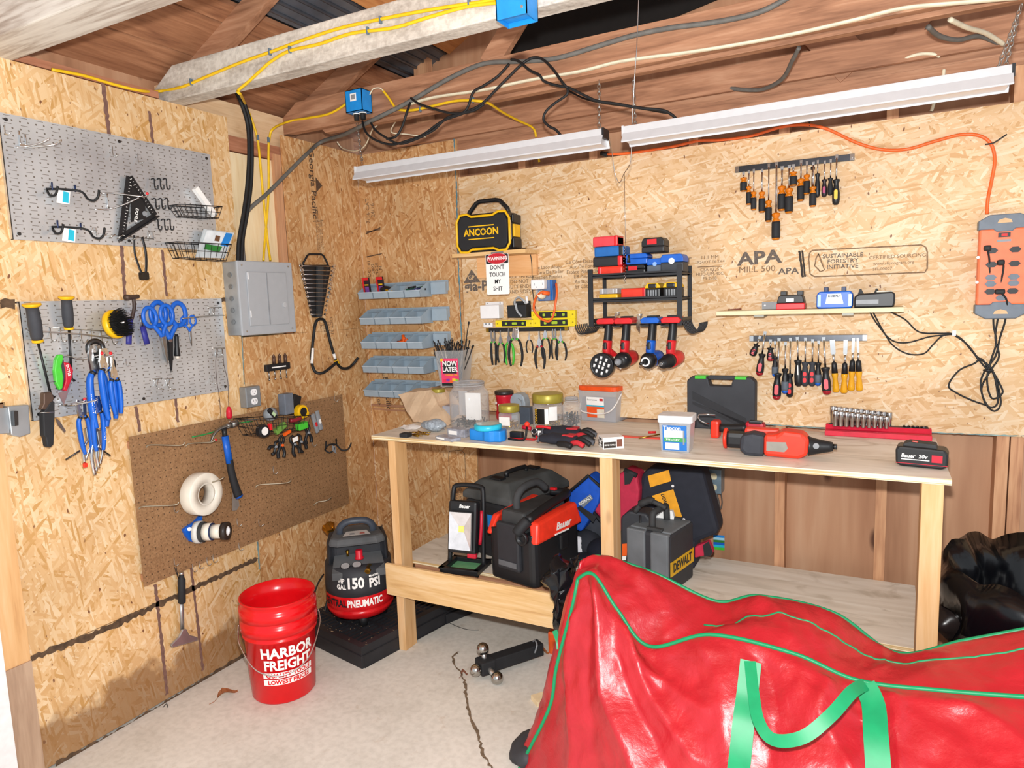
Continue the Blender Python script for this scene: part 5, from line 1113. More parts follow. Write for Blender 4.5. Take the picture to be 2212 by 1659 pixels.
# ---- tool rack
X0,X1,D_,ZB,ZT = 1.445,1.845,.185,1.489,1.712
rk = bt('tool_rack','black steel wall rack loaded with battery packs and four hanging power tools','tool rack',X0,0,ZB); t = rk; W_ = X1-X0; ir = mat('black_iron','#2c2d30',.45,.3)
for x in (0,W_): MB().b2((x-.011,-D_-.003,-.0),(x+.011,-D_+.003,ZT-ZB+.03)).b2((x-.009,-.006,-.02),(x+.009,-.001,ZT-ZB+.03)).b2((x-.011,-D_,-.004),(x+.011,-.001,.001)).build('upright',ir,t)
for z in (ZT-ZB,1.605-ZB):
    for x in (0,W_): MB().b2((x-.011,-D_,z-.008),(x+.011,-.001,z-.004)).build('cross_bar',ir,t)
    MB().b2((.0,-D_,z-.012),(W_,-D_+.004,z+.008)).b2((0,-.006,z-.012),(W_,-.001,z+.004)).b2((0,-D_,z-.003),(W_,-.001,z)).build('shelf',ir,t,)
mb = MB()
for k in range(4):
    cx = [.075,.155,.285,.375][k]; mb.b2((cx-.058,-D_-.0,-.006),(cx-.020,-.01,-.001))
mb.b2((0,-.03,-.006),(W_,-.001,-.001)); mb.build('slot_plate',ir,t)
for s_,x in ((-1,-.02),(1,W_+.02)):   # curved hook combs at both sides
    for i in range(7):
        y = -D_+.01+i*.024; MB().tube([(x-s_*.012,y,.02),(x,y,-.01),(x+s_*.02,y,-.034),(x+s_*.045,y,-.034),(x+s_*.06,y,-.010),(x+s_*.062,y,.006)],.003,6,3).build('hook',ir,t)
    MB().b2((x-s_*.012-.003,-D_,.012),(x-s_*.012+.003,-.01,.03)).build('hook_bar',ir,t)
def drill(x,kind,m,label,group='power tools hanging in the rack'):
    r = bt('cordless_drill' if kind else 'work_light',label,'power tool',x,-D_+.035,ZB+.004,group); b_ = black
    MB().prism([(-.040,.004),(.036,.004),(.042,.018),(.030,.030),(-.030,.030),(-.044,.020)],-.06,.04,'y').build('battery_mount',m,r,bevel=.004)
    MB().b2((-.022,-.03,.030),(.020,.03,.036)).build('terminal',b_,r)
    MB().tube([(-.004,0,.006),(-.006,0,-.03),(-.010,-.004,-.075),(-.014,-.006,-.10)],lambda q: .0175+.002*q,12,3,flat=1.25).build('grip',b_,r)
    MB().tube([(-.010,-.002,-.072),(-.014,-.004,-.115),(-.012,.0,-.13)],.0205,12,3,flat=1.3).build('handle_shell',m,r)
    MB().box((-.013,-.030,-.095),(.014,.016,.032),bev=.004).build('trigger',b_,r)
    if kind == 0:
        MB().tube([(-.012,.0,-.12),(.010,.03,-.15),(.02,.045,-.17)],.02,10,3).build('neck',m,r)
        c = Vector((-.022,-.035,-.180)); ax = Vector((-.05,-1,-.05))
        MB().lathe([(.038,-.045),(.053,-.02),(.056,.008),(.056,.020),(.051,.022),(.049,.017)],c,c+ax,32).build('lamp_head',b_,r)
        MB().lathe([(.0,.0165),(.049,.017)],c,c+ax,28,caps=False).build('reflector',chrome,r)
        x3,y3,z3 = frame(c,c+ax)
        for i in range(12):
            a = 2*PI*i/12 if i < 8 else 2*PI*i/4+.4; rr = .035 if i < 8 else .014; p = c+z3*.02+x3*math.cos(a if i >= 8 else 2*PI*i/8)*rr+y3*math.sin(a if i >= 8 else 2*PI*i/8)*rr
            MB().tube([p-y3*.007-x3*.002,p+y3*.007+x3*.002],.0055,8).build('lens',mat('lens_white','#f4f6f8',.15),r)
    else:
        c = Vector((-.008,.01,-.155)); ax = Vector((-.18,-1,-.10)).normalized(); Rb = .034
        MB().lathe([(.012,-.062),(Rb*.9,-.055),(Rb,-.03),(Rb,.02),(Rb*.95,.03)],c,c+ax,24).build('motor_housing',m,r)
        if kind == 1:
            MB().lathe([(Rb*1.08,.025),(Rb*1.1,.045),(Rb*.85,.07),(Rb*.5,.075)],c,c+ax,24).build('gear_case',black,r); MB().lathe([(.016,.074),(.015,.09),(.009,.095),(.007,.10)],c,c+ax,18).build('collet',grey_p,r)
            for i in range(3): p = c+ax*.06; a = 2*PI*i/3+.5; xx,yy,zz = frame(c,c+ax); q = p+xx*math.cos(a)*Rb*.95+yy*math.sin(a)*Rb*.95; MB().cyl(q,q+ax*.004,.005,n=8).build('screw',chrome,r)
        elif kind == 2:
            MB().lathe([(Rb*1.0,.025),(Rb*1.05,.05),(Rb*.8,.068),(Rb*.6,.07)],c,c+ax,24).build('gear_case',black,r); MB().torus(c+ax*.072,.017,.004,'y',24,8).build('nose_ring',white,r)
            MB().tube([c+ax*.06,c+ax*.12],.0065,10).build('bit_socket',darksteel,r)
        else:
            MB().lathe([(Rb*.9,.025),(Rb*.92,.055),(Rb*.80,.06),(Rb*.80,.075),(Rb*.72,.08),(Rb*.72,.10),(Rb*.45,.118),(Rb*.3,.12)],c,c+ax,24).build('chuck',black,r); MB().lathe([(.012,.116),(.007,.122)],c,c+ax,14).tube([c+ax*.11,c+ax*.15],.0035,8).build('bit',steel,r)
    return r
drill(1.520,0,red,'red and black flashlight tool with round multi-lens head in the rack')
drill(1.603,1,red,'red impact driver hanging between the flashlight and the blue driver')
drill(1.722,2,blue,'blue impact driver with white ring hanging in the rack')
drill(1.812,3,red,'red drill with black chuck at the right end of the rack')
# hex keys hung on the rack
for k,(x,y) in enumerate(((1329,686),(1377,690))):
    f = Wf('B',x,y,D_-.01); t = f.thing('hex_key_set','bunch of chrome hex keys hanging %s' % ('beside the flashlight tool' if k == 0 else 'between the red and blue drivers'),'hex keys','hex keys on the tool rack')
    for i in range(2+2*k): z = -.006*i; MB().tube([(.022-.003*i,0,.022+z),(.003*i,0,.020+z),(-.004+.004*i,0,-.035+z)],.0022,6).build('key',chrome,t)
# ---- packs and cases on the rack shelves
def case_(px,py,w_,h,d,m,label,rz=0,group='tool kit pouches and cases on the rack',band=None,name='bit_case',yo=None):
    P = atY(px,py,yo if yo is not None else -D_+.06); return P
ZS1,ZS2 = ZT+.0005,1.6055
def pack(name,cat,x,z,w_,d,h,m,label,group=None,band=None,bm=None,y=-.11,rz=0,top=None,r_=.008):
    o = bt(name,label,cat,x,y,z,group,rz=rz)
    MB().box((0,0,h/2),(w_,d,h),bev=r_).build('body',m,o)
    if band: MB().box((w_*band,0,h/2),(w_*.16,d*1.03,h*1.03),bev=r_*.8).build('band',bm,o)
    if top: MB().box((0,-.0,h+.006),(w_*.5,d*.55,.014),bev=.003).build('latch',top,o)
    return o
GC = 'coloured kit cases stacked on the rack'
pack('bit_case','case',1.528,ZS1,.115,.09,.040,redbright,'bright red kit case, bottom of the stack of four on the rack',GC,-.44,red)
pack('bit_case','case',1.515,ZS1+.0405,.138,.09,.043,mat('case_black','#26272b',.5),'black kit case with red ends, second from the bottom of the stack',GC,.42,red)
pack('bit_case','case',1.523,ZS1+.084,.140,.09,.044,mat('case_blue','#1e68b4',.45),'mid blue kit case with black band, second from the top of the stack',GC,.40,black)
pack('bit_case','case',1.505,ZS1+.1285,.118,.085,.045,mat('case_coral','#e3454f',.42),'coral red kit case on top of the stack of four',GC,.42,red)
GB2 = 'battery packs on the tool rack'
def battery(x,z,w_,d,h,cap,body,label,y=-.11,badge=None,rz=0,capf=.45):
    o = bt('battery_pack',label,'battery',x,y,z,GB2,rz=rz)
    MB().box((0,0,h*(1-capf)/2),(w_,d,h*(1-capf)),bev=.006).build('body',body,o)
    MB().prism([(-w_/2,0),(w_/2,0),(w_/2,h*capf*.6),(w_*.4,h*capf),(-w_*.4,h*capf),(-w_/2,h*capf*.6)],-d/2,d/2,'y',M=T(0,0,h*(1-capf)+.0004)).build('cap',cap,o,bevel=.004)
    if badge: MB().cyl((0,-d/2-.0015,h*.62),(0,-d/2+.001,h*.62),w_*.13,n=16).build('emblem',badge,o)
    return o
battery(1.642,ZS1,.090,.085,.040,black,black,'flat black battery with red patch at shelf level beside the red case')
o = bpy.data.objects['battery_pack']; MB().b2((-.03,-.0445,.016),(.010,-.0425,.034)).build('label_patch',red,o)
battery(1.648,ZS1+.042,.100,.085,.046,blue,blue,'blue battery lying on the flat black battery')
battery(1.730,ZS1,.070,.085,.062,blue,mat('slate_grip','#5a6470'),'smaller blue and grey battery in the middle of the top shelf',badge=mat('sky_panel','#8fb6ef'))
battery(1.808,ZS1,.098,.10,.075,blue,mat('dark_slate','#33383f',.5),'large blue and black battery with white emblem at the right of the top shelf',badge=white_p,y=-.12)
o = battery(1.722,ZS1+.089,.100,.09,.062,black,mat('case_black','#26272b'),'black battery with red latch standing on top of the blue ones',capf=.6); MB().b2((-.024,-.047,.034),(.018,-.0455,.056)).build('label_patch',red,o)
o = pack('screw_case','case',1.515,ZS2,.090,.085,.024,yellow,'yellow case with clear lid at the left of the middle shelf'); MB().box((0,0,.037),(.086,.08,.025),bev=.004).build('clear_lid',clear_bin,o)
for k in (-.03,.02,.035): MB().b2((k,-.038,.026),(k+.005,-.03,.046)).build('bit',white,o)
pack('bit_case','case',1.632,ZS2,.115,.085,.046,redbright,'bright red kit case on the middle shelf of the rack',GC,.42,red)
for k,x in enumerate((1.722,1.802)):
    o = bt('battery_pack','yellow and black battery, %s of the pair on the middle shelf' % ('left' if k == 0 else 'right'),'battery',x,-.115,ZS2,GB2)
    MB().box((0,0,.021),(.066,.10,.042),bev=.006).build('body',black,o)
    MB().prism([(-.036,0),(-.030,.016),(-.022,.028),(.022,.028),(.030,.016),(.036,0)],-.05,.05,'y',M=T(0,0,.0424) @ Matrix.Diagonal((1,1,.8,1))).build('cap',yellow,o,bevel=.003)
    MB().box((0,-.045,.052),(.036,.02,.018),bev=.004).build('latch',black,o)
    for i in range(4): MB().b2((-.020+i*.011,-.0515,.008),(-.014+i*.011,-.0495,.034)).build('rib',grey_p,o)
f = Wf('B',1355,545,D_+.01); 
# ---- orange power strip
f = Wf('B',2104,688,0); t = f.thing('power_strip','large orange and grey power strip on the back wall with cords plugged in','power strip'); W_ = .150; H_ = .375
sg = mat('strip_grey','#6a7480',.45); so = mat('strip_orange','#f37a4e',.42)
tl = math.atan2(f.q(2130,461).x-f.q(2120,688).x-.0,H_)*.0
MB().prism([(0,.05),(W_,.05),(W_,H_-.05),(0,H_-.05)],-.045,-.003,'y').build('body',so,t,bevel=.006)
MB().prism([(-.004,.052),(-.004,.02),(.03,-.0),(W_-.03,0),(W_+.004,.02),(W_+.004,.052),(W_*.72,.052),(W_*.66,.062),(W_*.34,.062),(W_*.28,.052)],-.048,-.001,'y').build('end_guard',sg,t,bevel=.003)
MB().prism([(-.004,H_-.052),(-.004,H_-.02),(.03,H_),(W_-.03,H_),(W_+.004,H_-.02),(W_+.004,H_-.052),(W_*.72,H_-.052),(W_*.66,H_-.038-.024),(W_*.34,H_-.062),(W_*.28,H_-.052)],-.048,-.001,'y').build('end_guard',sg,t,bevel=.003)
for z in (.024,H_-.024): MB().prism([(W_*.35,z-.007),(W_*.65,z-.007),(W_*.62,z+.004),(W_*.5,z+.010),(W_*.38,z+.004)],-.0488,-.047,'y').build('hang_hole',mat('wood_seen','#d8b48a',.7),t)
sw_ = MB().b2((W_*.38,-.050,H_-.082),(W_*.62,-.044,H_-.066)).build('switch',black,t); MB().b2((W_*.44,-.0515,H_-.079),(W_*.56,-.0498,H_-.069)).build('rocker',mat('switch_red','#d01818',.3),sw_)
MB().b2((W_*.36,-.0462,H_-.098),(W_*.64,-.0448,H_-.090)).build('name_plate',grey_p,t)
for (u,z) in ((.27,H_-.128),(.73,H_-.128),(.27,H_-.178),(.73,H_-.178),(.27,H_-.225),(.73,H_-.225),(.27,H_-.248),(.73,H_-.248),(.27,H_-.276),(.72,H_-.276),(.5,H_-.300)):
    g_ = (H_-.225,H_-.248,H_-.300); o = MB().prism([(W_*u+.018*math.cos(a),z+.0115*math.sin(a)) for a in [PI/3*k for k in range(6)]],-.050,-.044,'y').build('socket_cover',sg if z in g_ else black,t)
for (u,z) in ((-.001,H_-.15),(W_,H_-.15),(-.001,H_-.24),(W_,H_-.24)): MB().cyl((u,-.048,z),(u,-.044,z),.005,n=10).build('mount_screw',zinc,t)
# cords from the strip and the chargers, gathered in a hanging bundle
def cord(pts,r,m,label,cat='cord',group=None,side='B',name='electrical_cable',plug=None,sm=5):
    f = Wf(side,*pts[0])
    if not plug: return f.solo(f.tube(pts,r,8,sm),name,m,label,cat,group)
    t = f.thing(name,label,cat,group); f.tube(pts,r,8,sm).build('cord',m,t)
    p = f.q(*pts[0]); MB().box(p,plug,bev=.006).build('plug',m,t); return t
GCd = 'black cords between the chargers and the power strip'
cord([(2133,536,.06),(2137,560,.05),(2140,600,.04),(2160,650,.03),(2155,690,.02),(2150,730,.02),(2158,770,.02),(2140,800,.02),(2120,840,.02),(2135,878,.02),(2155,870,.02),(2150,820,.02),(2138,790,.02)],.0032,rubber,'black cord plugged into the upper left socket of the power strip',group=GCd,plug=(.022,.03,.02))
cord([(2162,567,.06),(2168,575,.05),(2160,620,.04),(2148,660,.03),(2146,700,.02),(2152,740,.02),(2140,780,.02),(2132,820,.02),(2142,860,.02),(2165,850,.02),(2160,830,.02),(2136,790,.02),(2110,770,.015),(2080,735,.015),(2060,722,.012)],.0032,rubber,'black cord plugged into the right socket of the second row',group=GCd,plug=(.022,.03,.02))
cord([(2160,630,.06),(2175,650,.05),(2172,690,.03),(2160,730,.02),(2150,770,.02),(2128,800,.02),(2118,830,.02),(2128,870,.02),(2148,888,.02),(2162,868,.02),(2148,810,.02),(2125,790,.018),(2090,745,.015),(2062,724,.012)],.0032,rubber,'black cord with an angled plug low on the right of the power strip',group=GCd,plug=(.03,.03,.018))
cord([(2140,805,.02),(2120,775,.018),(2105,785,.018),(2072,800,.015),(2049,832,.015),(2065,848,.015),(2100,865,.016),(2130,875,.018)],.0032,rubber,'black cord making the wide loop left of the hanging bundle',group=GCd)
cord([(1877,670,.03),(1895,700,.02),(1925,734,.012),(1960,740,.012),(2010,727,.012),(2060,722,.012)],.0028,rubber,'black charger cord running nearly straight from the shelf to the clip',group=GCd)
cord([(1885,672,.03),(1905,710,.02),(1928,745,.012),(1960,764,.012),(1995,764,.012),(2015,745,.012),(2035,726,.012),(2060,722,.012)],.0028,rubber,'black charger cord sagging lowest under the long shelf',group=GCd)
cord([(1920,672,.03),(1955,690,.014),(1985,717,.012),(2030,720,.012),(2060,722,.012),(2090,745,.014),(2115,780,.018)],.0028,rubber,'black charger cord leaving the right end of the long shelf',group=GCd)
f = Wf('B',2060,720,0); f.solo(MB().b2((-.006,-.02,-.008),(.006,-.001,.012)),'cable_clip',white,'small white clip holding the charger cords on the wall','clip')
f = Wf('B',2135,800,.02); f.solo(MB().torus((0,0,0),.014,.004,'z',14,6),'cord_tie',black,'black tie around the hanging cord bundle','tie')
cord([(1300,333,.02),(1345,332,.02),(1400,325,.02),(1460,315,.02),(1510,304,.02),(1560,302,.02),(1625,293,.02),(1690,274,.02),(1745,270,.02),(1790,280,.015),(1850,308,.015),(1905,323,.015),(1960,322,.015),(2020,305,.015),(2075,291,.015),(2115,293,.015),(2140,310,.015),(2149,345,.015),(2142,390,.015),(2134,430,.02),(2132,463,.02)],.0058,cable_o,'long orange extension cord snaking over the back wall to the power strip','cord')
f = Wf('B',1310,333,.02); f.solo(MB().tube([f.q(1298,331,.02),f.q(1312,334,.02)],.011,8),'cord_plug',black,'black plug end of the orange cord near the left light','plug')
cord([(2128,312,.02),(2145,309,.025),(2160,300,.03),(2175,290,.03)],.0025,black,'black zip tie sticking out where the orange cord turns down','zip tie','zip ties on the orange cord',name='zip_tie')
cord([(1747,250,.012),(1748,262,.015),(1749,272,.024)],.0025,black,'black zip tie holding the orange cord at its highest point','zip tie','zip ties on the orange cord',name='zip_tie')
# ---- factory stamps on the sheets
def stamp(body,px,py,size,m=ink_dark,tilt=0,bold=.0,sx=1,align='CENTER',rot=0,side='B',off=.0008,ext=.0002):
    f = Wf(side,px,py,0); mb = MB().text(body,size,T(0,-off,0) @ Ry(-rot) @ FACE,ext=ext,bold=bold,sx=sx,align=align)
    o = mb.build('trim_%d' % (_tn[0]+1),m); _tn[0] += 1; o.location = f.o; o.rotation_euler = (0,0,f.rz); o['kind'] = 'structure'; return o
stamp('APA',1640,558,.075,mat('stamp_grey','#6b6058',.8,var=.4,scale=150),bold=.03,sx=1.25,rot=.02); stamp('MILL 500',1635,582,.036,ink_soft,sx=1.1)
stamp('APA',1703,586,.036,mat('stamp_grey','#6b6058'),bold=.02,sx=1.2); stamp('7/16 CAT',1455,566,.040,ink_soft,sx=1.0); stamp('24/16',1470,590,.036,ink_soft)
stamp('11.1 MM',1533,556,.022,ink_soft); stamp('1R24/OT 16 2X4',1533,566,.018,ink_soft); stamp('CSA 0325\nHUD-UM-40C\nPS 2-18',1533,592,.020,ink_soft)
stamp('SUSTAINABLE\nFORESTRY\nINITIATIVE',1820,564,.023,mat('stamp_grey','#6b6058'),bold=.015,sx=1.05); stamp('CERTIFIED SOURCING',1938,554,.0195,ink_soft); stamp('www.sfiprogram.org',1930,568,.017,ink_soft); stamp('SFI-00007',1906,581,.017,ink_soft)
def line_b(pts,wd,m=ink_soft,side='B'): trim(wall_line(pts,wd,m,'y' if side == 'B' else 'x',.25,off=.0009),m)
line_b([(1749,546),(1755,541),(1990,529),(2000,534),(2003,545),(2003,580),(1998,588),(1760,598),(1750,592),(1747,560),(1749,546)],.005)
line_b([(1768,548),(1776,570),(1781,583),(1772,587),(1760,574),(1763,558),(1768,548)],.005)
line_b([(1727,542),(1734,599)],.009,ink_dark); line_b([(1733,541),(1739,598)],.007,ink_dark); line_b([(1507,577),(1560,575)],.004)
stamp('gia-Pac',1040,618,.070,mat('stamp_grey','#6b6058'),bold=.03,sx=1.05,rot=.0)
f = Wf('B',1019,597,0); o = MB().prism([(-.05,-.032),(.052,-.032),(.0,.036)],-.0007,0,'y').build('trim_%d' % (_tn[0]+1),mat('stamp_grey','#6b6058')); _tn[0] += 1; o.location = f.o; o['kind'] = 'structure'
stamp('GP',1018,600,.032,mat('osb_gap','#dcb98c',.7),off=.0013)
stamp('CONSTRUCTION\nSPACE PANELS\nDO NOT\nBUTT ENDS\nAND SIDES',1122,608,.027,ink_soft,sx=.95); stamp('Este Lado Abajo\n-> Cara De Poder\nEspacien Paneles',1182,588,.025,ink_soft,sx=.95); stamp('Ce Côté Dessous\nAuc De Fond\nEspace Panneaux\n1/8 Pouce\nAu Bout\nEt Côté',1258,592,.025,ink_soft,sx=.95)
dk = mat('stamp_brown','#5c4636',.8,var=.4,scale=150)
stamp('Georgia Pacific',676,398,.052,dk,rot=-PI/2,bold=.015,sx=1.12,side='L'); f = Wf('L',689,400,0)
o = MB().prism([(-.022,.038),(-.022,-.038),(.024,0)],-.0007,0,'y').build('trim_%d' % (_tn[0]+1),dk); _tn[0] += 1; o.location = f.o; o.rotation_euler = (0,0,PI/2); o['kind'] = 'structure'
stamp('SIZED FOR SPACING\nTHIS SIDE DOWN\nSTRENGTH AXIS THIS DIRECTION\nPRO-PANEL EXPOSURE',690,505,.013,ink_soft,rot=-PI/2,side='L',sx=1.3); stamp('OCT 01\n2022\n12:20\nN',705,705,.028,ink_soft,rot=-PI/2,side='L')
line_b([(676,478),(698,477)],.004,dk,'L')
stamp('7/16 CAT\n24/16',800,455,.036,ink_soft,rot=PI/2,sx=.95); stamp('OCT 01\n2022\n12:20\nN',810,580,.028,dk,rot=PI/2); line_b([(790,505),(822,492)],.007,dk); line_b([(791,501),(822,496)],.004,dk); line_b([(792,555),(825,548)],.006,dk)
stamp('GP',818,868,.030,dk,rot=-PI/2); stamp('gia Pacific',838,850,.05,dk,rot=-PI/2,bold=.01); stamp('11 MM EXPOSURE',826,780,.022,ink_soft,rot=-PI/2)
stamp('FORESTRY\nINITIATIVE',990,1075,.028,ink_soft,rot=-PI/2,sx=1.2); line_b([(970,975),(997,972),(1004,980),(1008,1080),(1003,1128),(980,1130),(975,1120),(969,985),(970,975)],.004,ink_soft)
# ---- zip tie box on its little shelf
f = Wf('B',938,836,0); zb = 1.188; t = bt('corner_shelf','small dark wood shelf under the box of cable ties','shelf',.545,0,zb-.014); MB().b2((0,-.17,-.008),(.20,0,.008)).build('board',wood('dark_shelf',['#8a6a4c','#a5835f'],'x',knots=False),t)
bx = thing('candy_tub','clear plastic tub with a pink candy label full of black cable ties','tub',(.645,-.095,zb-.005),(0,0,.18))
w0,w1,H_ = .060,.078,.190
def tubmesh(w0,w1,d0,d1,H_,t_): 
    P = [(-w0,-d0,0),(w0,-d0,0),(w0,d0,0),(-w0,d0,0),(-w1,-d1,H_),(w1,-d1,H_),(w1,d1,H_),(-w1,d1,H_)]; k = t_
    Q = [(-w0+k,-d0+k,k),(w0-k,-d0+k,k),(w0-k,d0-k,k),(-w0+k,d0-k,k),(-w1+k,-d1+k,H_),(w1-k,-d1+k,H_),(w1-k,d1-k,H_),(-w1+k,d1-k,H_)]
    return MB().add(P+Q,[(0,3,2,1),(0,1,5,4),(1,2,6,5),(2,3,7,6),(3,0,4,7),(8,9,10,11),(8,12,13,9),(9,13,14,10),(10,14,15,11),(11,15,12,8),(4,5,13,12),(5,6,14,13),(6,7,15,14),(7,4,12,15)])
tubmesh(w0,w1,.055,.068,H_,.002).build('shell',clear,bx)
mb = MB(); pk = mat('label_pink','#ee3f6e',.4); slope = lambda z: -.055-(.068-.055)*z/H_-.001
def onf(x0,x1,z0,z1,m,nm,d=.0): MB().add([(x0,slope(z0)-d,z0),(x1,slope(z0)-d,z0),(x1,slope(z1)-d,z1),(x0,slope(z1)-d,z1)],[(0,1,2,3)]).build(nm,m,bx)
onf(-.050,.046,.008,.150,pk,'pink_label'); onf(-.050,.046,.008,.022,black,'label_foot',.0005); onf(-.040,.036,.072,.135,black_m,'label_splash',.0005); onf(-.050,-.036,.134,.150,yellow,'corner_flash',.0006)
for k,(x,z,c_) in enumerate(((-.035,.035,'#e8304c'),(-.015,.038,'#8a3aa8'),(.002,.030,'#f0642a'),(.018,.040,'#f2d024'),(.034,.036,'#8fc83a'))): MB().box((x,slope(z)-.001,z),(.018,.001,.013),M=None).build('candy_print',mat('candy%d' % k,c_,.4),bx)
lb = MB().text('NOW',.036,T(0,slope(.12)-.0016,.122) @ FACE,bold=.03,sx=.85); lb.text('LATER',.034,T(0,slope(.095)-.0016,.092) @ FACE,bold=.03,sx=.85); lb.build('lettering',white_p,bx)
MB().text('ORIGINAL MIX',.010,T(.006,slope(.064)-.0014,.064) @ FACE,bold=.02).build('small_lettering',yellow,bx); onf(.022,.044,.024,.034,white_p,'barcode_patch',.0008)
# each cable tie is its own thing; copies of one strip
tie = MB().tube([(0,0,0),(.002,0,.12),(.0,.0,.24)],.0022,5,3,flat=.5); tie.box((0,0,.243),(.006,.005,.009)); tie = tie.build('cable_tie',black); random.seed(12)
dlab = 'black cable tie standing in the clear candy tub'
for k in range(64):
    o = tie if k == 0 else tie.copy()
    if k: col.objects.link(o)
    u,v = rnd(-1,1),rnd(-1,1); o.location = bx.location+Vector((u*.04-.0,v*.035,.01)); o.rotation_euler = (rnd(-.25,.25)-v*.05,u*.28+rnd(-.12,.12)-.05,rnd(0,3)); s_ = rnd(.75,1.0); o.scale = (1,1,s_)
    tag(o,dlab,'cable tie','black cable ties standing in the tub')
for k,(dx,L_) in enumerate(((.06,1.35),(.085,.98),(.12,.93))):
    o = tie.copy(); col.objects.link(o); o.location = bx.location+Vector((.03,-.02,.01)); o.rotation_euler = (0,math.atan2(dx,.24),0); o.scale = (1.2,1.2,L_); tag(o,'long black cable tie leaning out of the right side of the tub, %s' % ('tallest','middle','most tilted')[k],'cable tie','long cable ties leaning right')
# ================================================================= WORKBENCH
BX0,BX1,BY,BZ = .5456,2.8015,-.6726,1.0237
def mp(P): return (Vector(P)-CAM).dot(FWD)/FPX       # metres per pixel at a point
tb = thing('workbench','long plywood workbench on rough wooden legs with a lower shelf','workbench',(BX0,BY,0))
def bb(x0,y0,z0,x1,y1,z1,name,m,**k): return MB().b2((x0-BX0,y0-BY,z0),(x1-BX0,y1-BY,z1)).build(name,m,tb,**k)
bb(BX0,BY,BZ-.020,BX1,-.001,BZ,'bench_top',w_bench,bevel=.0015)
SHZ = .412
bb(.60,-.575,SHZ-.016,2.75,-.275,SHZ,'shelf_board',w_bench); bb(.615,-.273,SHZ-.016,2.75,-.002,SHZ-.002,'shelf_board',w_bench)
for x0,x1,y0,y1 in ((.632,.672,-.665,-.577),(1.653,1.705,-.668,-.578),(2.722,2.782,-.668,-.578)):
    bb(x0,y0,.0,x1,y1,BZ-.0205,'leg',w_brightz,bevel=.002)
bb(.592,-.684,.274,1.452,-.668,.423,'brace',w_bright,bevel=.001)
for y0,y1 in ((-.570,-.532),(-.05,-.012)): bb(.68,y0,SHZ-.10,2.70,y1,SHZ-.0165,'rail',w_old)
def on(px,py,z=BZ): p = atZ(px,py,z); return p
def bthing(name,label,cat,px,py,z=BZ,rz=0,group=None): return thing(name,label,cat,on(px,py,z)+Vector((0,0,.0006)),(0,0,rz),group)

# ---- jars and tubs at the left
def jar(name,label,px,py,r_,h,neck=.8,lid=None,lidh=.02,fill=None,fh=0,ribs=False,group='clear jars on the workbench',paper_=None,sq=False):
    o = bthing(name,label,'jar',px,py,group=group); s = mp(o.location); n = 28
    b = h-.2*h
    MB().lathe([(r_*.9,0),(r_,.01),(r_,b*.92),(r_*.93,b),(r_*neck,b+h*.08),(r_*neck,h)]+([(r_*neck*1.04,h-.012),(r_*neck*1.04,h-.006)] if ribs else []),(0,0,0),(0,0,1),n,caps=False).lathe([(r_*.0,.001),(r_*.9,.001)],(0,0,0),(0,0,1),n,caps=False).build('glass',clear,o)
    if ribs: MB().torus((0,0,h-.004),r_*neck,.0025,'z',28,6).torus((0,0,h-.016),r_*neck,.0018,'z',28,6).build('thread',clear_bin,o)
    if lid: MB().lathe([(r_*neck*1.12,h-lidh*.4),(r_*neck*1.14,h-lidh*.3),(r_*neck*1.14,h+lidh*.6),(r_*neck*1.08,h+lidh*.75)],(0,0,0),(0,0,1),32).build('lid',lid,o)
    if fill:
        random.seed(int(px)); mb = MB()
        for k in range(fill[1]):
            a,q = rnd(0,2*PI),r_*.86*math.sqrt(rnd(0,1)); p = Vector((q*math.cos(a),q*math.sin(a),rnd(.006,fh))); v = Vector((rnd(-1,1),rnd(-1,1),rnd(-1,1))).normalized()*fill[2]
            p2 = p+v; rr = math.hypot(p2.x,p2.y)
            if rr > r_*.93: v *= .2
            mb.tube([p-v*.5,p+v],.0022,5); mb.cyl(p+v,p+v*1.2,.0042,n=6)
        c = mb.build('contents',fill[0],o); c['kind'] = 'stuff'
    return o
jar('glass_jar','slim glass jar with gold lid and loose nuts behind the paper bag',950,905,.038,.145,lid=gold,lidh=.016,fill=(steel,40,.012),fh=.06)
o = jar('plastic_jar','biggest clear plastic jar, open, with white packets inside',1016,920,.095,.215,.78,ribs=True,fill=(darksteel,60,.018),fh=.04)
for k,(x,y,z,w_,h_,c_,a) in enumerate(((.035,-.03,.035,.08,.13,paper,.1),(-.03,-.01,.05,.05,.12,clear_bin,-.2))): MB().box((x,y,z+h_/2),(w_,.012,h_),M=Rz(a),bev=.004).build('packet',c_,o)
MB().b2((-.02,.045,.05),(.0,.05,.15)).build('card',kraft,o)
o = bthing('coffee_can','red plastic coffee can with black lid behind the grey cover','can',1091,905); MB().lathe([(.042,0),(.044,.01),(.044,.035),(.040,.05),(.040,.10),(.044,.115),(.044,.128)],n=28).build('can',mat('coffee_red','#c81a30',.35),o); MB().lathe([(.047,.126),(.048,.130),(.048,.142),(.044,.145)],n=28).build('lid',mat('brown_black','#2e2624',.4),o)
MB().text('Folgers',.016,T(.008,-.0425,.075) @ Rz(-.1) @ FACE,bold=.02).build('lettering',white_p,o); MB().cyl((-.028,-.034,.085),(-.029,-.036,.085),.007,n=14).build('emblem',white_p,o)
o = bthing('grey_cover','light grey arched plastic cover standing between the can and the big jar','cover',1122,905)
arch = [(-.048,0),(.05,0),(.05,.085),(.042,.118),(.022,.132),(-.014,.132),(-.036,.11),(-.048,.085)]
MB().prism(arch,-.03,.03,'y').build('shell',mat('cover_grey','#9aa6b0',.4),o,bevel=.006)
for k in range(4): MB().tube([(.012+k*.006,-.0315,.11-k*.004),(.034,-.0315,.098-k*.010)],.0015,5).build('rib',grey_p,o)
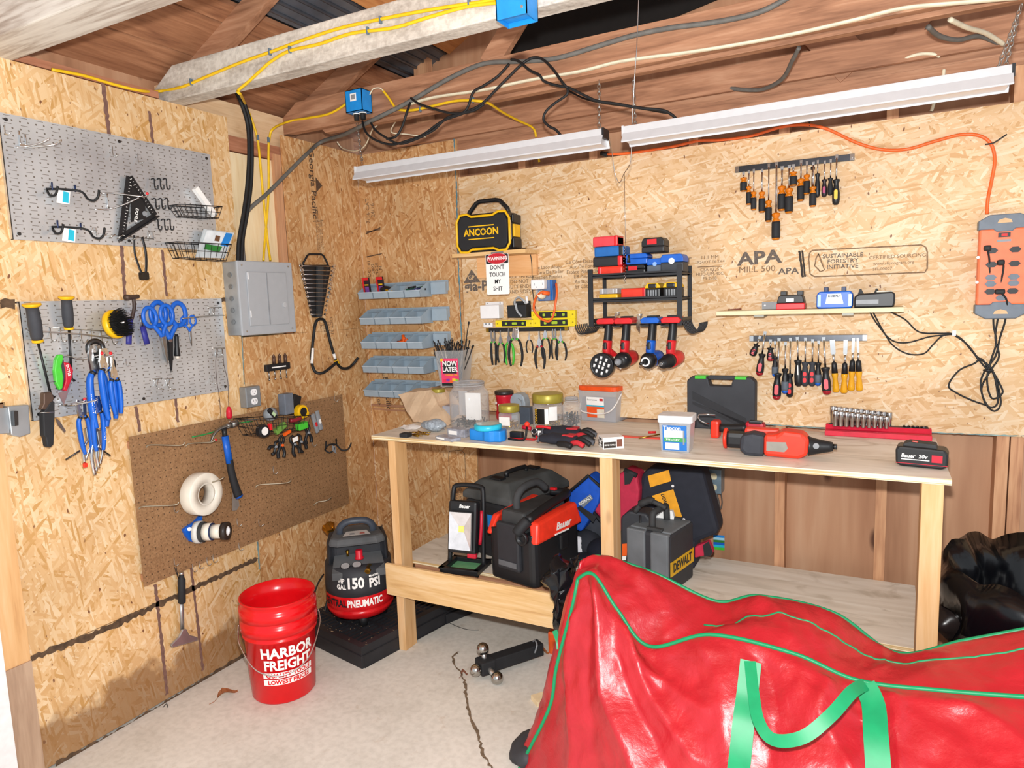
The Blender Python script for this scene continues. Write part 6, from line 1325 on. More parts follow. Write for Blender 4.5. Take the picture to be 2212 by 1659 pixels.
jar('plastic_jar','small clear jar with gold lid and white label in front of the red can',1101,926,.050,.092,.86,gold,.028,fill=(brass,50,.014),fh=.03)
MB().box((.0,-.048,.042),(.056,.004,.040),bev=.002).build('label_paper',white_p,bpy.data.objects['plastic_jar.001'])
o = bthing('dark_box','slate blue cardboard box between two gold-lidded jars','box',1137,916,rz=-.1); MB().b2((-.036,-.02,0),(.032,.02,.085)).build('carton',mat('slate_blue','#4b5563',.6),o,bevel=.002)
o = jar('plastic_jar','large clear jar with gold lid and black label full of brass screws',1185,924,.072,.135,.88,gold,.036,fill=(brass,130,.016),fh=.045)
def wrap(R,a0): return lambda v: Vector((R*math.sin(a0+v.x/R),-R*math.cos(a0+v.x/R),v.y))
def patch(R,a0,w_,z0,z1,n=10):
    mb = MB(); vs = []; 
    for i in range(n+1): a = a0+w_/R*(i/n-.5); vs += [(R*math.sin(a),-R*math.cos(a),z0),(R*math.sin(a),-R*math.cos(a),z1)]
    return mb.add(vs,[(2*i,2*i+2,2*i+3,2*i+1) for i in range(n)])
patch(.0728,-.05,.075,.028,.098).build('label_paper',mat('label_black','#17140f',.4),o); patch(.0734,.33,.018,.028,.098).build('barcode_patch',white_p,o)
MB().text('DANNO',.022,Matrix.Identity(4),bold=.03,fn=lambda v: wrap(.0740,-.42)(Vector((v.y,.063-v.x*.8,0)))).build('lettering',mat('gold_print','#d8a82a',.4),o)
patch(.0728,.75,.04,.045,.108).build('label_back',paper,o)
jar('glass_jar','tall clear bottle-necked jar behind the large gold-lidded jar',1178,895,.035,.165,.55,ribs=True)
jar('plastic_jar','clear jar with gold lid mostly hidden between two jars',1208,897,.035,.10,.9,gold,.022)
jar('mason_jar','open mason jar with bolts and long screws, left of the orange-lidded tub',1236,926,.042,.145,.72,ribs=True,fill=(darksteel,60,.02),fh=.07)
# orange-lidded tub
o = bthing('screw_tub','clear square tub with orange lid full of screws at the back of the bench','tub',1308,905,rz=-.12)
tubmesh(.092,.102,.075,.085,.150,.002).build('tub',clear_bin,o)
MB().add([(x,y,z) for z,k in ((.002,.97),(.115,1.02)) for x,y in ((-.088*k,-.071*k),(.088*k,-.071*k),(.088*k,.071*k),(-.088*k,.071*k))],[(0,3,2,1),(4,5,6,7),(0,1,5,4),(1,2,6,5),(2,3,7,6),(3,0,4,7)]).build('screws',mat('screw_mass','#847c84',.5,.4,var=.6,scale=160),o)['kind'] = 'stuff'
MB().prism(rrect(.214,.182,.03),.148,.170,'z').build('lid',mat('lid_orange','#f2571c',.4),o,bevel=.003); MB().prism(rrect(.184,.152,.02),.1702,.1712,'z').build('lid_panel',mat('lid_panel','#e8763a',.4),o)
sl = lambda z: -.0755-.010*z/.15
def tf(x0,x1,z0,z1,m,nm,d=.0012): return MB().add([(x0,sl(z0)-d,z0),(x1,sl(z0)-d,z0),(x1,sl(z1)-d,z1),(x0,sl(z1)-d,z1)],[(0,1,2,3)]).build(nm,m,o)
tf(-.058,.035,.078,.118,white_p,'label_top'); tf(-.058,.035,.072,.079,cyan,'label_band'); tf(-.058,.035,.018,.071,mat('label_orange','#ee5a22',.5),'label_orange'); tf(-.004,.035,.018,.060,mat('label_pale','#d8d2c0',.5),'label_photo',.0018); tf(.012,.030,.100,.112,mat('label_redsmall','#c8383a',.5),'label_mark',.0018)
MB().text('Deck Screws',.009,T(-.028,sl(.105)-.002,.104) @ FACE).text('▪ ▬▬▬▬',.008,T(-.02,sl(.09)-.002,.090) @ FACE).build('lettering',ink_dark,o) if False else MB().text('Deck Screws',.010,T(-.028,sl(.105)-.002,.104) @ FACE).build('lettering',ink_dark,o)
MB().tube([(-.098,-.03,.135),(-.09,-.092,.06),(-.04,-.10,.042),(.04,-.10,.044),(.088,-.094,.07),(.104,-.03,.135)],.0035,8,5).build('handle',mat('handle_white','#e8e4e0',.35),o)
# paper bag, bags of screws, boxes
def crumple(mbv,amp,freq,seed=0): return [v+Vector((noise.noise(v*freq+Vector((seed,0,0))),noise.noise(v*freq+Vector((0,seed+5,0))),noise.noise(v*freq+Vector((0,0,seed+9)))))*amp for v in mbv]
def sheetgrid(corners,nx,ny):   # bilinear patch
    a,b,c,d = [Vector(p) for p in corners]; vs = []
    for j in range(ny+1):
        for i in range(nx+1): u,v = i/nx,j/ny; vs.append(a.lerp(b,u).lerp(d.lerp(c,u),v))
    return vs,[(j*(nx+1)+i,j*(nx+1)+i+1,(j+1)*(nx+1)+i+1,(j+1)*(nx+1)+i) for j in range(ny) for i in range(nx)]
o = thing('paper_bag','crumpled kraft paper bag at the left end of the workbench','bag',on(915,915)+Vector((0,0,.001)))
A = lambda px,py,y: atY(px,py,y)-o.location
F = [A(893,914,-.33),A(966,918,-.36),A(932,841,-.24),A(861,852,-.24)]; Bk = [p+Vector((.03,.13,.01)) for p in F]; Bk[0].z = max(Bk[0].z,.002); Bk[1].z = max(.002,Bk[1].z)
mb = MB()
for cs in (F,[Bk[1],Bk[0],Bk[3],Bk[2]],[F[1],Bk[1],Bk[2],F[2]],[Bk[0],F[0],F[3],Bk[3]],[F[3],F[2],Bk[2],Bk[3]],[F[1],F[0],Bk[0],Bk[1]]):
    vs,fs = sheetgrid(cs,9,9); vs = crumple(vs,.016,14,1); vs = [Vector((v.x,v.y,max(v.z,.001))) for v in vs]; mb.add(vs,fs)
mb.build('bag',kraft,o,)
def pouch(name,label,cat,px,py,w_,d,h,m,seed=1,rz=0,fill=None,group=None,z=BZ,amp=.010):
    o = bthing(name,label,cat,px,py,z,rz,group); mb = MB().sphere((0,0,h*.5),1,20,(w_/2,d/2,h*.5)); mb.v = crumple(mb.v,amp,22,seed); mb.v = [Vector((v.x,v.y,max(v.z,.0005))) for v in mb.v]
    b_ = mb.build('film',m,o)
    if fill: 
        random.seed(seed); mb = MB()
        for k in range(60): p = Vector((rnd(-.36,.36)*w_,rnd(-.32,.32)*d,rnd(.004,h*.6))); v = Vector((rnd(-1,1),rnd(-1,1),rnd(-.3,.3)))*.009; mb.tube([p-v,p+v],.0022,5)
        mb.build('screws',fill,o)['kind'] = 'stuff'
    return o
pouch('screw_bag','clear bag of blue-grey screws in front of the paper bag','bag',938,931,.13,.09,.055,mat('blue_grey_film','#a3aeb8',.25,var=.5,scale=70),3,fill=mat('bluish_screw','#8e9aa6',.3,.7))
o = bthing('white_sheet','crumpled white paper scraps at the left end of the bench','paper',883,926); vs,fs = sheetgrid([(-.05,-.03,.004),(.05,-.03,.004),(.05,.03,.012),(-.05,.03,.012)],8,5); vs = crumple(vs,.012,25,4); vs = [Vector((v.x,v.y,max(v.z,.001))) for v in vs]; MB().add(vs,fs).build('scrap',paper,o)
o = bthing('drill_bit_box','small black open box spilling brass drill bits at the bench edge','box',877,944); MB().b2((-.022,-.02,0),(.02,.02,.018)).build('box',black_m,o,bevel=.002)
random.seed(8); 
for k in range(14):
    q = bthing('drill_bit','short brass-coloured drill bit lying beside the black box','drill bit',905+rnd(-14,16),941+rnd(-4,3),group='brass drill bits at the bench edge',rz=rnd(-.5,.5)); MB().tube([(-.022,0,.003+.003*(k % 4)),(.022,0,.004+.003*(k % 3))],.0025,6).build('shank',brass,q)
def flatbox(name,label,px,py,w_,d,h,rz,m,lab=None):
    o = bthing(name,label,'box',px,py,rz=rz); MB().b2((-w_/2,-d/2,0),(w_/2,d/2,h)).build('case',m,o,bevel=.002)
    if lab: MB().b2((-w_*.42,-d/2-.001,h*.25),(w_*.05,-d/2,h*.75)).build('label_strip',lab,o)
    return o
smoke = mat('smoke_clear','#9a9ca6',.2,var=.4,scale=50)
flatbox('blade_case','flat clear plastic blade case lying at the front edge of the bench',968,950,.12,.05,.014,-.35,smoke,white_p)
flatbox('blade_case','taller clear plastic case with white label left of the blue gauge',993,942,.10,.05,.035,-.12,smoke,white_p)
flatbox('slate_carton','grey carton partly hidden between the glass jar and the biggest jar',975,912,.06,.06,.085,0,mat('carton_grey','#a5a5ae',.6))
# blue gauge
o = bthing('tape_dispenser','blue plastic dispenser with round turquoise cap at the front of the bench','dispenser',1058,949,rz=-.08)
MB().prism([(-.088,-.02),(-.075,-.045),(.0,-.05),(.012,-.06),(.04,-.06),(.055,-.048),(.082,-.04),(.088,-.01),(.07,.03),(-.07,.03)],0,.048,'z').build('body',blue_l,o,bevel=.006)
MB().lathe([(.058,.046),(.060,.050),(.060,.066),(.054,.070)],(-.0,-.01,0),(-.0,-.01,1),32).build('cap',cyan,o); MB().lathe([(0,.0705),(.050,.0705)],(0,-.01,0),(0,-.01,1),32,caps=False).build('window',mat('pale_window','#a8c4c8',.15),o)
# red and black ratchet clamp, lock pliers, gloves
o = bthing('ratchet_clamp','red and black bar clamp lying at the front of the bench beside the blue dispenser','clamp',1130,950,rz=-.05)
MB().b2((-.065,-.012,.003),(.06,.012,.007)).build('bar',red,o); MB().box((-.03,.0,.020),(.06,.025,.028),bev=.005).build('jaw_block',black,o); MB().tube([(-.055,-.03,.006),(.02,-.03,.006),(.03,-.02,.05),(.02,0,.055)],.005,8,3).build('frame',black,o); MB().tube([(-.0,.0,.055),(.04,.0,.05)],.009,8).build('handle',mat('crimson_grip','#c21a33'),o); MB().sphere((.022,0,.068),.012,10).build('knob',redbright,o)
o = bthing('utility_clamp','black and red clamp with chrome wheel left of the gloves','clamp',1163,945,rz=.1)
MB().box((0,0,.02),(.05,.03,.035),bev=.006).build('body',black,o); MB().torus((-.012,-.016,.030),.013,.004,'y',18,6).build('wheel',chrome,o); MB().tube([(.0,-.02,.05),(.03,-.022,.052),(.065,-.02,.046)],.006,8,3).build('lever',red,o); MB().box((.012,-.018,.022),(.014,.004,.022),bev=.002).build('plate',white_p,o); MB().tube([(.0,-.03,.012),(.014,-.045,.004)],.005,6).build('strap',red,o)
def glove(px,py,rz,label,seed):
    o = bthing('work_glove',label,'glove',px,py,rz=rz,group='black and red work gloves'); mb = MB()
    mb.tube([(-.115,0,.026),(-.06,.0,.028),(0,.0,.028),(.045,0,.024)],lambda q: .026+.014*math.sin(q*PI),12,5,flat=.6); mb.v = crumple(mb.v,.007,30,seed); mb.build('palm',mat('glove_navy','#23252f',.85),o)
    for k,(y,L_) in enumerate(((-.03,.055),(-.010,.072),(.012,.075),(.033,.062))):
        MB().tube([(.035,y,.020),(.035+L_*.5,y*1.25,.026+.008*(k % 2)),(.035+L_,y*1.45,.016)],.0105,8,4).build('finger',(mat('glove_red','#c22a34',.7),rubber,mat('glove_grey','#55585f',.8),rubber)[k],o)
    MB().tube([(-.02,-.035,.016),(.02,-.055,.020),(.045,-.06,.014)],.012,8,4).build('thumb',rubber,o); MB().box((.012,.0,.046),(.05,.045,.008),bev=.003).build('knuckle_patch',mat('glove_red','#c22a34'),o)
    MB().tube([(-.118,-.026,.014),(-.118,0,.042),(-.118,.026,.014)],.007,6,3).build('cuff',mat('glove_grey','#55585f'),o); return o
glove(1232,948,.10,'black and red work glove lying on top, fingers pointing right',2); glove(1225,964,-.02,'black and red work glove lying in front, nearer the bench edge',6)
o = bthing('nail_box','small white and black box of brad nails at the front of the bench','box',1320,966,rz=.62)
MB().b2((-.042,-.034,0),(.042,.034,.046)).build('carton',white_p,o); MB().b2((-.038,-.0347,.004),(.010,-.0338,.028)).build('print_block',ink_dark,o); MB().b2((-.0428,-.030,.006),(-.0418,.030,.030)).build('print_block',ink_dark,o); MB().b2((.014,-.0347,.008),(.036,-.0338,.038)).build('print_picture',mat('print_brown','#7a4836',.6),o)
MB().text('BRAD\nNAILS',.013,T(-.0432,.0,.018) @ Rz(-PI/2) @ FACE,bold=.03).text('BRAD NAILS',.008,T(-.014,-.0352,.016) @ FACE,bold=.02).build('lettering',white_p,o); MB().text('AdotBrad',.010,T(-.0432,0,.037) @ Rz(-PI/2) @ FACE,bold=.03).build('lettering',ink_dark,o)
o = bthing('red_ruler','flat translucent red strip lying across the bench behind the nail box','strip',1393,946,rz=.02); MB().b2((-.10,-.014,0),(.095,.014,.004)).build('strip',mat('red_strip','#d84a3c',.35),o)
o = bthing('nut_driver','thin driver with small red handle leaning beside the blue screw tub','screwdriver',1408,946,rz=.8); MB().tube([(-.06,0,.004),(.045,0,.012)],.003,6).build('shaft',brass,o); MB().tube([(.03,.018,.018),(.0,.03,.018)],.005,8).build('handle',red,o)
# blue screw tub
o = bthing('screw_tub','small clear tub with white lid holding blue-labelled concrete screws','tub',1463,972,rz=.05)
tubmesh(.052,.060,.040,.046,.118,.0015).build('tub',clear_bin,o); MB().add([(x,y,z) for z,k in ((.002,.93),(.10,.98)) for x,y in ((-.052*k,-.040*k),(.052*k,-.040*k),(.052*k,.040*k),(-.052*k,.040*k))],[(0,3,2,1),(4,5,6,7),(0,1,5,4),(1,2,6,5),(2,3,7,6),(3,0,4,7)]).build('screws',mat('blue_screws','#5f86a8',.4,.3,var=.6,scale=150),o)['kind'] = 'stuff'
MB().prism(rrect(.132,.106,.016),.112,.140,'z').build('lid',mat('lid_frost','#e2e4e6',.35),o,bevel=.003)
sl = lambda z: -.0405-.006*z/.118
tf(-.046,.044,.006,.103,mat('label_blue','#1f6fc0',.5),'label_blue'); tf(-.040,.034,.052,.084,white_p,'label_white',.0018); tf(-.040,.040,.040,.056,mat('label_green','#3f9a54',.5),'label_band',.0022); tf(-.036,.016,.010,.036,white_p,'label_low',.0018); tf(.030,.036,.030,.084,grey_p,'screw_picture',.0024)
MB().text('Tapcon',.022,T(-.010,sl(.09)-.0024,.092) @ FACE,bold=.03).text("3/16 x 1-3/4'",.010,T(-.008,sl(.05)-.0030,.048) @ FACE,bold=.02).build('lettering',white_p,o)
# black case with green latches
o = bthing('tool_case','black hard case with two green latches standing against the back wall','case',1558,918,rz=-.02); a,b = atY(1486,870,-.06).x,atY(1633,870,-.06).x; W_,H_ = b-a,.232; o.location = ((a+b)/2,-.05,BZ+.0006)
MB().prism([(-W_/2,.015),(-W_/2+.015,0),(W_/2-.015,0),(W_/2,.015),(W_/2,H_-.02),(W_/2-.02,H_),(.06,H_),(.052,H_-.012),(.045,H_-.04),(-.045,H_-.04),(-.052,H_-.012),(-.06,H_),(-W_/2+.02,H_),(-W_/2,H_-.02)],-.03,.03,'y').build('shell',mat('case_charcoal','#33363c',.6,var=.2,scale=12),o,bevel=.006)
MB().prism(rrect(.118,.018,.008,cy=H_-.006),-.012,.012,'y').build('handle',mat('case_charcoal','#33363c'),o,bevel=.003)
for s_ in (-1,1): MB().b2((s_*.085-.024,-.034,H_-.010),(s_*.085+.024,.02,H_+.003)).build('latch',green,o,bevel=.002)
for k,w_ in ((0,.035),(.045,.012)): MB().prism([(-.12,.165-k),(-.12,.165-w_-k),(.11,.03-w_*.3-k*.4),(.11,.055-k*.4)],-.0315,-.0298,'y').build('relief_band',mat('case_dark','#24262b',.5),o)
# oscillating tool and big orange-red tool
o = bthing('cordless_cutter','red and black cordless tool lying at the back beside the hex key','power tool',1592,948,rz=-.05)
MB().box((-.085,0,.036),(.034,.055,.072),bev=.010).build('battery_mount',redbright,o); MB().b2((-.105,-.012,.016),(-.1012,.012,.058)).build('terminal',black,o); MB().tube([(-.07,0,.04),(-.02,.0,.042),(.04,0,.048)],.018,12,3).build('grip',black,o); MB().box((.07,.01,.046),(.075,.05,.055),bev=.014).build('head',mat('crimson_grip','#c21a33'),o); MB().box((.075,-.008,.075),(.05,.03,.012),bev=.003).build('metal_plate',darksteel,o)
MB().tube([(-.11,-.01,.055),(-.145,-.02,.07),(-.15,-.02,.095),(-.085,-.01,.095)],.003,6,2).build('hex_key',chrome,o); MB().tube([(.10,-.01,.068),(.125,-.01,.07),(.128,-.01,.078)],.002,6).build('clip',chrome,o)
o = bthing('impact_tool','large orange-red and black cordless tool lying in the middle of the bench','power tool',1690,985,rz=.03)
MB().prism([(-.125,.0),(-.06,-.002),(-.055,.078),(-.10,.084),(-.14,.074),(-.145,.02)],-.042,.042,'y').build('end_pad',mat('pad_slate','#34373f',.65),o,bevel=.014)
MB().prism([(-.06,.004),(.055,.0),(.085,.014),(.09,.07),(.07,.092),(.0,.098),(-.02,.082),(-.06,.080)],-.045,.045,'y').build('housing',redbright,o,bevel=.012)
MB().prism([(-.05,.026),(.01,.024),(.022,.038),(.014,.060),(-.05,.058)],-.0475,-.044,'y').build('name_plate',mat('plate_grey','#8e8a82',.5),o)
MB().tube([(.085,0,.042),(.12,0,.042),(.165,0,.044)],lambda q: .036-.020*q,16,3).build('nose',black,o); MB().cyl((.165,0,.044),(.178,0,.044),.010,n=12).build('collet',darksteel,o); MB().cyl((.112,-.037,.05),(.112,-.028,.05),.010,n=12).build('button',grey_p,o)
MB().box((-.16,.055,.040),(.10,.055,.062),bev=.018).build('battery_foot',black,o); MB().torus((-.205,.05,.044),.033,.007,'x',24,8).build('foot_ring',redbright,o); MB().box((-.075,.05,.075),(.12,.05,.030),bev=.01).build('top_shell',redbright,o)
# socket tray
o = bthing('socket_tray','red magnetic tray full of deep sockets at the right end of the bench','tray',1894,942,rz=-.015)
p0,p1 = on(1778,945),on(2012,956); L_ = (p1-p0).length
MB().prism([(-.05,0),(.048,0),(.048,.038),(.0,.038),(-.012,.022),(-.05,.020)],-L_/2,L_/2,'x').build('tray',mat('tray_red','#d2203c',.4),o,bevel=.002)
MB().b2((-L_/2+.01,-.036,.0205),(L_/2-.01,-.026,.0215)).build('size_strip',mat('tray_dark','#b01830',.5),o)
MB().b2((-L_/2+.01,.006,.0385),(L_/2-.01,.044,.0395)).build('magnet_strip',black,o)
tr = o.location.copy()
for row,(yo,zz) in enumerate(((.026,.040),(-.006,.034))):
    n_ = 11 if row == 0 else 10
    for k in range(n_):
        r_ = .0130-.0003*k; hh = (.072 if row == 0 else .064)-.0018*k
        q = thing('socket','chrome deep socket in the %s row of the red tray, %s' % ('back' if row == 0 else 'front','at the left end' if k == 0 else 'rightmost' if k == n_-1 else ('second','third','fourth','fifth','sixth','seventh','eighth','ninth','tenth')[k-1]+' from the left'),'socket',tr+Vector((-L_/2+.026+k*.0205+(.010 if row else 0),yo,zz)),0,'deep sockets in the %s row of the tray' % ('back' if row == 0 else 'front'))
        MB().lathe([(r_*.8,0),(r_*.85,hh*.4),(r_,hh*.5),(r_,hh*.97),(r_*.92,hh),(r_*.7,hh),(r_*.65,hh*.8)],n=16,caps=False).lathe([(0,hh*.8),(r_*.65,hh*.8)],n=16,caps=False).build('shell',mat('socket_chrome','#b9b4b2',.2,1),q)
for k in range(3):
    x = L_/2-.085+k*.03; MB().torus((x,.025,.042),.011,.0025,'z',18,6).build('empty_ring',darksteel,o)
# bench battery
o = bthing('battery_pack','black battery pack with white lettering at the right front corner of the bench','battery',1990,1006,rz=-.10)
MB().prism([(-.072,.012),(-.06,.002),(.06,.0),(.074,.010),(.076,.05),(.066,.064),(-.066,.068),(-.074,.058)],-.04,.04,'y').build('body',black,o,bevel=.007)
MB().prism([(-.055,.066),(.045,.063),(.040,.078),(-.035,.082),(-.05,.076)],-.026,.026,'y').build('slide_mount',dusty,o,bevel=.003); MB().box((-.020,-.012,.079),(.018,.012,.010),bev=.003).build('red_tab',redbright,o); MB().b2((.030,-.0418,.022),(.060,-.0408,.046)).build('red_panel',mat('crimson_grip','#c21a33'),o)
MB().text('Bauer  20v',.017,T(-.020,-.0412,.038) @ FACE,bold=.03,shear=.2).build('lettering',white_p,o); MB().b2((-.056,-.0416,.025),(.024,-.0408,.028)).build('underline',white_p,o); MB().b2((-.072,-.0412,.012),(.074,-.0404,.014)).build('red_seam',mat('crimson_grip','#c21a33'),o)

# ================================================================= UNDER THE BENCH
Z1 = SHZ
def u(name,label,cat,px,py,rz=0,group=None,z=Z1): return thing(name,label,cat,atZ(px,py,z)+Vector((0,0,.0006)),(0,0,rz),group)
# large dusty case at the back
o = thing('tool_case','large dusty black hard case with chamfered lid at the back of the lower shelf','case',(1.09,-.30,Z1),(0,0,.42)); cs = o
W_,D_2,H_ = .30,.43,.27; o.rotation_euler[2] = -.24; P = atZ(1103,1087,Z1+.29); o.location = (P.x-.094,P.y+.245,Z1); dk_ = mat('dusty_charcoal','#4e5050',.75,var=.35,scale=9)
MB().prism([(-W_/2,-D_2/2),(W_/2,-D_2/2),(W_/2,D_2/2),(-W_/2,D_2/2)],0,H_,'z').build('lower_shell',black_m,o,bevel=.02)
lid = MB(); a,b = W_/2+.008,D_2/2+.008; c,d = W_/2-.06,D_2/2-.05
lid.add([(-a,-b,H_),(a,-b,H_),(a,b,H_),(-a,b,H_),(-a,-b,H_+.03),(a,-b,H_+.03),(a,b,H_+.03),(-a,b,H_+.03),(-c,-d,H_+.09),(c,-d,H_+.09),(c,d,H_+.09),(-c,d,H_+.09)],
        [(0,3,2,1),(0,1,5,4),(1,2,6,5),(2,3,7,6),(3,0,4,7),(4,5,9,8),(5,6,10,9),(6,7,11,10),(7,4,8,11),(8,9,10,11)]); lid.build('lid',dk_,o,bevel=.008)
MB().tube([(.0,-.07,H_+.092),(0,-.065,H_+.112),(0,.065,H_+.112),(0,.07,H_+.092)],.011,8,3).build('handle',black,o)
for y in (-.13,.13): MB().b2((-.04,y-.022,H_+.088),(.03,y+.022,H_+.100)).build('latch',black,o,bevel=.003)
MB().add([(a+.001,-.13,H_+.0),(a+.001,.10,H_+.0),(a-.030,.03,H_+.062),(a-.030,-.06,H_+.062)],[(0,1,2,3)]).build('recess',black,o)
MB().b2((.0,-D_2/2-.002,.15),(.13,-D_2/2-.0005,.21)).build('blue_sticker',blue_l,o); MB().text('KOBALT',.026,T(.075,-D_2/2-.003,.18) @ FACE,bold=.02).build('lettering',white_p,o)
# work light
o = u('work_light','rechargeable work light with chrome reflector standing on the lower shelf','work light',1012,1222,rz=.12); wl = o; tlt = Rx(-.16)
MB().tube([(-.085,-.02,.012),(-.080,.0,.15),(-.075,.03,.33),(-.055,.04,.365),(.055,.04,.365),(.075,.03,.33),(.080,.0,.15),(.085,-.02,.012)],.011,10,4).build('frame',black,o)
MB().box((0,0,.012),(.19,.17,.024),M=T(0,-.01,0),bev=.006).build('base',black,o) if False else None
MB().b2((-.095,-.11,0),(-.070,.05,.024)).b2((.070,-.11,0),(.095,.05,.024)).b2((-.095,-.11,0),(.095,-.085,.024)).b2((-.095,.03,0),(.095,.05,.024)).build('base',black,o,bevel=.004)
MB().b2((-.07,-.085,.001),(.07,.03,.004)).build('reflection_patch',mat('green_reflection','#6fae7c',.4),o)  # green reflection below the lamp, painted as a flat patch
hd = MB(); hd.box((0,0,0),(.140,.045,.235),bev=.012); hd.v = [tlt @ v+Vector((0,-.03,.195)) for v in hd.v]; hd.build('lamp_housing',black,o)
def ht(p): return tlt @ Vector(p)+Vector((0,-.03,.195))
ow,oh,oz = .054,.084,-.024
rf = MB(); P = [ht(p) for p in ((-ow,oz,-oh-.01),(ow,oz,-oh-.01),(ow,oz,oh-.012),(-ow,oz,oh-.012),(-.014,oz+.016,-.018),(.014,oz+.016,-.018),(.014,oz+.016,.010),(-.014,oz+.016,.010))]
rf.add(P,[(0,1,5,4),(1,2,6,5),(2,3,7,6),(3,0,4,7)]); 
hd2 = rf.build('reflector',mat('reflector','#eeeef2',.15,.45),o); hd2.location = (0,-.003-.016,0)
MB().add([ht(p)+Vector((0,-.019,0)) for p in ((-.014,oz+.0155,-.018),(.014,oz+.0155,-.018),(.014,oz+.0155,.010),(-.014,oz+.0155,.010))],[(0,1,2,3)]).build('led',mat('led_yellow','#e8e47a',.3),o)
MB().tube([ht(p)+Vector((0,-.012,0)) for p in ((-ow,oz,-oh-.01),(ow,oz,-oh-.01),(ow,oz,oh-.012),(-ow,oz,oh-.012))],.007,6,closed=True).build('bezel',black,o)
MB().text('Bauer',.022,T(*(ht((.01,-.0235,.094)))) @ Rx(-.16) @ FACE,bold=.03,shear=.2).build('lettering',white_p,o)
MB().tube([(.078,-.035,.12),(.086,-.03,.2),(.082,-.01,.27)],.008,8,3).build('red_side',mat('crimson_grip','#c21a33'),o); MB().box((.05,-.062,.075),(.045,.02,.022),bev=.006).build('red_base',mat('crimson_grip','#c21a33'),o)
# shop vacuum
o = thing('shop_vacuum','red and black portable shop vacuum with hose on top, on the lower shelf','vacuum',(1.262,-.458,Z1),(0,0,-.22)); vv = o
W_,D_2,H_ = .265,.33,.225      # narrow end faces the room
MB().prism(rrect(W_,D_2,.035),0,H_,'z').build('tank',black,o,bevel=.006)
MB().b2((-.07,-D_2/2-.018,.055),(.06,-D_2/2+.01,H_+.04)).build('front_panel',mat('vac_black','#2a2c31',.5),o,bevel=.012); MB().b2((-.055,-D_2/2-.022,.075),(.045,-D_2/2-.017,.098)).build('tray_lip',mat('worn_grey','#5e6064',.6),o)
for s_ in (-1,1):
    x = s_*W_/2; MB().add([(x-s_*.02,-D_2/2-.004,H_-.035),(x+s_*.012,-D_2/2-.0,H_-.035),(x+s_*.012,D_2/2,H_-.02),(x-s_*.02,D_2/2,H_-.02),(x-s_*.05,-D_2/2+.02,H_+.055),(x-s_*.004,-D_2/2+.03,H_+.048),(x-s_*.004,D_2/2-.02,H_+.075),(x-s_*.05,D_2/2-.02,H_+.075)],
        [(0,3,2,1),(4,5,6,7),(0,1,5,4),(1,2,6,5),(2,3,7,6),(3,0,4,7)]).build('red_shoulder',redbright,o,bevel=.010)
MB().prism([(-.07,-D_2/2+.005),(.07,-D_2/2+.005),(.07,D_2/2-.01),(-.07,D_2/2-.01)],H_-.03,H_+.085,'z',scale1=.92).build('top_cover',dusty,o,bevel=.012)
MB().tube([(-.015,-.10,H_+.075),(-.02,-.09,H_+.13),(-.015,-.05,H_+.165),(-.01,.04,H_+.17),(.0,.09,H_+.13)],.0165,12,4).build('handle',mat('grip_dust','#3c3d3f',.8),o)
MB().tube([(.085,-.15,H_+.060),(.080,.0,H_+.088),(.075,.14,H_+.105),(.04,.17,H_+.10),(-.02,.15,H_+.10)],.0185,14,5).build('hose',black,o)
MB().tube([(.085,-.15,H_+.06),(.07,-.175,H_+.035),(.055,-.185,H_+.01)],.024,12,3).build('hose_cuff',black_m,o)
MB().box((.02,.12,H_+.125),(.03,.02,.012),bev=.004).build('switch',red,o)
MB().lathe([(.028,0),(.030,.018),(.022,.018),(.020,.004)],(.075,-D_2/2-.004,H_-.012),(.075,-D_2/2-1,H_-.012),20).build('port',black,o)
MB().text('Bauer',.045,T(W_/2+.0135,.02,H_+.010) @ Rz(PI/2) @ Ry(0) @ FACE @ T(0,0,0),bold=.03,shear=.2).build('lettering',white_p,o)
MB().b2((W_/2+.004,-.04,H_-.024),(W_/2+.0135,.06,H_-.018)).build('underline',white_p,o); MB().box((W_/2+.004,.03,H_-.07),(.02,.06,.07),bev=.01).build('side_latch',black,o)
# tool bags and cases in the middle
def slab(name,label,cat,pts,y0,th,m,group=None,bev=.012,lean=.0):
    c = sum((atY(*p,y0) for p in pts),Vector())/len(pts); c.z = Z1 if min(atY(*p,y0).z for p in pts) < Z1+.05 else min(atY(*p,y0).z for p in pts); c.y = y0
    o = thing(name,label,cat,c); P = [atY(*p,y0)-c for p in pts]; mb = MB().prism([(p.x,max(p.z,0)) for p in P],0,th,'y'); mb.v = [v+Vector((0,v.z*lean,0)) for v in mb.v]; mb.build('body',m,o,bevel=bev)
    def loc(px,py,d=0): p = atY(px,py,y0)-c; return Vector((p.x,p.z*lean-d,p.z))
    return o,loc
def decal(o,loc,pts,m,nm,d=.003): return MB().add([loc(*p,d) for p in pts],[list(range(len(pts)))]).build(nm,m,o)
o,lc = slab('tool_bag','blue canvas tool bag with black rim leaning behind the vacuum','bag',[(1225,1066),(1268,1028),(1296,1054),(1290,1090),(1274,1120),(1255,1150),(1228,1140)],-.24,.10,mat('bag_blue','#1457c8',.7),lean=.1)
MB().tube([lc(1221,1070,.006),lc(1267,1030,.006),lc(1299,1057,.006)],.008,8).build('rim',black_m,o); decal(o,lc,[(1250,1086),(1274,1068),(1281,1077),(1261,1096)],mat('tag_grey','#7c848c',.5),'name_patch',.016)
p = lc(1265,1081,.019); MB().text('KOBALT',.020,T(*p) @ Ry(-.62) @ FACE,bold=.02).build('lettering',white_p,o); decal(o,lc,[(1246,1097),(1254,1092),(1290,1115),(1283,1128)],black_m,'strap',.016)
